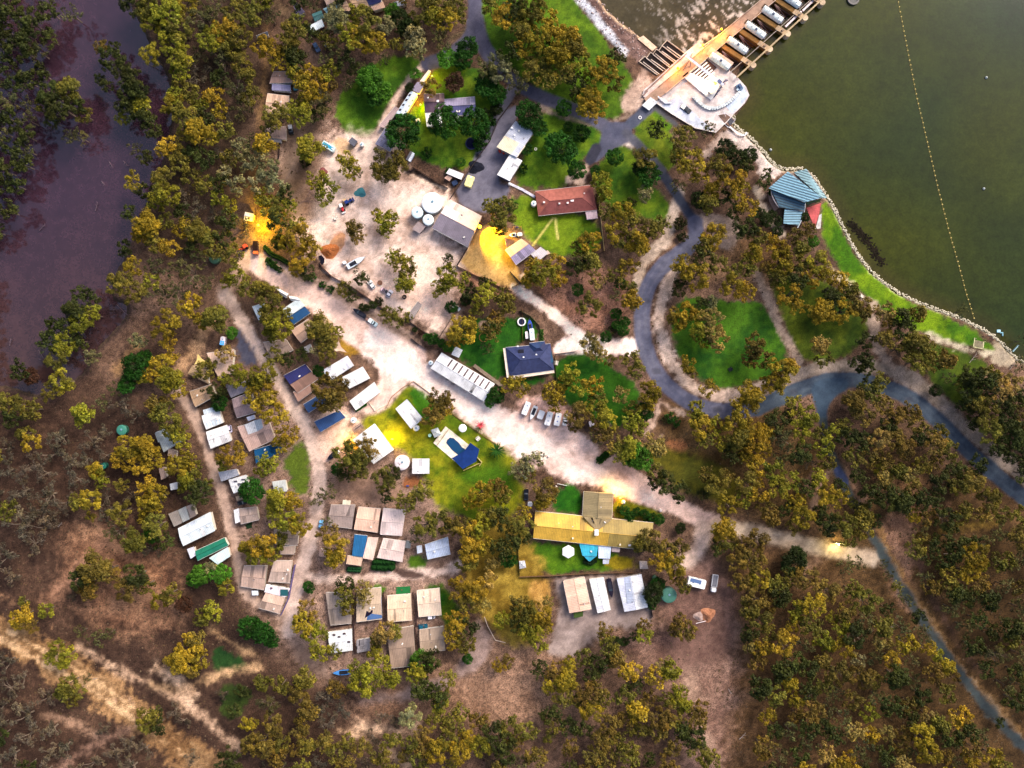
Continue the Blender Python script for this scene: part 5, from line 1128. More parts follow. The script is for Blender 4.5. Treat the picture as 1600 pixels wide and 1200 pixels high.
# workshop floodlight
root=thing_at('floodlight',749,354,'bright amber floodlight on the end wall of the big workshop','floodlight'); o1=W(749,354)
p=P3(749,354,5.4,o1); MB().box((p.x,p.y,5.3),(.9,.5,.5),-1.0,.1).build('housing',M['steel'],root,C(160,150,140)); MB().dome((p.x+.2,p.y-.1,5.6),.8,.45).build('lens',M['lampY'],root)
point(752,357,5.4,40000,YE,spot=96,aim=(770,374,0),blend=.7)
point(749,354,6.6,500,YE)
root=thing_at('street_lamp',361,390,'unlit white headed lamp pole beside the red tractor','street lamp'); o1=W(361,390); p=P3(361,392,7,o1)
MB().tube((2.6,-2.6,0),(p.x,p.y,7),.12,.07,6).build('pole',M['wood'],root,C(120,90,80)); MB().box((p.x,p.y,7.1),(1.4,.6,.3),-.8,.1).build('lamp_head',M['steel'],root,C(230,220,225)); MB().tube((p.x,p.y,7),(p.x-1.8,p.y+.9,7.2),.06,n=4).build('arm',M['steel'],root,C(220,210,215))
# entrance sign
root=thing_at('entrance_sign',1309,848,'floodlit cream entrance sign board on two posts by the gravel road','sign')
MB().box((0,0,1.6),(4.2,.2,1.2),-.1).build('board',M['paint'],root,C(240,226,170)); 
for s in (-1.8,1.8): MB().box((s,-.18*s*.5,.8),(.15,.15,1.6)).build('post',M['wood'],root,C(90,70,50))
# ================================================================= TANKS, ROUND THINGS
def tank(px,py,rpx,h,c,label,lm=None,group='water tanks',hatch=True,wallc=None,name='water_tank'):
    root=thing_at(name,px,py,label,'water tank',group,lm=lm); o1=W(px,py); p=P3(px,py,h,o1); r=rpx*S*(H-h)/H
    MB().cyl((p.x,p.y,0),r,h,28).build('wall',M['paint'],root,C(*(wallc or [v*.8 for v in c])))
    MB().dome((p.x,p.y,h),r*1.03,.35+r*.06,28,4).build('lid',M['paint'],root,C(*c))
    if hatch:
        MB().cyl((p.x+r*.05,p.y+r*.1,h+.3+r*.06),.35+.05*r,.25,10).build('hatch',M['steel'],root,C(120,160,180))
        mb=MB()
        for i in range(10):
            t=i*math.tau/10; mb.tube((p.x,p.y,h+.42+r*.06),(p.x+math.cos(t)*r,p.y+math.sin(t)*r,h+.05),.035,n=4)
        mb.build('seam',M['steel'],root,C(*[v*.82 for v in c]))
    return root
tank(675,317,16,4.2,(232,248,250),'largest white water tank in the group of three by the workshop',lm='the three white tanks')
tank(652,332,9,3.6,(210,232,232),'medium pale water tank with dark fittings, left of the three')
tank(669,343.5,8.5,3.6,(224,238,240),'white water tank below the largest one, nearest the small square shed')
tank(834,318,4.3,2.4,(250,240,244),'small white tank at the left end of the terracotta house')
tank(565,226,3.2,2.2,(250,240,232),'little white tank next to the dark pump shed')
tank(650,669,4.6,2.4,(252,250,255),'white tank at the lower corner of the pool lawn shed')
tank(552,657,4.6,2.2,(250,240,240),'white tank on bare ground beside the slatted picnic shelter')
tank(628,723,11.5,3.2,(230,218,222),'round tank with a mottled white lid beside the square white roof',lm='the mottled round tank')
tank(1045,930,12,3.0,(72,130,112),'large round green water tank below the lodge trees',lm='the round green tank',wallc=(60,90,80))
tank(1023,903,3.6,1.8,(96,140,104),'small green tank above the large round green one',hatch=False)
tank(673,567,3.6,2.0,(210,224,236),'small pale tank at the left end of the long white shed')
tank(796,287,2.2,1.6,(240,240,245),'tiny white tank at the corner of the yard fence',hatch=False)
tank(1287-334,0+1000-1000+0+913,0.1,.1,(200,200,200),'x') if False else None
for px,py,r_,c,l in ((335,404,8,(84,130,100),'round green tank in the scrub left of the gravel road'),(190,672,8,(60,140,120),'round teal tank in the grey scrub at the left'),(161,728,5,(30,130,110),'small teal tank in the scrub at the left, lower one')):
    tank(px,py,r_,2.2,c,l,lm=l)
# mottling on the patterned lid
r_=random.Random(5); root=[o for o in col.objects if o.get('label','').startswith('round tank with')][0]
for i in range(9):
    a=r_.uniform(0,6.28); q=r_.uniform(.6,2.4); MB().cyl((math.cos(a)*q,math.sin(a)*q,3.62+.02*i-.08*q),r_.uniform(.25,.55),.08,9).build('patch',M['paint'],root,C(150,140,150))
def umbrella(px,py,rpx,n,c,label,h=2.5):
    root=thing_at('parasol',px,py,label,'parasol','parasols'); o1=W(px,py); p=P3(px,py,h,o1); r=rpx*S*(H-h)/H
    MB().tube((p.x,p.y,0),(p.x,p.y,h+.5),.05,n=6).build('pole',M['steel'],root,C(180,180,180))
    vs=[(p.x+r*math.cos(math.tau*(i+.5)/n),p.y+r*math.sin(math.tau*(i+.5)/n),h) for i in range(n)]+[(p.x,p.y,h+.55)]
    MB().add(vs,[(i,(i+1)%n,n) for i in range(n)]+[tuple(range(n-1,-1,-1))]).build('canopy',M['cloth'],root,C(*c))
umbrella(888,862,10.5,6,(255,253,255),'large white hexagonal parasol in the lodge garden')
umbrella(723,669,6.5,9,(252,250,252),'round white parasol above the pool deck')
# pool
root=thing_at('pool_deck',706,690,'cream paved pool deck with a dark blue pool','pool deck',lm='the pool deck'); o1=W(706,690)
MB().prism(poly_local([(677,692),(696,666),(735,697),(712,722)],.15,o1),0,.16).build('paving',M['conc'],root,C(252,228,206))
bar(bar(MB(),o1,(683,696),(701,671),.15,.16,1.2),o1,(677,692),(696,666),.12,.16,1.3).build('pool_fence',M['steel'],root,C(150,120,84))
MB().prism(poly_local([(697,692),(699,687),(703,683.5),(709,685),(717,692),(722,699),(727,702),(724,714),(716,711),(706,703)],.2,o1),.16,.2).build('pool_edge',M['conc'],root,C(40,60,110))
MB().prism(poly_local([(698,691.6),(700,687.6),(704,684.5),(708.6,686),(716,692.6),(721,699.6),(726,702.6),(723,713),(716,710),(707,702.6)],.2,o1),.2,.23).build('pool_water',M['gloss'],root,C(8,74,120))
root=thing_at('shade_sail',728,713,'dark navy shade sail over the lower end of the pool','shade sail','shade sails'); o1=W(728,713)
MB().slab([P3(735,692,3.4,o1),P3(749,702,2.8,o1),P3(744,721,3.2,o1),P3(723,733,3.6,o1),P3(706,716,2.8,o1),P3(725,705,3.0,o1)],.05).build('cloth',M['cloth'],root,C(18,56,124))
mb=MB()
for x,y in ((735,692),(749,702),(744,721),(723,733),(706,716)): p=P3(x,y,3,o1); mb.tube((p.x,p.y,0),(p.x,p.y,3.2),.08,n=6)
mb.build('post',M['steel'],root,C(120,100,80))
root=thing_at('pool_fence',745,724,'cream curved fence beside the navy shade sail','fence'); o1=W(745,724)
for a,b in (((744,713),(753,722)),((753,722),(749,728)),((749,724),(724,735))): bar(MB(),o1,a,b,.3,.1,1.2).build('panel',M['wood'],root,C(206,186,110))
def sail(pts,c,label):
    cx=sum(p[0] for p in pts)/len(pts); cy=sum(p[1] for p in pts)/len(pts)
    root=thing_at('shade_sail',cx,cy,label,'shade sail','shade sails'); o1=W(cx,cy); P=[]
    for i,(x,y) in enumerate(pts):
        P.append(P3(x,y,3.2 if i%2 else 2.7,o1)); x2,y2=pts[(i+1)%len(pts)]; mx,my=(x+x2)/2,(y+y2)/2; P.append(P3(lerp(mx,cx,.28),lerp(my,cy,.28),2.9,o1))
    if area([(p.x,p.y) for p in P])<0: P=P[::-1]
    c_=P3(cx,cy,2.9,o1); n=len(P); MB().add([tuple(c_)]+[tuple(p) for p in P]+[(c_.x,c_.y,c_.z-.05)]+[(p.x,p.y,p.z-.05) for p in P],[(0,1+i,1+(i+1)%n) for i in range(n)]+[(n+1,n+2+(i+1)%n,n+2+i) for i in range(n)]).build('cloth',M['cloth'],root,C(*c))
    mb=MB()
    for i,(x,y) in enumerate(pts): p=P3(x,y,3,o1); mb.tube((p.x,p.y,0),(p.x,p.y,3.25),.07,n=6)
    mb.build('post',M['steel'],root,C(90,80,80))
sail([(303,570),(309,553),(324,566)],(236,204,120),'yellow triangular shade sail above the rounded tan cabin')
sail([(512,543),(529,532),(542,551),(524,549)],(216,186,164),'tan four cornered shade sail between trees and the gold grass patch')
# rings and round pads
root=thing_at('round_spa',815,503,'round spa pool with a thick white rim in the navy house garden','spa'); MB().ring((0,0,0),2.0,1.45,.8).build('rim',M['paint'],root,C(250,244,250)); MB().cyl((0,0,.02),1.5,.5,20).build('water',M['gloss'],root,C(34,38,80))
root=thing_at('fire_pit',758,509,'small round fire pit on the circular gravel pad','fire pit'); MB().ring((0,0,0),.75,.4,.4,12).build('rim',M['stone'],root,C(90,70,66)); MB().cyl((0,0,0),.45,.15,10).build('ash',M['stone'],root,C(40,34,34))
root=thing_at('garden_ring',756,527,'thin circular garden edging under the sparse tree','garden bed'); MB().ring((0,0,0),2.3,1.9,.2).build('edging',M['wood'],root,C(170,130,60))
root=thing_at('trampoline',737,225,'dark navy oval trampoline under the round garden tree','trampoline'); MB().ring((0,0,.8),2.9,2.5,.12,20).build('rim',M['steel'],root,C(14,26,90)); MB().cyl((0,0,.82),2.52,.04,20).build('mat',M['cloth'],root,C(20,24,56)); 
mb=MB()
for i in range(6): t=i*math.tau/6; mb.tube((2.7*math.cos(t),2.7*math.sin(t),0),(2.7*math.cos(t),2.7*math.sin(t),2.2),.05,n=4)
mb.build('net_pole',M['steel'],root,C(30,40,90))
root=thing_at('rusty_ring',594,442,'rusty round trough beside the parked cars in the sand yard','trough'); MB().ring((0,0,0),1.1,.9,.6,14).build('wall',M['steel'],root,C(150,84,44)); MB().cyl((0,0,0),.95,.3,14).build('floor',M['steel'],root,C(160,110,80))
root=thing_at('tyre',632,464,'large black tyre lying in the sand yard','tyre'); MB().ring((0,0,0),1.0,.5,.5,16).build('rubber',M['rust'],root,C(40,34,34))
for x,y,l in ((800,183+1000,''),):
    pass
for x,y,l in ((888+112,184-0,'white ring marker on grass beside the weir road'),):
    root=thing_at('ring_marker',x,y,l,'marker'); MB().ring((0,0,0),.8,.5,.3,12).build('ring',M['paint'],root,C(240,240,240))
root=thing_at('ring_marker',837,233,'white ring marker on the lawn right of the bright white yard shed','marker'); MB().ring((0,0,0),.7,.4,.3,12).build('ring',M['paint'],root,C(240,250,220))
# ================================================================= VEHICLES
def wheels(root,L_,Wd,xs,r=.36,w=.24):
    for x in xs:
        for s in (-1,1):
            t=MB().tube((x,s*(Wd/2-w),r),(x,s*(Wd/2+.02),r),r,n=12).build('wheel',M['rust'],root,C(34,32,32))
            MB().tube((x,s*(Wd/2+.0),r),(x,s*(Wd/2+.05),r),r*.5,n=8).build('rim',M['steel'],t,C(190,190,190))
def rounded(mb,x0,x1,w,z0,z1,f0=.25,f1=.25,top=.86,rw=.88):
    """body block with sloped ends: lower outline rounded in plan, upper outline inset"""
    l=x1-x0; b=min(.35,w*.2)
    def outline(a,bb,ww): c=b; return [(a,-ww/2+c),(a+c,-ww/2),(bb-c,-ww/2),(bb,-ww/2+c),(bb,ww/2-c),(bb-c,ww/2),(a+c,ww/2),(a,ww/2-c)]
    lo=outline(x0,x1,w); up=outline(x0+f0,x1-f1,w*rw)
    mid=outline(x0,x1,w); n=8; zm=z0+(z1-z0)*.55
    vs=[(x,y,z0) for x,y in lo]+[(x,y,zm) for x,y in mid]+[(x,y,z1) for x,y in up]
    fs=[tuple(range(n-1,-1,-1)),tuple(range(2*n,3*n))]
    for k in (0,1): fs+=[(k*n+i,k*n+(i+1)%n,(k+1)*n+(i+1)%n,(k+1)*n+i) for i in range(n)]
    return mb.add(vs,fs)
def veh(kind,px,py,an,c,label,L_=None,Wd=None,group=None,c2=None,lm=None):
    """an = heading of the nose in world degrees"""
    nm,cat={'car':('parked_car','car'),'ute':('utility_truck','ute'),'van':('parked_van','van'),'truck':('truck','truck'),'caravan':('caravan','caravan'),'boat':('boat_on_trailer','boat'),'trailer':('box_trailer','trailer'),'tractor':('tractor','tractor'),'motorhome':('motorhome','motorhome'),'bus':('bus','bus')}[kind]
    root=thing_at(nm,px,py,label,cat,group or {'boat':'boats stored on land','caravan':'stored caravans'}.get(kind,'parked vehicles'),R(an),lm=lm)
    if kind in('car','van','ute'):
        L_=L_ or 4.6; Wd=Wd or 1.85
        rounded(MB(),-L_/2,L_/2,Wd,.35,.98,.12,.2,rw=.94).build('body',M['gloss'],root,C(*c))
        if kind=='car': a,b=-L_*.42,L_*.18
        elif kind=='van': a,b=-L_*.47,L_*.30
        else: a,b=-L_*.08,L_*.24
        zt=1.5 if kind!='van' else 1.95
        cab_=rounded(MB(),a,b,Wd*.92,.9,zt-.06,.35,.5,rw=.80).build('windows',M['glass'],root)
        MB().prism([(a+.42,-Wd*.36),(b-.62,-Wd*.36),(b-.62,Wd*.36),(a+.42,Wd*.36)],zt-.08,zt).build('roof',M['gloss'],root,C(*c))
        if kind=='ute': MB().box((-L_*.29,0,1.0),(L_*.36,Wd*.84,.06)).build('tray',M['steel'],root,C(*(c2 or (60,60,66))))
        for s in (-1,1):
            MB().box((L_/2-.06,s*Wd*.34,.72),(.12,.32,.16)).build('headlight',M['glass'],root)
            MB().box((-L_/2+.05,s*Wd*.36,.75),(.1,.25,.16)).build('tail_light',M['paint'],root,C(170,20,20))
        wheels(root,L_,Wd,(-L_*.3,L_*.31))
    elif kind in('caravan','trailer','bus','motorhome'):
        L_=L_ or (6.2 if kind!='trailer' else 3.4); Wd=Wd or 2.4; h=2.6 if kind!='trailer' else 1.7
        rounded(MB(),-L_/2,L_/2,Wd,.5,h,.12,.22,rw=.95).build('body',M['gloss'],root,C(*c))
        if kind!='trailer':
            for x in (-L_*.22,L_*.15): MB().box((x,0,h+.06),(.6,.6,.14),0,.1).build('roof_hatch',M['paint'],root,C(*(c2 or (150,170,200))))
            MB().box((L_*.36,0,h+.08),(.9,.7,.2),0,.1).build('air_conditioner',M['paint'],root,C(225,225,230))
            for s in (-1,1):
                for x in (-L_*.3,L_*.05): MB().box((x,s*Wd*.5,1.7),(1.0,.04,.6)).build('window',M['glass'],root)
            MB().box((L_*.28,-Wd*.5,1.4),(.7,.05,1.7)).build('door',M['paint'],root,C(210,210,214))
        if kind in('caravan','trailer'):
            MB().tube((L_/2,-.5,.5),(L_/2+1.1,0,.5),.05,n=5).tube((L_/2,.5,.5),(L_/2+1.1,0,.5),.05,n=5).build('drawbar',M['steel'],root,C(60,60,66)); wheels(root,L_,Wd,(-.4,.5) if L_>5 else (0,))
        else:
            MB().slab([(L_/2-.15,-Wd*.42,2.2),(L_/2+.02,-Wd*.42,1.3),(L_/2+.02,Wd*.42,1.3),(L_/2-.15,Wd*.42,2.2)],.05).build('windscreen',M['glass'],root); wheels(root,L_,Wd,(-L_*.3,L_*.33),.45)
    elif kind=='truck':
        L_=L_ or 7; Wd=Wd or 2.3
        MB().box((-.3,0,.8),(L_-.6,Wd*.5,.25)).build('chassis',M['steel'],root,C(50,50,56))
        MB().box((-L_*.14,0,1.35),(L_*.68,Wd,.9),0,.08).build('tray_body',M['gloss'],root,C(*(c2 or c)))
        MB().box((-L_*.14,0,1.82),(L_*.64,Wd*.86,.06)).build('load',M['soil'],root,C(*[v*.55 for v in (c2 or c)]))
        rounded(MB(),L_*.24,L_*.5,Wd*.95,.6,2.2,.05,.35).build('cab',M['gloss'],root,C(*c))
        MB().slab([(L_*.46,-Wd*.4,2.05),(L_*.505,-Wd*.42,1.4),(L_*.505,Wd*.42,1.4),(L_*.46,Wd*.4,2.05)],.05).build('windscreen',M['glass'],root)
        wheels(root,L_,Wd,(-L_*.32,-L_*.16,L_*.34),.48,.3)
    elif kind=='boat':
        L_=L_ or 6.5; Wd=Wd or 2.2; n=10; vs=[];fs=[]; st=[]
        for k in range(n+1):
            t=k/n; w=Wd/2*(1-max(0,(t-.45)/.55)**2.2)*(.9+.1*min(1,t*4)); x=-L_/2+L_*t; st.append((x,max(w,.03)))
        for x,w in st: vs+=[(x,-w,1.35+.15*(x/L_)),(x,-w*.75,.8),(x,0,.55+.1*max(0,x/L_)),(x,w*.75,.8),(x,w,1.35+.15*(x/L_))]
        for k in range(n):
            for j in range(4): fs.append((5*k+j,5*k+5+j,5*k+6+j,5*k+1+j))
        fs.append((0,1,2,3,4)); MB().add(vs,fs).build('hull',M['gloss'],root,C(*c))
        vs=[];fs=[]
        for x,w in st: vs+=[(x,-w*.96,1.36+.15*(x/L_)),(x,0,1.42+.15*(x/L_)),(x,w*.96,1.36+.15*(x/L_))]
        for k in range(n):
            for j in (0,1): fs.append((3*k+j,3*k+3+j,3*k+4+j,3*k+1+j))
        MB().add(vs,fs).build('deck',M['gloss'],root,C(*(c2 or c)))
        MB().prism([(-L_*.34,-Wd*.3),(L_*.08,-Wd*.32),(L_*.08,Wd*.32),(-L_*.34,Wd*.3)],1.4,1.5).build('cockpit',M['cloth'],root,C(50,52,66))
        MB().slab([(L_*.02,-Wd*.36,2.0),(L_*.14,-Wd*.3,1.5),(L_*.14,Wd*.3,1.5),(L_*.02,Wd*.36,2.0)],.05).build('windscreen',M['glass'],root)
        MB().box((-L_/2-.2,0,1.3),(.6,.45,1.0),0,.1).build('outboard_motor',M['gloss'],root,C(40,40,46))
        MB().box((0,-.5,.45),(L_*.9,.12,.12)).box((0,.5,.45),(L_*.9,.12,.12)).tube((L_*.45,-.5,.45),(L_/2+1,0,.45),.05,n=5).tube((L_*.45,.5,.45),(L_/2+1,0,.45),.05,n=5).build('trailer_frame',M['steel'],root,C(150,150,155))
        wheels(root,L_,Wd*.9,(-.6,),.3,.2)
    elif kind=='tractor':
        rounded(MB(),-.2,1.9,1.0,.6,1.4,.1,.2).build('bonnet',M['gloss'],root,C(*c)); MB().box((-.8,0,1.1),(1.6,1.5,.8),0,.2).build('body',M['gloss'],root,C(*c))
        MB().box((-.7,0,2.3),(1.7,1.6,.12),0,.2).build('canopy',M['gloss'],root,C(*(c2 or c)))
        MB().box((-.7,0,1.85),(1.4,1.3,.8)).build('cab_glass',M['glass'],root)
        MB().box((2.5,0,.6),(.6,1.9,.6),0,.1).build('bucket',M['steel'],root,C(*(c2 or (60,60,60))))
        for x,r,w in ((-.9,.8,.45),(1.3,.5,.3)):
            for s in (-1,1): MB().tube((x,s*.7,r),(x,s*(.7+w),r),r,n=14).build('wheel',M['rust'],root,C(36,34,36))
    return root
WV=(250,250,252)
veh('caravan',822,638,-112,WV,'white caravan, leftmost of the row parked above the gravel road',6.6,2.7,lm='the row of parked caravans')
veh('boat',833,645,-112,(245,245,250),'white boat with a dark cockpit, second in the row above the gravel road',7.0,2.4,c2=(250,250,250))
veh('trailer',845,648,-112,(244,240,250),'short white box trailer, third in the row above the gravel road',4.2,2.9)
veh('caravan',857,654,-106,WV,'white caravan with small vents, fourth in the row above the gravel road',6.6,2.8)
veh('motorhome',871,655,-102,(240,244,250),'white motorhome with blue fittings, fifth in the row above the gravel road',6.3,2.8,c2=(70,120,200))
veh('ute',883,656,-100,WV,'white ute with a canopy, last on the right of the row above the road',5.6,2.1,c2=(240,240,245))
veh('trailer',924,662,-75,(240,226,236),'lone small white trailer under trees right of the caravan row',2.8,2.4)
veh('boat',557,410,30,(206,222,240),'long silver boat lying in the sand yard',9.6,2.8,c2=(214,226,240),lm='the long silver boat'); veh('trailer',539,411,35,(250,244,250),'tiny white trailer left of the long silver boat',1.7,1.6)
veh('car',581,445,125,WV,'white car with a dark open boot in the sand yard',4.4,2.2); veh('ute',601,454,150,(236,196,206),'pinkish white ute in the sand yard, middle of three',3.6,1.9); veh('car',609,459,55,(236,230,255),'white lilac car in the sand yard, lowest of three',3.8,2.2)
veh('boat',562,489,147,(20,20,34),'black covered boat parked on the upper side of the gravel road',7.0,2.3,c2=(24,26,40)); veh('ute',583,504,-36,(214,236,252),'white ute parked behind the black covered boat',5.0,2.1,c2=(230,240,250)); 
root=thing_at('flat_trailer',575,499,'empty rusty trailer frame between the black boat and the white ute','trailer','parked vehicles',R(-36)); MB().box((0,.8,.5),(2.6,.1,.3)).box((0,-.8,.5),(2.6,.1,.3)).box((-1.3,0,.5),(.1,1.7,.3)).box((1.3,0,.5),(.1,1.7,.3)).build('frame',M['steel'],root,C(90,56,50)); MB().box((0,0,.4),(2.5,1.5,.05)).build('floor',M['wood'],root,C(150,120,110)); wheels(root,2.6,1.9,(0,),.3)
veh('ute',713,481,-32,WV,'white ute beside the dark bush at the yard fence',4.2,1.9,c2=(240,240,244))
veh('bus',515,231,-32,(214,238,250),'teal roofed container truck body beside the sand pad',6.6,2.6,c2=(20,140,190),lm='the teal container')
MB().box((0,0,2.66),(5.6,1.4,.06)).build('teal_panel',M['paint'],[o for o in col.objects if o.get('label','').startswith('teal roofed')][0],C(24,160,196))
veh('tractor',535,325,-70,(220,24,40),'small red tractor in the middle of the sand yard',c2=(250,240,240)); veh('tractor',545,316,30,(24,56,130),'small blue tractor next to the red one',c2=(30,60,140)); veh('trailer',539,314,-60,(226,190,140),'tan crate trailer between the red and blue tractors',1.6,1.4)
veh('truck',401,388,-90,(240,110,40),'orange tip truck at the start of the gravel road',6.6,2.4,c2=(70,50,60)); veh('tractor',383,387,-145,(226,70,30),'orange red loader beside the tip truck',c2=(226,80,40)); veh('trailer',377,395,30,(50,34,90),'dark indigo trailer behind the orange loader',2.6,2.2)
veh('ute',455,204,-80,(16,18,30),'black ute beside the tree covered tan roof',5.0,2.2,c2=(200,200,206)); veh('car',462,134,-84,(30,110,130),'dark teal car beside the tan cabin on the track',5.2,2.3)
veh('car',495,75,-60,(70,96,140),'blue grey car in the clearing below the top cabins',4.8,2.3); veh('trailer',511,72,30,(240,244,255),'small white trailer right of the blue grey car',1.9,1.6)
veh('caravan',351,533,80,(240,220,226),'small white and pale blue caravan below the branching tree',4.2,2.3)
MB().box((-1.0,0,2.62),(2.0,2.0,.06)).build('blue_panel',M['paint'],[o for o in col.objects if o.get('label','').startswith('small white and pale blue car')][0],C(80,180,240))
veh('van',360,670,-80,(214,206,240),'pale lilac van right of the twin slope white roof',3.6,1.8); veh('car',379,785,15,(12,18,22),'black car in the shade of the dense dark tree',4.6,1.9)
veh('car',502,819,80,(120,190,240),'light blue car under the bush beside the lane',4.0,2.0); veh('boat',521,711,-142,(24,20,40),'black boat with white stern on the parking gravel',6.6,2.3,c2=(24,22,40))
MB().box((-3.0,0,1.6),(1.5,1.9,.5),0,.2).build('stern_cover',M['cloth'],[o for o in col.objects if o.get('label','').startswith('black boat with white')][0],C(240,240,248))
veh('boat',535,1049,185,(60,130,210),'bright blue boat under the lowest cabin row',8.2,2.6,c2=(70,150,230),lm='the bright blue boat')
veh('van',674,963,5,(236,230,244),'white van half under the rightmost cream roof',3.8,1.9); veh('car',661,978,5,(10,96,120),'teal car between two roofs in the lowest row',4.6,2.2)
veh('car',822,773,88,(14,14,26),'black car parked on the lodge side lane',5.4,2.2); veh('trailer',828,787,80,(246,244,255),'small white trailer below the black car by the lodge',2.2,2.2)
veh('boat',953,918,-80,(22,16,34),'dark boat between two white roofs below the lodge',9.0,2.6,c2=(30,20,40)); 
veh('motorhome',1087,909,-14,(244,244,255),'white motorhome with blue roof panels on the bare ground',8.6,4.2,c2=(70,100,150),lm='the white motorhome')
MB().box((-.8,.9,2.7),(5.2,1.7,.08)).build('solar_panel',M['paint'],[o for o in col.objects if o.get('label','').startswith('white motorhome with blue roof')][0],C(90,120,170))
veh('truck',1115,910,-98,(240,240,255),'white tray truck right of the white motorhome',8.4,2.6,c2=(236,236,250))
veh('boat',828,508,95,(200,220,246),'white and blue boat in the navy house driveway',5.0,2.2,c2=(40,80,200)); veh('caravan',831,523,95,(226,238,252),'pale blue white caravan below the boat in the driveway',5.6,2.3); 
veh('trailer',823,524,95,(236,226,226),'narrow white trailer left of the caravan in the driveway',3.6,1.4)
veh('ute',1071,171,-38,(46,48,58),'dark grey ute with a white tray cover on the weir platform',5.6,2.4,c2=(245,245,250))
veh('boat',801,368,188,(250,240,250),'white boat beside the peach and lavender cottage',3.4,1.8,c2=(250,244,250)); veh('trailer',812,367,5,(250,240,250),'square white trailer behind the small white boat',2.4,1.7)
veh('caravan',734,285,70,(240,226,150),'rounded cream caravan alone on the asphalt yard',5.4,3.6,c2=(220,206,130),lm='the cream caravan on the asphalt')
veh('trailer',711,287,30,(40,60,96),'dark blue framed trailer by the yard fence',2.8,2.2)
# ================================================================= FENCES AND WALLS
def fence(pts,label,c=(110,90,80),h=1.6,step=10,w=.08,name='fence',pc=None,mat='wood',zb=0):
    cx,cy=pts[0]; root=thing_at(name,cx,cy,label,'fence' if name=='fence' else 'wall'); o1=W(cx,cy)
    pm={} 
    for a,b in zip(pts,pts[1:]):
        l=math.hypot(b[0]-a[0],b[1]-a[1]); n=max(1,round(l/step)); A_=W(*a)-o1; B_=W(*b)-o1; d=(B_-A_)/n; an=math.atan2(d.y,d.x); ln=d.length
        key=round(ln,3)
        if key not in pm: pm[key]=(MB().box((0,0,h/2),(ln-.1,w,h-.1)).mesh('panel',M[mat]),MB().box((0,0,h/2),(.14,.14+w,h+.1)).mesh('post',M[mat]))
        for i in range(n):
            m=A_+d*(i+.5); o=link('panel',pm[key][0],None,root,C(*c)); o.location=(m.x,m.y,zb); o.rotation_euler=(0,0,an)
            m=A_+d*i; o=link('post',pm[key][1],None,root,C(*(pc or c))); o.location=(m.x,m.y,zb); o.rotation_euler=(0,0,an)
    return root
fence([(799,162),(779,188),(765,222),(747,247),(722,284),(703,312)],'dark fence between the homestead garden and the asphalt yard',(84,70,66))
fence([(645,262),(672,278),(700,295)],'low brown fence below the homestead lawn',(110,80,70))
fence([(633,262),(642,268),(650,264)],'short dark fence around the vegetable bed corner',(80,60,60))
fence([(501,412),(506,420),(520,433),(545,446),(570,462),(600,484),(622,496),(634,500)],'rusty curved retaining wall above the hedge row',(110,76,64),1.4,9,.35,'retaining_wall')
fence([(641,503),(664,519),(690,530)],'low dark wall from the grey shelter to the bushes',(80,56,50),1.2)
fence([(686,528),(704,500),(722,474),(740,455)],'timber fence along the navy house lawn',(120,96,80))
fence([(714,416),(731,388)],'tall dark fence below the workshop corner',(70,52,50),2.4,8,.2)
fence([(714,416),(745,432),(775,446),(800,456)],'dark fence on the lower side of the floodlit compound',(90,66,56),2)
fence([(789,372),(792,394),(806,414)],'pale fence between the compound and the cottage',(206,180,160),1.6)
fence([(797,425),(812,441),(822,437)],'dark fence around the small grey pen',(70,60,60),1.8); fence([(800,449),(814,443)],'short dark gate fence at the compound exit',(60,50,50),1.8)
fence([(934,300),(938,340),(944,393)],'cream fence down the right of the terracotta house',(226,200,140),1.5); fence([(944,393),(932,399)],'short dark fence at the foot of the cream fence',(50,40,50),1.5)
fence([(798,288),(815,296),(836,308)],'white walkway screen from the yard to the terracotta house',(226,222,236),.5,6,1.1); 
fence([(812,901),(860,899),(930,895),(990,894)],'brown fence behind the lodge garden',(124,92,66),1.5); fence([(1001,897),(1012,930),(1020,964)],'dark fence right of the white and silver roof',(70,50,54),1.8)
fence([(809,835),(810,870),(812,899)],'dark fence on the left side of the lodge garden',(60,60,56),1.4)
fence([(816,484),(816,535)],'thin brown garden fence below the round spa',(140,96,50),1.2)
fence([(812,486),(828,494),(842,508),(846,530)],'green hedge fence along the house driveway',(50,74,40),1.6)
fence([(867,556),(870,610)],'thin fence on the right of the navy house',(110,100,60),1.2)
fence([(868,553),(900,549)],'dotted low fence above the right hand lawn',(150,120,90),.8,4)
fence([(741,571),(784,603)],'pale planter wall behind the long white shed',(150,130,110),.8,8,1.6); fence([(696,556),(772,600)],'dark green fence behind the long white shed',(40,60,56),1.8,8,.2)
fence([(643,528),(658,540),(668,546)],'rusty pipe fence left of the long white shed',(150,120,110),1.3,8)
fence([(576,628),(586,642),(606,631)],'cream edging rail around the parking corner',(238,220,200),.5,8,.25)
fence([(604,636),(612,620),(630,605),(646,596)],'curved log edging between gravel and the pool lawn',(180,140,100),.4,6,.25)
fence([(646,596),(668,612),(690,634),(725,660),(760,684),(790,704)],'low log edging along the gravel road above the pool lawn',(150,110,70),.4,9,.25)
fence([(590,228),(625,176),(631,168)],'dark fence behind the narrow pink shed',(60,50,60),1.6)
fence([(757,964),(762,978),(774,1000),(790,1004)],'pale log edging along the lower gravel bay',(206,186,170),.4,8,.25)
fence([(484,990),(482,1010),(490,1030)],'x',(0,0,0)) if False else None
fence([(400,330),(402,346)],'short post rail fence by the gatehouse',(120,90,60),1.0)
fence([(420,390),(434,402),(446,418)],'timber edging between the two hedge strips by the gravel road',(190,160,110),.4,8)
fence([(438,225),(436,246),(432,262)],'dark screen fence at the lower end of the left cabins',(60,46,50),1.5)
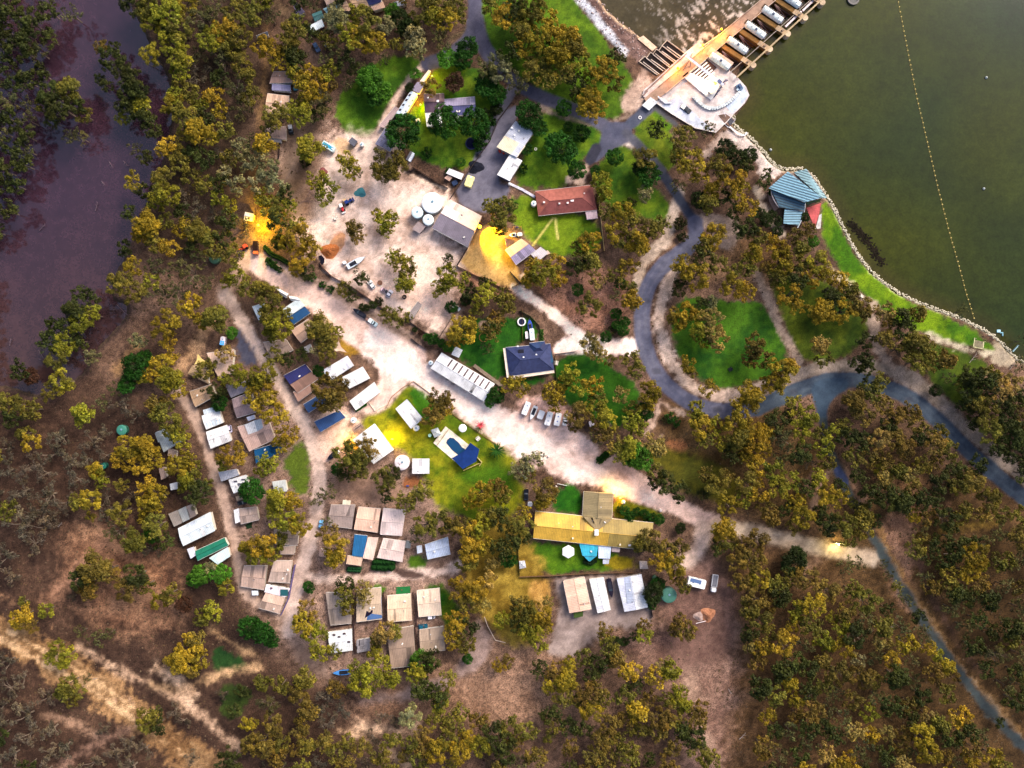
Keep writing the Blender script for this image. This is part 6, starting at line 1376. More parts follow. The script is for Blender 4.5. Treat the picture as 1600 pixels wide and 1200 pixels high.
for i,(a,b) in enumerate((((551,826),(597,836)),((548,974),(516,980)),((600,925),(603,975)),((646,925),(652,978)),((552,926),(555,1020)),((649,978),(654,1020)),((597,798),(593,836)),((557,792),(552,826)))):
    fence([a,b],['dark boundary fence between the peach square and vivid blue roofs','dark boundary fence below the leftmost lower cabin','dark boundary fence left of the cream roof by the green mat','dark boundary fence between the two cream roofs','dark boundary fence right of the grey tan cabin','dark boundary fence in the lowest cabin row','dark boundary fence between the peach and ribbed pink roofs','dark boundary fence left of the peach square roof'][i],(86,60,60),1.8)
fence([(462,882),(452,934),(440,960)],'lavender privacy screen beside the tan roof at the lane',(110,96,150),2.0,9,.25)
# mats, crates, picnic shelters
flat_poly('court_mat',[(619,917),(641,916),(641,927),(619,929)],.04,(36,124,64),'cloth','green artificial court mat above the cream roof','mat',.06)
flat_poly('court_mat',[(383,820),(394,815),(394,824),(386,827)],.04,(44,70,40),'cloth','dark green mat beside the tan roof at the lane','mat',.06)
flat_poly('black_tarpaulin',[(498,400),(503,399),(507,404),(507,410),(503,414),(498,412),(502,408)],.1,(26,26,44),'cloth','crumpled black tarpaulin at the end of the retaining wall','tarpaulin',.5)
root=thing_at('picnic_shelter',560,668,'slatted timber picnic shelter beside the camp kitchen','shelter',None,R(34))
for y in (-.9,-.3,.3,.9): MB().box((0,y,2.3),(5.2,.35,.1)).build('slat',M['wood'],root,C(150,130,126))
for x in (-2.4,2.4): MB().box((x,-1,1.15),(.12,.12,2.2)).box((x,1,1.15),(.12,.12,2.2)).build('post',M['wood'],root,C(90,70,70))
MB().box((0,0,.75),(3.6,.7,.08)).build('table',M['wood'],root,C(90,70,70))
def bench(px,py,an,label,c=(236,226,210)):
    root=thing_at('picnic_table',px,py,label,'picnic table','picnic tables',R(an))
    MB().box((0,0,.75),(2.0,.8,.07)).build('table_top',M['wood'],root,C(*c))
    for s in (-1,1): MB().box((0,s*.75,.45),(2.0,.32,.06)).build('bench',M['wood'],root,C(*c))
    for s in (-.8,.8): MB().box((s,0,.36),(.08,1.3,.7)).build('leg',M['steel'],root,C(100,90,80))
bench(747,685,40,'white picnic table on the grass right of the round parasol'); bench(1345,463,-40,'white picnic table on the lakeside path bend'); bench(653,189,20,'small picnic table on the lit homestead lawn'); bench(1141,577,30,'dark picnic table on the island lawn',(50,50,60))
bench(869,567,80,'white garden bench beside the navy house porch'); bench(525,341,60,'small white frame standing in the sand yard'); 
bench(813,452,30,'white framed crate table at the compound exit')
root=thing_at('pergola',1530,538,'small square pergola over a picnic pad on the lakeside point','pergola'); o1=W(1530,538); 
MB().prism(poly_local([(1524,531),(1537,534),(1535,544),(1522,541)],.1,o1),0,.1).build('pad',M['conc'],root,C(150,140,110)); mb=MB()
for a,b in (((1523,528),(1521,542)),((1521,542),(1536,545)),((1536,545),(1537,534))): bar(MB(),o1,a,b,.35,2.3,2.5).build('beam',M['wood'],root,C(206,200,150))
for x,y in ((1523,529),(1521,542),(1536,545),(1537,534)): p=P3(x,y,1,o1); MB().box((p.x,p.y,1.15),(.2,.2,2.3)).build('post',M['wood'],root,C(190,180,140))
root=thing_at('floating_dock',1564,519,'small white floating dock in the water off the lakeside point','dock'); MB().box((-.6,.6,-.8),(1.6,1.3,.5),0,.2).build('pontoon',M['paint'],root,C(170,220,236)); MB().box((.8,-.2,-.8),(1.4,.4,.4),0).build('arm',M['paint'],root,C(130,190,206)); MB().box((1.3,-1.0,-.8),(.4,1.6,.4)).build('arm',M['paint'],root,C(130,190,206))
root=thing_at('jetty',1587,544,'narrow pale blue jetty among trees at the right edge','jetty',None,R(48)); MB().box((0,0,.2),(4.4,.5,.2)).build('deck',M['wood'],root,C(150,190,200)); MB().box((0,.5,.6),(4.0,.06,.8)).build('handrail',M['steel'],root,C(130,160,170))
root=thing_at('playground',808,356,'small yellow framed play set beside the cottage lawn','play set'); mb=MB()
for x,y in ((-2,-.8),(-2,.8),(2,-.8),(2,.8)): mb.tube((x,y,0),(x*.9,y*.2,2.2),.08,n=5)
mb.tube((-1.9,0,2.2),(1.9,0,2.2),.08,n=5).build('frame',M['steel'],root,C(240,170,40)); MB().box((0,.2,.6),(1.4,.8,.1)).build('seat',M['cloth'],root,C(30,50,110))
root=thing_at('playground',637,757,'low play frame with a blue seat on orange ground','play set'); mb=MB()
for x,y in ((-1.2,-.8),(-1.2,.8),(1.2,-.8),(1.2,.8)): mb.tube((x,y,0),(x*.9,y*.2,2.0),.07,n=5)
mb.tube((-1.1,0,2),(1.1,0,2),.07,n=5).build('frame',M['steel'],root,C(190,90,40)); MB().box((0,-.6,.5),(1.2,.7,.1)).build('seat',M['cloth'],root,C(60,90,170))
root=thing_at('drinks_machine',781,237,'red and white machine under the eave of the machinery shed','machine'); MB().box((0,0,.9),(1.0,1.4,1.8),.6,.1).build('body',M['gloss'],root,C(226,60,24)); MB().box((1.8,-.9,.6),(1.0,1.0,1.2),.6,.1).build('bin',M['gloss'],root,C(210,60,30))
root=thing_at('wheelie_bin',672,680,'pale green bin beside the pool pavilion','bin'); MB().cyl((0,0,0),.75,1.3,10).build('body',M['paint'],root,C(150,206,180)); MB().cyl((0,0,1.3),.8,.12,10).build('lid',M['paint'],root,C(170,220,196))
for x,y,l in ((820,548+100,''),): pass
for i,(x,y,s,l) in enumerate(((974,784,2.0,'white rounded boulder beside the lodge shrubs'),(1031,797,1.6,'white boulder on the verge right of the lodge garden'),(857,713,1.0,'small white block right of the pavers on the gravel road'),(869,760,1.0,'pale stone at the lodge hedge corner'),(703,266+10,1,'')) ):
    if not l: continue
    root=thing_at('boulder',x,y,l,'boulder'); MB().blob((0,0,.4),s*.6,random.Random(i)).build('rock',M['stone'],root,C(240,226,220))
root=thing_at('paving_slab',850,714,'group of cream pavers beside the grey tree on the gravel road','pavers')
for a,b in ((-1.5,.9),(0,.8),(-.9,-.6),(.8,-.8)): MB().box((a,b,.06),(1.3,1.2,.1),.3).build('slab',M['conc'],root,C(250,232,214))
root=thing_at('white_pole',1095,972,'long white pole lying beside the orange soil heap','pole',None,R(14)); MB().tube((-2.4,0,.2),(2.4,0,.2),.14,n=6).build('pipe',M['paint'],root,C(240,225,225))
root=thing_at('white_rail',878,757,'white rail at the top of the lodge lawn','rail',None,R(-12)); MB().box((0,0,.5),(4.6,.15,.5)).build('rail',M['paint'],root,C(246,240,230))
root=thing_at('log_pile',482,308,'jumble of posts and logs beside a leafy tree','log pile'); r_=random.Random(8)
for i in range(9):
    a=r_.uniform(-.6,.9); x,y=r_.uniform(-2.5,6),r_.uniform(-4,3); MB().tube((x,y,.2),(x+math.cos(a)*3,y+math.sin(a)*3,.3),.14,.1,6).build('log',M['wood'],root,C(150,120,116))
# soil heaps
def heap(px,py,rx,ry,h,c,label,rz=0):
    root=None; r_=random.Random(int(px)); n=20; m=6; vs=[(0,0,h)]; fs=[]
    for k in range(1,m+1):
        t=k/m
        for i in range(n):
            a=math.tau*i/n; q=1+.16*math.sin(3*a+px)+.1*r_.uniform(-1,1)
            vs.append((rx*t*q*math.cos(a),ry*t*q*math.sin(a),h*(math.cos(t*math.pi)*.5+.5)*r_.uniform(.85,1.1)-.05*(k==m)))
    for i in range(n): fs.append((0,1+i,1+(i+1)%n))
    for k in range(m-1):
        for i in range(n): fs.append((1+k*n+i,1+(k+1)*n+i,1+(k+1)*n+(i+1)%n,1+k*n+(i+1)%n))
    p=W(px,py); o=MB().add(vs,fs).build('soil_heap',M['soil'],None,C(*c),loc=(p.x,p.y,0)); o.rotation_euler=(0,0,rz); tag(o,label,'soil heap'); return o
heap(516,391,5.2,3.6,1.8,(190,112,58),'orange soil heap at the left of the sand yard',.4); heap(529,377,4.4,3.2,.8,(206,150,108),'paler orange soil heap right of the dark orange one',.9)
heap(1106,960,3.6,3.4,1.5,(190,128,92),'round orange soil heap on the bare ground below the motorhome'); heap(1092,963,2.6,2.4,.8,(176,150,140),'grey rubble heap left of the round orange soil heap')
heap(563,301,3.0,2.4,.5,(70,140,150),'low teal tarpaulin covered heap in the sand yard'); heap(505,268,2.2,2,.4,(150,84,84),'low reddish heap in the sand yard near the tree'); heap(743,261,4.0,3.2,.9,(40,42,56),'dark gravel heap against the yard fence')
# ================================================================= BUOYS
bp=[(1404,6),(1418,79),(1433,155),(1450,227),(1467,300),(1483,362),(1493,397),(1503,433),(1510,460),(1516,478),(1522,498)]
me=MB().dome((0,0,-.05),.34,.5,10,3).dome((0,0,-.05),.34,-.2,10,2).mesh('float',M['paint'])
bl_=along([(1402,-4)]+bp,7.7)
for i,(x,y,a) in enumerate(bl_):
    o=link('buoy',me,None,None,C(236,206,110)); o.location=W(x,y,-1); tag(o,'small pale buoy strung on the line across the lake','buoy','buoys of the line across the lake')
mb=MB(); pr=None
for x,y,a in bl_:
    p=W(x,y,-.95)
    if pr is not None: mb.tube(pr,p,.05,n=4)
    pr=p
o=mb.build('buoy_rope',M['cloth'],None,C(170,150,70)); tag(o,'long yellow rope joining the line of buoys on the lake','rope')
for x,y,l in ((1543,120,'lone dark buoy in the upper right of the lake'),(1539,294,'lone white buoy in the lake right of the buoy line'),(1205,233,'small white buoy near the shore above the visitor centre')):
    root=thing_at('mooring_buoy',x,y,l,'buoy'); MB().dome((0,0,-1.1),.6,.9,12).build('float',M['paint'],root,C(200,206,196)); MB().ring((0,0,-1.1),.85,.55,.25,14).build('collar',M['rust'],root,C(60,64,56))
root=thing_at('moored_boat',1334,1,'dark rounded pontoon cut off by the top edge of the lake','pontoon'); MB().ring((0,1.0,-1),2.8,2.0,.9,20).build('rim',M['steel'],root,C(96,92,90)); MB().cyl((0,1.0,-1),2.2,.5,20).build('deck',M['steel'],root,C(60,64,66))
# ================================================================= VEGETATION
def crown(seed,style):
    r=random.Random(seed); npr=np.random.RandomState(seed); cl=[]   # clumps: centre, radius, tone
    lobes=[]
    if style=='gum':
        n=r.randint(6,9); a0=r.uniform(0,6.28)
        for i in range(n):
            a=a0+i*6.28/n+r.uniform(-.4,.4); d=r.uniform(.36,.70); lobes.append((d*math.cos(a),d*math.sin(a),r.uniform(-.22,.22),r.uniform(.24,.36)))
        for i in range(r.randint(1,3)): lobes.append((r.uniform(-.25,.25),r.uniform(-.25,.25),r.uniform(.1,.36),r.uniform(.24,.34)))
        sub,leaf,ls=10,58,.040
    elif style=='open':
        n=r.randint(8,10); a0=r.uniform(0,6.28)
        for i in range(n):
            a=a0+i*6.28/n+r.uniform(-.5,.5); d=r.uniform(.35,.78); lobes.append((d*math.cos(a),d*math.sin(a),r.uniform(-.25,.25),r.uniform(.2,.3)))
        lobes.append((.1,.0,.2,.26)); sub,leaf,ls=9,26,.036
    elif style=='dense':
        lobes.append((0,0,.05,.55))
        for i in range(11):
            a=i*.571+r.uniform(-.2,.2); d=r.uniform(.5,.66); lobes.append((d*math.cos(a),d*math.sin(a),r.uniform(-.2,.15),r.uniform(.28,.36)))
        sub,leaf,ls=12,52,.043
    elif style=='bush':
        lobes.append((0,0,0,.5))
        for i in range(7):
            a=i*.9+r.uniform(-.2,.2); d=r.uniform(.4,.6); lobes.append((d*math.cos(a),d*math.sin(a),r.uniform(-.2,.1),r.uniform(.25,.4)))
        sub,leaf,ls=6,22,.085
    else: # dry scrub
        for i in range(8):
            a=r.uniform(0,6.28); d=r.uniform(.1,.75); lobes.append((d*math.cos(a),d*math.sin(a),r.uniform(-.3,.2),r.uniform(.18,.32)))
        sub,leaf,ls=7,24,.034
    V=[];T=[];HU=[]
    for lx,ly,lz,lr in lobes:
        lt=r.uniform(.62,1.28); lh=r.uniform(-.9,.9)
        for k in range(sub):
            u=npr.normal(size=3); u/=np.linalg.norm(u); u[2]=abs(u[2])*.8-.25*r.random(); c=np.array([lx,ly,lz])+u*lr*r.uniform(.55,.95); cr=lr*r.uniform(.34,.52); tone=lt*r.uniform(.72,1.3)
            m=int(leaf*r.uniform(.7,1.2))
            q=npr.normal(size=(m,3)); q/=np.linalg.norm(q,axis=1)[:,None]; q[:,2]=np.where(npr.rand(m)<.7,np.abs(q[:,2]),q[:,2])
            P=c+q*cr*npr.uniform(.6,1.05,(m,1)); P[:,2]*=.82
            nn=q+npr.normal(size=(m,3))*.45; nn/=np.linalg.norm(nn,axis=1)[:,None]
            t=np.cross(nn,npr.normal(size=(m,3))); t/=np.linalg.norm(t,axis=1)[:,None]; b=np.cross(nn,t)
            s=ls*npr.uniform(.6,1.25,(m,1)); s2=s*npr.uniform(.55,.9,(m,1))
            V.append(np.stack([P-t*s-b*s2*.4,P-t*s*.1-b*s2,P+t*s+b*s2*.3,P+t*s*.1+b*s2],1)); T.append(tone*npr.uniform(.75,1.25,m)); HU.append(np.full(m,lh+r.uniform(-.4,.4)))
    V=np.concatenate(V); T=np.concatenate(T)
    ext=np.percentile(np.abs(V[:,:,:2]).max(axis=(1,2)),98); V=V/ext*.97
    hue=np.concatenate(HU)+npr.uniform(-.7,.7,len(T))
    return V.astype(np.float32),T.astype(np.float32),hue.astype(np.float32),[(x/ext,y/ext,z*.82/ext,q/ext) for x,y,z,q in lobes]
def leafmesh(name,V,RGB,zoff):
    m=len(V); me=bpy.data.meshes.new(name); co=V.reshape(-1,3).copy(); co[:,2]+=zoff
    me.vertices.add(m*4); me.vertices.foreach_set('co',co.ravel()); me.loops.add(m*4); me.loops.foreach_set('vertex_index',np.arange(m*4,dtype=np.int32))
    me.polygons.add(m); me.polygons.foreach_set('loop_start',np.arange(m,dtype=np.int32)*4); me.update(calc_edges=True)
    a=me.color_attributes.new('tint','FLOAT_COLOR','CORNER'); cc=np.ones((m,4,4),np.float32); cc[:,:,:3]=RGB[:,None,:]; a.data.foreach_set('color',cc.ravel())
    me.materials.append(M['leaf']); return me
def tintrgb(T,hue): return np.stack([T*(1+.10*hue),T*(1+.03*hue),T*(1-.15*hue)],1)
STY={}
ZC={'gum':1.45,'open':1.45,'dense':1.05,'bush':.55,'dry':.85}
for st,n in (('gum',9),('open',4),('dense',4),('bush',3),('dry',4)):
    L_=[]
    for k in range(n):
        V,T,hue,lobes=crown(100+k*7+len(st)*31,st); zc=ZC[st]
        me=leafmesh(st+'_crown',V,tintrgb(T,hue),zc)
        r=random.Random(k); mb=MB(); f=(.0,.0,zc*.45)
        mb.tube((0,0,-.15),(r.uniform(-.05,.05),r.uniform(-.05,.05),zc*.45),.075,.055,7,False)
        for i,(x,y,z,q) in enumerate(lobes):
            mid=(x*.45+r.uniform(-.06,.06),y*.45+r.uniform(-.06,.06),zc*.78)
            mb.tube((0,0,zc*.43),mid,.04,.026,5,False); mb.tube(mid,(x,y,zc+z*.8),.026,.010,4,False)
            if st in('open','gum') and i%3==0: mb.tube((x*.5,y*.5,zc*.72),(x*1.35,y*1.35,zc*.9),.018,.006,4,False)
            if st in('open','dry','gum'):
                for _ in range(2): mb.tube(mid,(x+r.uniform(-.25,.25),y+r.uniform(-.25,.25),zc+z+r.uniform(.0,.2)),.014,.005,3,False)
        tm=mb.mesh(st+'_trunk',M['rust']); L_.append((me,tm,V,T,hue,zc))
    STY[st]=L_
KIND={ # letter: (style, colour, species words, object name)
 'g':('gum',(150,126,16),'golden gum tree','gum_tree'),'y':('gum',(134,128,22),'yellow green gum tree','gum_tree'),'o':('gum',(114,106,32),'olive gum tree','gum_tree'),
 'b':('gum',(118,98,34),'bronze gum tree','gum_tree'),'w':('gum',(138,132,84),'pale grey green gum tree','gum_tree'),'t':('gum',(146,124,56),'thin tan gum tree','gum_tree'),
 'k':('gum',(66,72,26),'dark green gum tree','gum_tree'),'q':('open',(90,88,46),'sparse grey green gum tree','gum_tree'),  # dark kinds also carry painted edge darkening in the outer woods
 'd':('dense',(48,62,20),'dense dark tree','leafy_tree'),'D':('dense',(40,84,16),'round deep green tree','leafy_tree'),'G':('dense',(78,130,26),'bright green leafy tree','leafy_tree'),
 'r':('dense',(80,52,34),'round maroon tree','leafy_tree'),'s':('dry',(104,92,72),'dry grey scrub bush','scrub_bush'),'B':('bush',(44,84,20),'green shrub','garden_shrub'),'m':('bush',(60,60,26),'dull olive shrub','garden_shrub')}
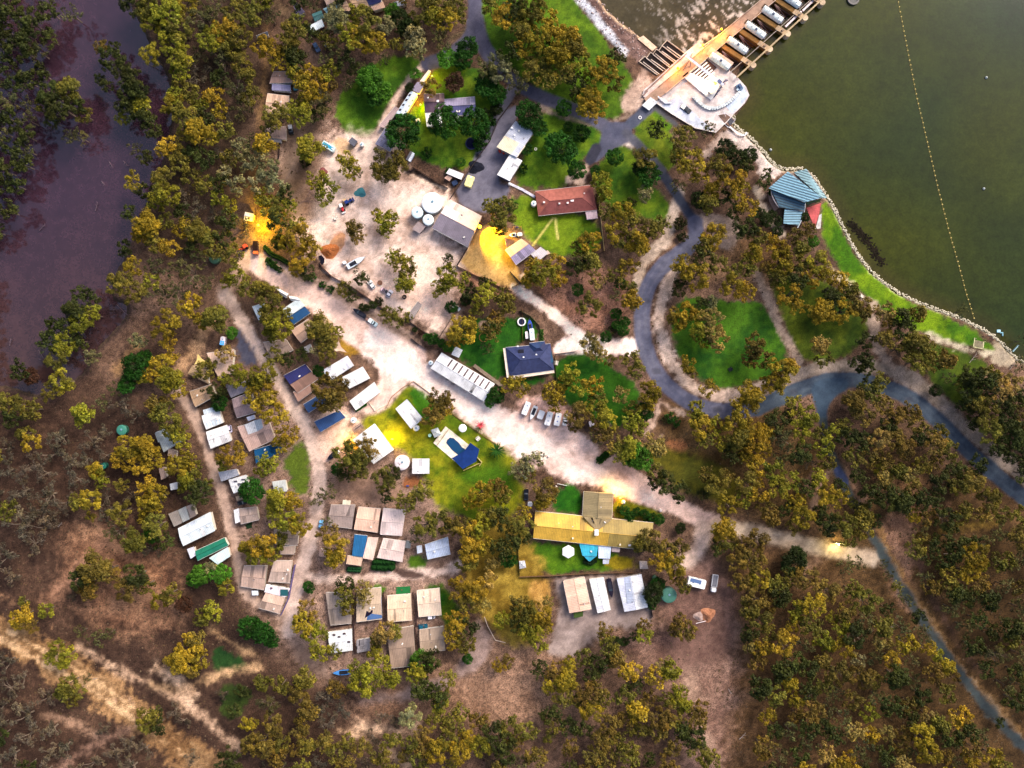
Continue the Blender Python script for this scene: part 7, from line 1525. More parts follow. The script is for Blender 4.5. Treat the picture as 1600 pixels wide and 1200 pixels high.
TR='''
77 17 16 k;113 23 16 q;43 63 18 k;78 60 14 k;33 77 18 k;10 157 18 q;50 35 18 k;20 20 18 k;10 100 16 k;18 230 16 k;25 290 14 k;12 330 16 k
80 147 18 k;110 143 18 o;97 170 20 k;123 167 16 k;133 180 13 o;83 190 12 k;112 213 14 q;128 216 12 q;70 165 13 o
160 77 12 b;173 93 16 k;190 110 18 k;207 127 18 k;213 147 19 k;200 160 17 k;220 163 15 y;193 187 11 y;230 187 14 k;243 207 13 k;167 133 11 k;157 123 8 k;213 177 15 k;178 76 10 k
207 3 19 k;233 20 20 o;263 23 21 y;290 10 18 g;240 37 17 y;262 50 16 k;283 47 20 o;273 70 20 y;240 90 17 y;283 90 18 y;283 113 15 y;282 135 14 o;303 113 18 s;330 60 19 y;353 50 19 g;377 60 17 o;360 77 16 o;377 97 17 o;347 90 17 q;317 27 20 q;343 12 18 q;367 22 18 o;393 22 18 o;320 117 13 s;273 167 17 g;276 152 14 y;297 147 15 o;313 163 14 y;290 183 17 o;333 150 15 g;347 173 13 g;320 187 15 k;310 207 18 g;330 213 15 g;288 213 12 o;353 207 16 o;367 140 18 q;380 173 16 q;360 187 14 s;260 230 16 g;277 240 14 o;283 257 15 o;300 277 15 o;320 290 14 o;353 270 12 w;377 233 14 w;390 257 14 w;213 233 11 q;230 247 11 k;210 283 14 g;253 280 17 o;263 307 19 y;247 317 15 y;226 300 12 k;343 310 13 y;360 323 12 y;290 300 16 s;203 333 11 k;233 353 19 g;220 368 14 g;243 380 15 o;264 387 15 g;197 388 12 k;287 357 14 g;310 363 17 o;327 372 14 o;305 327 16 s;335 333 14 s;340 240 14 s;395 220 12 q;300 240 14 k;322 250 16 k;345 285 14 k;300 205 12 k;372 290 14 w;385 240 13 q
415 8 12 y;423 27 15 q;457 57 19 o;418 77 19 g;437 97 14 g;453 72 17 o;467 40 15 o;483 52 14 k;460 87 15 k;467 102 13 k;467 7 12 k;490 8 12 q;527 33 17 w;523 17 12 w;547 57 19 y;573 37 20 o;567 63 20 g;587 70 19 g;600 43 17 w;560 24 15 y;613 20 12 G;627 35 16 d;640 47 16 d;650 57 16 w;647 73 15 w;655 82 14 w;660 20 17 o;677 27 15 y;673 7 15 o;700 30 18 g;717 20 15 o;700 7 15 o;510 90 13 q;533 78 15 q;543 100 15 k;517 111 13 y;503 118 13 y;483 120 16 g;480 141 17 g;500 141 17 g;517 133 11 b;477 160 12 y;503 160 17 q;467 180 19 y;460 113 12 y;580 127 19 G;594 143 17 G;577 116 14 G;588 155 13 D;560 110 12 q;433 181 19 o;422 202 12 o;483 233 19 y;413 227 16 g;410 247 15 w;420 268 17 w;433 290 15 w;450 322 13 y;427 327 17 o;433 347 16 k;463 353 15 o;472 376 22 g;450 383 13 g;488 390 14 g;405 290 14 w;412 312 14 y;448 305 14 k;500 176 12 k;512 165 10 q;487 185 12 q;480 250 10 m;600 92 12 q;620 70 12 o;545 130 12 q
541 252 14 y;551 266 15 y;560 270 9 q;610 263 25 o;598 270 14 o;497 284 15 y;513 293 15 y;507 310 13 y;553 357 12 b;560 371 11 b;600 347 14 y;613 341 12 y;590 336 9 y;607 360 11 y;598 360 8 y;437 378 12 d;560 438 1 o
630 207 25 D;693 193 23 D;740 193 21 D;710 130 14 r;760 133 17 D;673 137 13 b;640 137 7 d;700 92 15 G;730 77 16 D;722 96 14 D;763 100 20 q;783 113 18 w;777 150 14 D;753 218 11 B;758 207 9 B;747 229 8 B;720 254 7 G;667 240 8 B;757 178 8 d;766 190 9 B;775 172 9 d;700 268 6 B;760 117 12 k;648 115 8 G
787 27 20 g;767 10 16 o;803 17 19 k;833 20 20 o;820 50 19 o;840 60 20 g;817 72 17 g;867 52 17 g;887 60 18 g;897 78 17 o;870 90 19 g;880 113 17 o;907 97 17 y;943 112 20 g;960 93 15 k;960 130 13 o;920 150 17 g;930 172 17 g;913 170 13 g;833 110 19 o;850 98 17 o;810 133 17 q;795 85 16 k;855 125 16 o;900 130 16 k;855 30 14 g;820 30 14 b;925 118 14 y;858 75 12 k;900 150 10 k
827 180 20 D;843 201 12 D;880 170 12 D;877 233 22 D;908 210 12 D;888 198 7 D;900 267 14 D;823 233 9 D;816 262 8 B;862 222 10 D;1025 203 14 k;960 247 13 D;940 282 15 y;943 303 12 y;930 267 8 D;1007 247 17 o;1013 273 17 D;1000 262 12 d;1007 303 13 w;983 320 10 k;1067 217 17 o;1077 252 21 g;1060 240 16 o;1092 274 15 g;1050 215 10 q;1107 207 12 q;1105 196 9 q;1133 233 14 d;1153 247 13 d;1170 243 12 d;1123 263 17 o;1143 283 18 g;1165 262 12 k;1113 297 13 g;1153 298 15 g;1093 313 13 d;1167 322 16 g;1163 358 17 k;1183 373 15 o;1186 333 9 d;1193 287 10 k;1198 272 8 k;1060 290 12 q;1105 318 14 o;1130 310 12 k;1147 330 12 k;1205 300 6 B;1196 345 10 d
973 333 17 g;950 332 14 o;987 350 17 o;960 363 15 g;1013 363 17 o;1030 353 15 o;997 382 17 g;975 380 14 o;1062 350 10 m;1066 370 8 m;1117 368 19 g;1100 383 14 o;920 377 17 g;905 390 13 o;785 335 22 o;778 352 15 g;765 322 11 o;800 322 10 B;1205 335 7 d;1214 362 8 d;1270 378 9 G;1242 369 12 b;1222 390 13 g;1205 378 13 g;1240 345 6 B;1262 362 12 b;1258 340 7 d;1215 346 7 d
207 417 14 g;190 443 19 o;213 460 17 o;237 440 14 y;253 460 17 q;280 457 18 q;300 427 18 q;320 443 17 q;273 423 16 q;300 477 17 g;317 501 14 g;337 497 19 o;260 508 21 g;267 533 14 g;367 430 16 y;387 450 16 o;355 440 10 y;363 520 9 G;143 463 13 k;125 460 12 k;117 487 17 k;127 507 17 y;147 493 15 y;93 510 16 k;77 533 15 k;100 540 17 y;123 533 14 k;90 563 17 o;147 557 13 w;33 577 15 k;50 587 13 r;100 597 18 y;80 613 14 o;130 647 16 y;10 627 15 o;30 633 16 o;53 640 15 o;23 655 15 k;50 690 14 g;40 677 13 o;210 573 18 D;227 560 13 D;200 600 13 D;223 590 10 y;217 533 13 w;253 573 17 g;267 593 19 y;280 607 14 g;240 586 13 g;247 633 16 b;263 653 20 o;280 668 12 o;193 633 17 s;213 647 15 s;160 673 13 s;273 677 14 y;285 688 13 y;200 700 19 g;227 700 19 g;187 717 14 g;217 727 17 g;240 720 15 g;193 757 12 o;160 747 13 y;150 733 11 g;143 780 17 g;127 783 14 o;233 760 15 g;247 777 19 g;277 727 17 g;293 717 15 g;307 733 13 o;293 753 15 y;313 770 19 k;325 756 11 o;233 787 16 g;50 727 20 s;83 710 19 s;110 717 17 s;33 767 22 s;77 773 22 s;100 787 19 s;13 700 15 s;10 735 19 s;133 717 14 s;320 580 14 o;330 570 9 o;353 553 13 t;373 587 17 y;398 597 12 o;352 592 10 y;343 630 12 D;337 612 12 k;363 710 20 g;350 722 12 y;393 767 19 D;397 620 15 g;350 610 8 k;318 612 5 k;268 560 10 g;180 610 12 q;160 630 13 q;70 740 18 s;120 750 18 s
407 453 14 o;427 467 18 o;420 493 15 o;437 510 19 y;424 520 12 y;447 490 12 o;500 513 20 o;510 533 15 o;500 543 13 w;513 553 17 o;528 520 10 y;430 557 14 o;450 562 11 k;473 553 11 k;497 580 9 D;517 613 24 b;533 603 15 b;507 627 15 g;523 630 13 o;413 587 18 y;417 607 18 g;420 633 20 g;433 650 17 g;450 677 16 g;440 693 13 g;420 723 15 y;410 735 12 y;433 780 17 y;457 783 14 g;550 713 24 o;573 700 18 b;560 733 17 o;540 740 12 k;527 733 9 D;513 770 13 q;497 780 13 q;600 750 18 o;613 740 14 k;633 783 16 o;660 767 17 o;605 775 10 k;687 627 17 b;677 650 17 b;697 640 13 g;700 625 10 b;753 770 18 g;735 785 12 g;777 760 15 b;787 775 14 o;467 413 17 g;480 427 13 k;421 409 6 B;428 414 6 B;436 421 5 B;487 433 7 B;503 445 6 B;517 452 6 B;537 453 12 o;550 460 11 k;560 430 12 q;566 436 10 k;567 480 6 d;583 477 6 d;573 481 5 d;607 493 13 o;627 497 14 o;592 472 7 m;627 417 15 y;633 443 15 y;613 403 11 y;640 413 11 o;622 400 10 o;643 425 8 o;700 433 17 y;690 450 15 y;718 440 15 y;700 405 8 k;705 480 9 D;728 470 8 d;753 467 16 y;763 450 12 y;787 467 15 o;745 480 12 o;722 515 22 g;713 532 13 g;733 505 12 g;767 517 15 b;776 500 13 b;790 477 16 o;760 545 11 q;677 530 9 D;690 537 7 D;700 542 8 G;667 527 6 D;776 618 13 D;765 628 8 G;797 600 14 g;648 515 4 d;657 520 4 r;735 455 12 k;757 440 10 k
833 417 15 g;850 427 19 y;827 437 13 g;867 413 15 g;873 437 13 g;900 417 15 k;923 410 15 o;930 437 14 t;903 453 9 D;920 477 17 o;960 430 13 o;970 443 9 D;983 417 15 g;987 470 15 g;985 450 12 o;963 463 11 q;963 490 9 D;963 507 7 D;977 503 8 D;947 527 9 D;973 517 9 D;957 515 7 m;923 537 17 t;933 553 13 t;953 563 9 o;987 563 15 o;993 580 13 o;890 583 15 y;900 603 15 y;880 600 13 g;927 600 15 g;933 617 13 o;970 617 13 t;1017 613 17 g;1013 627 13 g;1007 643 13 D;863 613 15 g;867 630 13 g;813 603 15 g;903 647 18 b;900 662 13 b;933 640 17 y;947 653 17 y;987 657 15 y;997 667 13 y;987 640 13 o;940 673 15 b;957 683 15 b;933 683 12 q;980 700 17 y;1000 713 19 G;985 715 14 G;967 707 15 o;1007 690 14 t;1027 700 14 t;830 720 15 w;813 733 15 w;840 713 11 q;827 740 13 o;853 763 17 b;847 783 13 g;862 775 10 b;1027 740 15 o;1040 753 17 k;1060 767 15 k;1020 753 11 k;1087 640 13 y;1093 667 17 g;1100 687 13 o;1090 655 12 o;1047 653 8 B;1056 660 7 B;1040 655 6 m;942 714 6 B;937 719 6 B;948 709 6 B;1067 420 18 g;1087 433 19 g;1060 450 13 k;1120 413 15 o;1143 447 17 g;1163 457 15 g;1167 417 13 o;1145 425 12 o;1067 493 18 g;1057 503 15 g;1093 513 17 y;1110 503 19 t;1120 531 16 t;1103 531 13 y;1093 477 11 k;1110 473 11 w;1177 540 17 b;1190 560 15 b;1170 560 12 b;1073 570 13 g;1080 582 9 o;1107 607 14 g;1167 607 13 g;1173 622 17 g;1153 637 15 g;1147 660 18 g;1170 673 18 g;1153 687 17 o;1183 700 17 g;1167 710 15 g;1143 710 14 k;1183 730 15 g;1120 753 18 o;1103 743 13 b;1133 747 14 b;1167 753 17 o;1183 770 15 g;1137 787 17 g;1100 770 9 k
1220 410 17 g;1250 413 15 o;1277 410 17 y;1290 430 15 g;1267 433 15 g;1243 437 17 k;1233 463 18 g;1247 480 13 g;1310 440 15 g;1327 453 13 o;1283 487 19 g;1317 487 17 g;1300 467 17 k;1340 477 17 b;1347 490 13 b;1280 540 14 t;1287 560 13 o;1350 533 13 k;1353 570 16 k;1340 567 13 k;1380 487 15 t;1387 503 12 b;1407 497 15 k;1433 490 13 o;1413 520 15 k;1430 537 19 o;1417 547 15 o;1447 547 15 o;1430 567 17 o;1453 567 15 o;1477 563 15 b;1400 547 12 s;1503 487 11 q;1217 583 20 g;1233 573 13 g;1207 600 17 g;1373 597 14 o;1353 607 13 k;1360 617 15 o;1333 627 17 b;1347 647 17 b;1377 633 15 b;1400 650 17 b;1387 667 14 k;1420 647 16 b;1433 663 13 b;1373 687 17 t;1397 690 17 b;1327 683 17 k;1347 690 15 k;1317 667 13 o;1300 677 13 y;1287 700 15 y;1240 633 15 y;1260 653 17 y;1250 673 17 y;1233 647 13 k;1213 657 17 k;1220 683 17 q;1250 710 17 k;1267 720 13 s;1220 710 15 q;1373 730 12 y;1380 717 14 b;1413 700 17 b;1437 683 15 k;1460 693 17 b;1480 703 15 o;1467 673 13 o;1460 720 13 b;1493 733 15 k;1467 753 17 k;1500 757 17 o;1527 727 15 k;1520 753 17 b;1547 777 17 o;1427 770 15 b;1387 777 18 k;1407 785 17 k;1447 780 17 k;1217 760 17 y;1233 753 15 y;1243 783 15 g;1257 760 15 k;1290 770 17 g;1310 777 15 g;1310 757 11 k;1517 587 17 k;1533 600 19 k;1547 587 15 o;1517 613 17 k;1527 627 17 o;1507 633 13 k;1540 643 19 o;1560 613 17 t;1577 600 17 t;1567 633 17 k;1587 633 15 b;1550 673 19 o;1520 657 13 k;1573 660 17 k;1583 683 17 k;1560 700 15 k;1583 710 17 k;1460 610 9 d;1597 533 11 q;1593 570 13 q;1480 590 10 q;1500 600 12 o;1600 620 16 k;1600 660 16 b;1600 740 16 k
33 820 24 s;67 827 22 s;50 800 18 s;77 808 18 s;10 867 19 s;20 903 19 s;50 850 18 s;143 807 8 g;230 810 13 g;247 820 18 o;237 837 11 G;257 847 14 k;150 887 22 b;130 903 18 k;140 920 15 b;170 890 17 b;213 900 20 k;200 920 17 b;230 913 15 o;267 927 15 o;250 937 13 g;113 933 12 s;73 953 13 y;40 960 13 g;27 970 13 g;50 977 11 b;37 940 8 o;90 1010 13 y;107 1023 13 y;80 1027 11 y;100 1035 10 y;127 987 11 q;153 997 14 q;170 990 12 q;110 1067 15 o;120 1080 13 o;100 1080 13 o;137 1058 8 q;113 1097 9 o;317 897 15 G;305 905 12 G;347 897 15 G;353 917 13 y;333 887 12 w;333 953 15 y;317 963 13 o;340 965 10 q;293 1013 20 g;283 1030 18 g;313 1030 15 g;307 1000 15 b;300 1045 13 b;290 943 12 r;393 980 17 D;233 1117 15 o;247 1133 14 k;227 1133 13 o;245 1112 10 k;273 1110 13 s;287 1127 12 s;360 1187 20 k;147 1193 17 s;227 1170 14 s;40 1120 22 s;43 1150 19 s;13 1077 18 s;13 1033 17 s;33 1060 15 s;393 1163 15 b;390 1130 13 g;350 1085 12 s;380 1080 12 k;365 1110 12 k;75 1090 15 s;20 1180 18 s;75 1180 16 s;300 1185 12 s
450 813 17 y;467 820 17 g;433 807 15 y;410 850 20 g;427 863 16 y;403 867 16 y;440 843 13 o;385 855 11 g;513 833 16 b;527 853 18 g;523 870 15 g;512 815 9 q;483 917 9 D;540 913 13 k;540 930 15 o;543 947 12 o;567 920 13 t;570 933 12 t;480 953 15 b;477 973 17 g;493 987 17 y;470 965 10 o;500 1017 15 y;523 1017 11 o;573 1057 22 y;560 1047 15 y;600 1040 15 y;613 1060 13 y;575 1075 12 y;600 987 17 t;617 987 12 o;587 1020 13 y;588 1000 12 o;660 1033 17 G;653 1047 15 y;673 1030 15 k;648 1058 12 y;660 1077 16 k;683 1083 17 k;700 1063 15 o;687 1100 15 y;410 987 16 D;423 997 13 D;477 1060 16 o;467 1083 17 b;510 1083 18 s;527 1073 15 b;533 1110 17 s;500 1107 17 s;483 1110 15 b;420 1100 17 q;427 1133 18 b;410 1160 18 b;440 1160 14 o;650 837 14 q;667 820 18 o;690 813 17 o;710 820 17 b;733 833 18 g;750 820 17 y;733 860 18 g;753 850 15 g;730 880 15 o;720 917 17 g;743 920 17 g;733 940 17 o;713 967 17 g;707 987 13 g;733 980 15 k;727 1007 15 o;710 1003 13 g;730 1029 8 D;783 853 16 k;793 873 13 D;780 810 17 k;765 805 14 o;783 967 13 y;780 1040 11 g;793 1033 11 b;640 1117 17 w;620 1125 12 s;600 1120 14 s;720 1110 13 o;753 1163 17 y;733 1157 17 g;717 1173 17 g;700 1160 15 o;683 1170 17 g;773 1140 17 k;787 1160 17 k;663 1170 13 b;790 1183 15 k;655 1190 15 o;630 1180 10 b;755 945 11 t;762 905 13 t;770 880 12 t
813 820 18 o;810 840 17 k;818 800 12 g;1000 850 13 o;1013 843 17 b;1033 857 17 b;1050 857 11 k;1063 855 13 b;1033 877 18 g;1053 883 17 g;1057 900 13 b;1067 917 11 o;1020 927 15 d;1027 913 11 D;1018 943 8 B;1063 825 8 d;976 798 7 D;984 806 8 D;995 800 7 D;1007 803 7 D;1020 808 7 D;1031 812 8 D;1010 812 6 B;970 795 6 B;810 943 15 b;820 957 17 o;843 960 17 g;850 977 13 g;830 987 17 y;843 1007 13 y;812 975 14 k;855 940 9 t;943 987 13 b;950 1007 15 o;960 1003 9 d;975 1002 7 d;963 1030 14 b;955 1020 10 o;1003 977 11 b;1007 993 13 y;990 993 9 k;1060 973 15 b;1073 987 15 b;1055 985 10 b;843 1043 13 k;867 1047 15 b;883 1063 17 g;860 1067 15 g;917 1083 17 b;933 1077 15 b;923 1107 17 g;905 1095 12 o;943 1093 13 o;1047 1047 15 y;1035 1037 10 t;1057 1083 15 y;1043 1090 15 o;1067 1100 13 y;1090 1107 15 b;1033 1120 18 b;1050 1125 14 o;1027 1143 15 b;1087 1127 15 b;1083 1150 17 k;1093 1173 17 o;1067 1140 14 k;1107 1183 15 o;860 1113 15 k;867 1133 13 o;852 1120 9 b;857 1150 9 o;913 1137 12 k;950 1133 17 b;943 1153 17 b;927 1177 15 b;967 1160 15 o;987 1173 13 o;803 1160 13 b;890 1167 13 b;950 1185 14 b;985 1140 10 o;1015 1185 10 k
1130 827 18 g;1137 847 15 o;1120 853 13 k;1160 850 17 b;1183 843 17 b;1153 873 17 b;1177 877 18 b;1183 900 17 g;1160 910 17 b;1177 930 17 b;1170 950 15 o;1187 967 17 o;1170 987 15 k;1173 1007 13 t;1190 1013 15 g;1183 1033 13 b;1187 1073 17 k;1190 1167 17 b;1253 805 18 g;1240 822 12 b;1290 818 18 k;1317 815 18 o;1347 823 17 o;1240 880 19 d;1243 865 12 d;1320 883 14 q;1340 880 12 q;1230 903 14 o;1293 923 18 b;1267 943 18 g;1247 953 15 y;1317 977 14 y;1300 965 10 y;1283 997 14 y;1293 1007 13 y;1340 1030 11 w;1357 1113 13 y;1520 870 20 g;1510 893 17 g;1532 880 12 y;1460 850 14 k;1440 840 10 b;1425 805 12 g;1280 800 13 k;1228 795 12 k;1350 800 13 o;1365 815 12 k;1385 950 11 k;1440 985 13 q;1445 1000 11 q;1388 898 9 q;1400 915 8 o;1420 940 10 q;1432 962 11 k;1449 1012 12 g;1462 1022 11 y;1478 1040 12 g;1490 1055 10 b;1560 1128 8 k;1343 792 9 k;1336 812 9 o;1322 772 10 q;1330 785 8 o;1380 880 7 q;1410 930 9 q'''
fill_zones=[([(1130,960),(1200,900),(1300,900),(1400,960),(1480,1080),(1600,1230),(1200,1230),(1190,1080)],'obbgkqkoqtg',12,19,.9),  # outer zones get more dark kinds: a vignette put into leaf colours
 ([(1190,800),(1320,800),(1340,850),(1200,850)],'gobk',13,17,1.0),
 ([(1410,800),(1640,800),(1640,1160),(1560,1080),(1480,970),(1420,860)],'kokqbkqo',12,18,.8),
 ([(1440,600),(1640,600),(1640,800),(1560,760),(1500,690)],'kkob',13,17,1.0),
 ([(1290,690),(1480,690),(1540,760),(1380,800)],'bkot',12,17,.75),
 ([(200,-30),(410,-30),(400,330),(380,400),(220,420),(260,260),(290,130)],'oqksokk',12,17,1.0),  # left bank: extra dark kinds paint the darker edge
 ([(-40,640),(140,690),(300,830),(240,860),(120,800),(-40,800)],'sssoq',13,20,.8),
 ([(-40,-40),(60,-40),(70,130),(30,330),(-40,400)],'kkq',12,16,.45),
 ([(-40,1080),(200,1150),(260,1240),(-40,1240)],'ssk',12,20,.7),
 ([(400,1050),(560,1120),(700,1100),(860,1140),(860,1230),(400,1230)],'bosoq',12,17,.45),
 ([(880,1020),(1060,1040),(1060,1230),(880,1230)],'bokg',12,17,.5),
 ([(-40,400),(-20,600),(-60,620)],'k',12,15,.6),([(1610,-40),(1660,-40),(1660,0)],'k',12,14,.2),
 ([(400,-30),(760,-30),(740,60),(640,90),(540,110),(400,60)],'oygqk',12,16,.7),
 ([(760,-30),(890,-30),(960,120),(930,180),(820,110)],'ogyb',12,17,.55),
 ([(1040,360),(1130,300),(1200,380),(1270,390),(1400,500),(1380,560),(1300,480),(1220,450),(1080,420)],'gobk',12,16,.6),
 ([(1100,620),(1180,600),(1300,680),(1280,820),(1150,800)],'gyob',12,17,.8),
 ([(700,790),(830,790),(860,900),(800,1000),(720,960)],'gobt',12,16,.45)]
trees=[]
for row in TR.replace('\n',';').split(';'):
    row=row.strip()
    if not row: continue
    a=row.split(); 
    if float(a[2])<3: continue
    trees.append((float(a[0]),float(a[1]),float(a[2]),a[3]))
def inpoly(x,y,P):
    c=False
    for i in range(len(P)):
        (ax,ay),(bx,by)=P[i],P[(i+1)%len(P)]
        if (ay>y)!=(by>y) and x<(bx-ax)*(y-ay)/(by-ay)+ax: c=not c
    return c
rf=random.Random(42)
for Z,(P,kinds,ra,rb,dens) in enumerate(fill_zones):
    xs=[p[0] for p in P]; ys=[p[1] for p in P]; wat=Z in(7,11)
    tries=int((max(xs)-min(xs))*(max(ys)-min(ys))/60*dens)
    for _ in range(tries):
        x,y=rf.uniform(min(xs),max(xs)),rf.uniform(min(ys),max(ys)); r=rf.uniform(ra,rb)
        if not inpoly(x,y,P): continue
        bad=False
        for dx_,dy_ in ((0,0),(r*.6,0),(-r*.6,0),(0,r*.6),(0,-r*.6)):
            c_,w_=cls_at(x+dx_,y+dy_)
            if (c_ in(1,2,3,4,5,6,8)) or (w_ and not wat): bad=True;break
        if bad: continue
        if any(a-4<x<b+4 and c-4<y<d+4 for a,c,b,d in FOOT): continue
        sp_=.77 if Z==0 else .74
        if any((x-t[0])**2+(y-t[1])**2<(sp_*(r+t[2]))**2 for t in trees): continue
        trees.append((x,y,r,rf.choice(kinds)))
# ---- labels: size, colour, side of and distance to the nearest landmark
def direction(dx,dy):
    a=math.degrees(math.atan2(-dy,dx))%360
    return ['right of','up and right of','above','up and left of','left of','down and left of','below','down and right of'][int((a+22.5)//45)%8]
def sizeword(r): return 'small' if r<10.5 else 'medium' if r<14.6 else 'large' if r<18.2 else 'huge'
LM+= [(110,170,'the tree island in the purple water'),(200,150,'the long tree island in the purple water'),(40,40,'the top left corner'),(30,1170,'the bottom left corner'),(1560,1160,'the bottom right corner'),(1140,560,'the round island lawn'),(1290,610,'the upper road fork'),(1370,860,'the lower road junction'),(240,1120,'the sandy track crossing'),(1530,538,'the lakeside point'),(1560,700,'the right edge where the road leaves'),(560,170,'the open field beside the driveway'),(970,205,'the crossroads near the weir'),(800,1120,'the bare ground at the bottom centre'),(1100,1060,'the pale track at the bottom'),(1090,380,'the end of the loop road'),(1500,880,'the golden tree stand at the right'),(1450,1040,'the roadside brown strip at the right'),(860,60,'the grass strip beside the rock bank'),(300,100,'the upper woodland strip'),(310,330,'the lower woodland strip'),(150,520,'the mouth of the purple inlet'),(60,760,'the grey scrub on the left edge'),(1280,480,'the leafy lawn left of the lake path'),(1260,900,'the dark round tree by the gravel road'),(1200,720,'the golden tree stand left of the entrance road'),(480,1080,'the scrub below the lane end'),(720,1140,'the trees along the bottom edge'),(360,1100,'the dark grass patch at the lower left'),(1240,1060,'the middle of the lower right forest')]
from collections import defaultdict
info=[]; buckets=defaultdict(list)
for i,(x,y,r,k) in enumerate(trees):
    d,l=min(((math.hypot(x-a,y-b),(a,b,t)) for a,b,t in LM),key=lambda q:q[0])
    prox='right beside' if d<20 else ''
    key=(sizeword(r),KIND[k][2],direction(x-l[0],y-l[1]),l[2].replace(' the middle of','').replace('the upper central row','the upper row').replace(' of the lower central row','')); buckets[key].append((d,i)); info.append(key)
lab={}
ORD=['','second nearest ','third nearest ','fourth nearest ','fifth nearest ','sixth nearest ','seventh nearest ','eighth nearest ','ninth nearest ','tenth nearest ']
for key,L_ in buckets.items():
    L_.sort()
    for n,(d,i) in enumerate(L_):
        o_=('nearest ' if len(L_)>1 and n==0 else ORD[min(n,9)])
        lab[i]=f"{o_}{key[0]} {key[1]} {key[2]} {key[3]}"
        w_=lab[i].split()
        if len(w_)>16: lab[i]=" ".join(w_).replace("very ","").replace(" gum tree"," gum").replace("up and right of","upper right of").replace("up and left of","upper left of").replace("down and","lower").replace("yellow green","yellowish").replace("pale grey green","pale").replace("sparse grey green","sparse")
for i in lab:
    w_=lab[i].split()[:16]
    while w_[-1] in('the','of','by','in','at','and','a','with','near','below','above','left','right','to','beside','where','gravel','white','small','row','of','on','lower','upper'): w_.pop()
    lab[i]=' '.join(w_)
nameof=defaultdict(list)
for i,t in enumerate(trees): nameof[KIND[t[3]][3]].append(i)
solo=set(); rest=[]
for nm,ids in nameof.items():
    ids.sort(key=lambda i:-trees[i][2])
    vis=[i for i in ids if -5<trees[i][0]<1605 and -5<trees[i][1]<1205]; vset=set(vis)
    solo|=set(vis[:298]); rest+=[i for i in ids if i not in set(vis[:298])]
rt=random.Random(11)
GRP={'gum_tree':'gum trees of the riverside woodland','leafy_tree':'leafy garden and park trees','scrub_bush':'dry scrub bushes','garden_shrub':'garden shrubs'}
restV=[];restC=[]; tv=MB()
for i,(x,y,r,k) in enumerate(trees):
    st,c,words_,nm=KIND[k]; vr=STY[st][rt.randrange(len(STY[st]))]
    Rm=r*S; zc=vr[5]*Rm; p=W(x,y,zc); an=rt.uniform(0,6.28); j=rt.uniform(.74,1.26); hj=rt.uniform(.95,1.04)
    color=C(c[0]*hj,c[1],c[2],j*LEAF*1.33); Rm*=1.13; Rm/=(1-zc/H)**0 
    if i in solo:
        root=empty(nm,(p.x,p.y,0),an); root.scale=(Rm,Rm,Rm*rt.uniform(.9,1.1)); tag(root,lab[i],'bush' if nm in('scrub_bush','garden_shrub') else 'tree',GRP[nm])
        link('crown',vr[0],None,root,color); link('trunk',vr[1],None,root,C(128,112,96))
    else:
        V,T,hue=vr[2],vr[3],vr[4]; sel=np.random.RandomState(i).rand(len(V))<.26
        V=V[sel]; cen=V.mean(1,keepdims=True); V=cen+(V-cen)*1.75; cs,sn=math.cos(an),math.sin(an)
        q=np.empty_like(V); q[...,0]=(V[...,0]*cs-V[...,1]*sn)*Rm+p.x; q[...,1]=(V[...,0]*sn+V[...,1]*cs)*Rm+p.y; q[...,2]=(V[...,2]+vr[5])*Rm
        restV.append(q); restC.append(tintrgb(T[sel],hue[sel])*np.array(color[:3]))
        tv.tube((p.x,p.y,-.5),(p.x,p.y,zc),.07*Rm,.03*Rm,5,False)
if restV:
    me=leafmesh('background_woodland',np.concatenate(restV),np.concatenate(restC).astype(np.float32),0)
    o=link('background_woodland',me,None,None,(1,1,1,1)); tag(o,kind='stuff')
    o=tv.build('background_tree_trunks',M['rust'],None,C(120,104,90)); tag(o,kind='stuff')
print('trees',len(trees),{k:len(v) for k,v in nameof.items()},'rest',len(rest))
# ---- palms
def palm(px,py,r,label,c,n=16):
    root=thing_at('palm_tree',px,py,label,'palm','palms'); rr_=random.Random(int(px)); z=2.2; p=W(px,py,z)-W(px,py)
    MB().tube((p.x,p.y,0),(p.x,p.y,z),.22,.16,7).build('trunk',M['rust'],root,C(120,100,80)); 
    for i in range(n):
        a=math.tau*i/n+rr_.uniform(-.15,.15); L_=r*rr_.uniform(.8,1.1); w=.16*r/2; pts=[]
        for k in range(5):
            t=k/4; pts.append((p.x+math.cos(a)*L_*t,p.y+math.sin(a)*L_*t,z+.9*math.sin(t*2.6)*r*.25-.3*t*t))
        vs=[];fs=[]
        for k,q in enumerate(pts):
            ww=w*(1-abs(k/4-.4)*1.5)+.02; vs+=[(q[0]-math.sin(a)*ww,q[1]+math.cos(a)*ww,q[2]-.05),(q[0],q[1],q[2]+.03),(q[0]+math.sin(a)*ww,q[1]-math.cos(a)*ww,q[2]-.05)]
        for k in range(4):
            for j in (0,1): fs.append((3*k+j,3*k+j+1,3*k+4+j,3*k+3+j))
        MB().add(vs,fs).build('frond',M['cloth'],root,C(*c))
palm(776,704,4.4,'broad green palm at the right end of the pool lawn',(40,84,20),18); palm(751,664,2.6,'small palm with red tipped fronds on the road edge',(220,60,80),12); palm(749,669,2.2,'small green palm right below the red one',(60,84,20),10); palm(655,117,2.4,'green palm beside the lit deck',(60,120,30),14); palm(640,138,1.8,'dark little palm beside the driveway',(24,56,24),12)
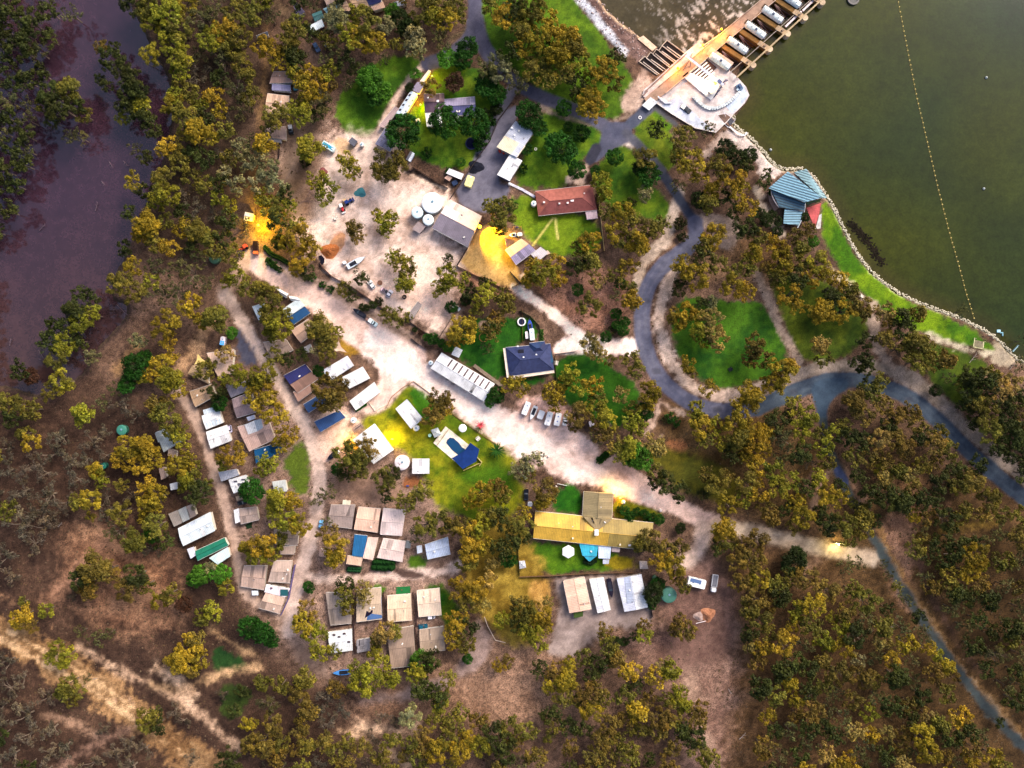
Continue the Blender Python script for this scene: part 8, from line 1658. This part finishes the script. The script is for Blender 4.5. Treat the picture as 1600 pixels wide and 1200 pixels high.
# ---- hedges
def hedge(pts,w,c,label):
    root=thing_at('hedge',pts[0][0],pts[0][1],label,'hedge','clipped hedges'); o1=W(*pts[0]); r_=random.Random(len(label)); mb=MB()
    for x,y,a in along(pts,2.0):
        for s in (-.3,.3): p=W(x,y)-o1; mb.blob((p.x-math.sin(a)*w*s*S+r_.uniform(-.2,.2),p.y+math.cos(a)*w*s*S,.6),w*S*.42,r_)
    mb.build('foliage',M['cloth'],root,C(*c))
hedge([(937,720),(942,714),(950,708)],8,(40,76,16),'clipped dark green hedge beside the wide gravel road'); hedge([(418,405),(426,414),(434,420)],6,(36,66,18),'lower clipped hedge strip at the bend of the gravel road'); hedge([(414,386),(424,397),(440,405),(452,412)],6,(38,66,22),'upper clipped hedge strip at the bend of the gravel road')
hedge([(545,889),(563,890)],7,(24,70,36),'low dark hedge below the small peach porch'); hedge([(586,882),(616,882)],14,(20,60,16),'thick dark hedge below the lower ribbed pale roof'); hedge([(556,640),(572,630)],6,(40,90,20),'green hedge below the lowest long white cabin')
hedge([(914,876),(922,879),(931,874)],7,(24,44,18),'dark scalloped hedge below the turquoise verandah'); hedge([(846,516),(846,535)],5,(50,80,20),'narrow hedge right of the driveway caravan')
# ---- dead fallen branches
rb_=random.Random(77); BC={}
for n,(x,y,l,a) in enumerate(((240,105,22,-30),(172,257,12,-60),(160,286,10,-50),(195,255,12,-50),(150,322,14,70),(65,355,14,40),(190,485,26,-45),(178,484,14,0),(70,565,24,-20),(62,553,14,-60),(15,535,12,70),(364,340,16,-50),(375,140,20,-30),(380,145,18,30),(150,1060,8,10),(1520,560,18,50),(1585,568,26,50),(1355,985,16,-10),(1390,980,16,10),(1265,1085,8,60),(1480,865,12,0),(1160,1150,14,45),(963,676,12,-60),(1335,1190,10,-40),(1140,1080,9,-60),(95,820,10,40),(300,215,20,-15),(128,222,12,-70))):
    root=thing_at('fallen_branch',x,y,'','branch','dead fallen branches',R(a)); z=-.9 if cls_at(x,y)[1] else .2; Lb=l*S; mb=MB().tube((-Lb/2,0,z),(Lb/2,.3,z+.5),.16,.06,6)
    for k in range(4):
        t=-Lb/2+Lb*(.3+.18*k); s=1 if k%2 else -1; mb.tube((t,.1,z+.3),(t+Lb*.22,s*Lb*.18,z+.7),.08,.03,5)
    mb.build('limb',M['wood'],root,C(*((120,100,108) if z<0 else (176,160,150))))
    d,q=min(((math.hypot(x-a_,y-b_),(a_,b_,t)) for a_,b_,t in LM),key=lambda q:q[0]); bl=f"pale dead fallen branch {direction(x-q[0],y-q[1])} {q[2]}"; BC[bl]=BC.get(bl,0)+1; root['label']=bl if BC[bl]==1 else bl.replace('pale dead','another dead' if BC[bl]==2 else 'third dead')
# ---- undergrowth and stones: uncountable
def scatter(name,n,test,size,c,seed,flat=.6,zf=.2):
    r_=random.Random(seed); mb=MB(); k=0; t=0
    while k<n and t<n*12:
        t+=1; x,y=r_.uniform(-20,1620),r_.uniform(-20,1220)
        if not test(x,y): continue
        s=r_.uniform(*size); p=W(x,y); z=ZZ[int((p.y-Y0)/GS),int((p.x-X0)/GS)]; mb.blob((p.x,p.y,z+s*zf),s,r_,sz=(1,1,flat)); k+=1
    o=mb.build(name,M['stone' if 'stone' in name else 'leafy'],None,C(*c)); tag(o,kind='stuff')
M['leafy']=mat_objcol('low_undergrowth',.9,.05,.5,.35)
def free(x,y): c_,w_=cls_at(x,y); return c_==0 and not w_
def clear_roof(x,y): return not any(a<x<b and c<y<d for a,c,b,d in FOOT)
scatter('undergrowth',2600,lambda x,y: free(x,y) and clear_roof(x,y) and not(480<x<740 and 240<y<540) and n_b[int((W(x,y).y-Y0)/GS),int((W(x,y).x-X0)/GS)]>.15 and not(560<x<1120 and 1000<y<1160),(.2,.55),(104,84,56),5,.35)
scatter('dry_undergrowth',3000,lambda x,y: free(x,y) and clear_roof(x,y) and not(480<x<740 and 240<y<540),(.2,.5),(116,96,74),6,.35)
scatter('bank_stones',3800,lambda x,y: cls_at(x,y)[0]==8,(.18,.5),(176,156,150),7,.7)
shore=smooth_pts(LAKE[4:21],False,1)
r_=random.Random(9); mb=MB()
for x,y,a in along(shore,1.1):
    for _ in range(2): px_,py_=x+r_.uniform(-2.4,2.4),y+r_.uniform(-2.4,2.4); p=W(px_,py_); mb.blob((p.x,p.y,-.15),r_.uniform(.2,.5),r_,sz=(1,1,.7))
tag(mb.build('shore_stones',M['stone'],None,C(206,196,170)),kind='stuff')
r_=random.Random(10); mb=MB()
for _ in range(420):
    t=r_.random(); x=lerp(1322,1372,t)+r_.gauss(0,3.5); y=lerp(352,414,t)+r_.gauss(0,3.5)-6*math.sin(t*3.1); p=W(x+6,y-2,-1); mb.blob((p.x,p.y,-.95),r_.uniform(.2,.7),r_,sz=(1,1,.3))
tag(mb.build('water_weed',M['leafy'],None,C(40,34,24)),kind='stuff')
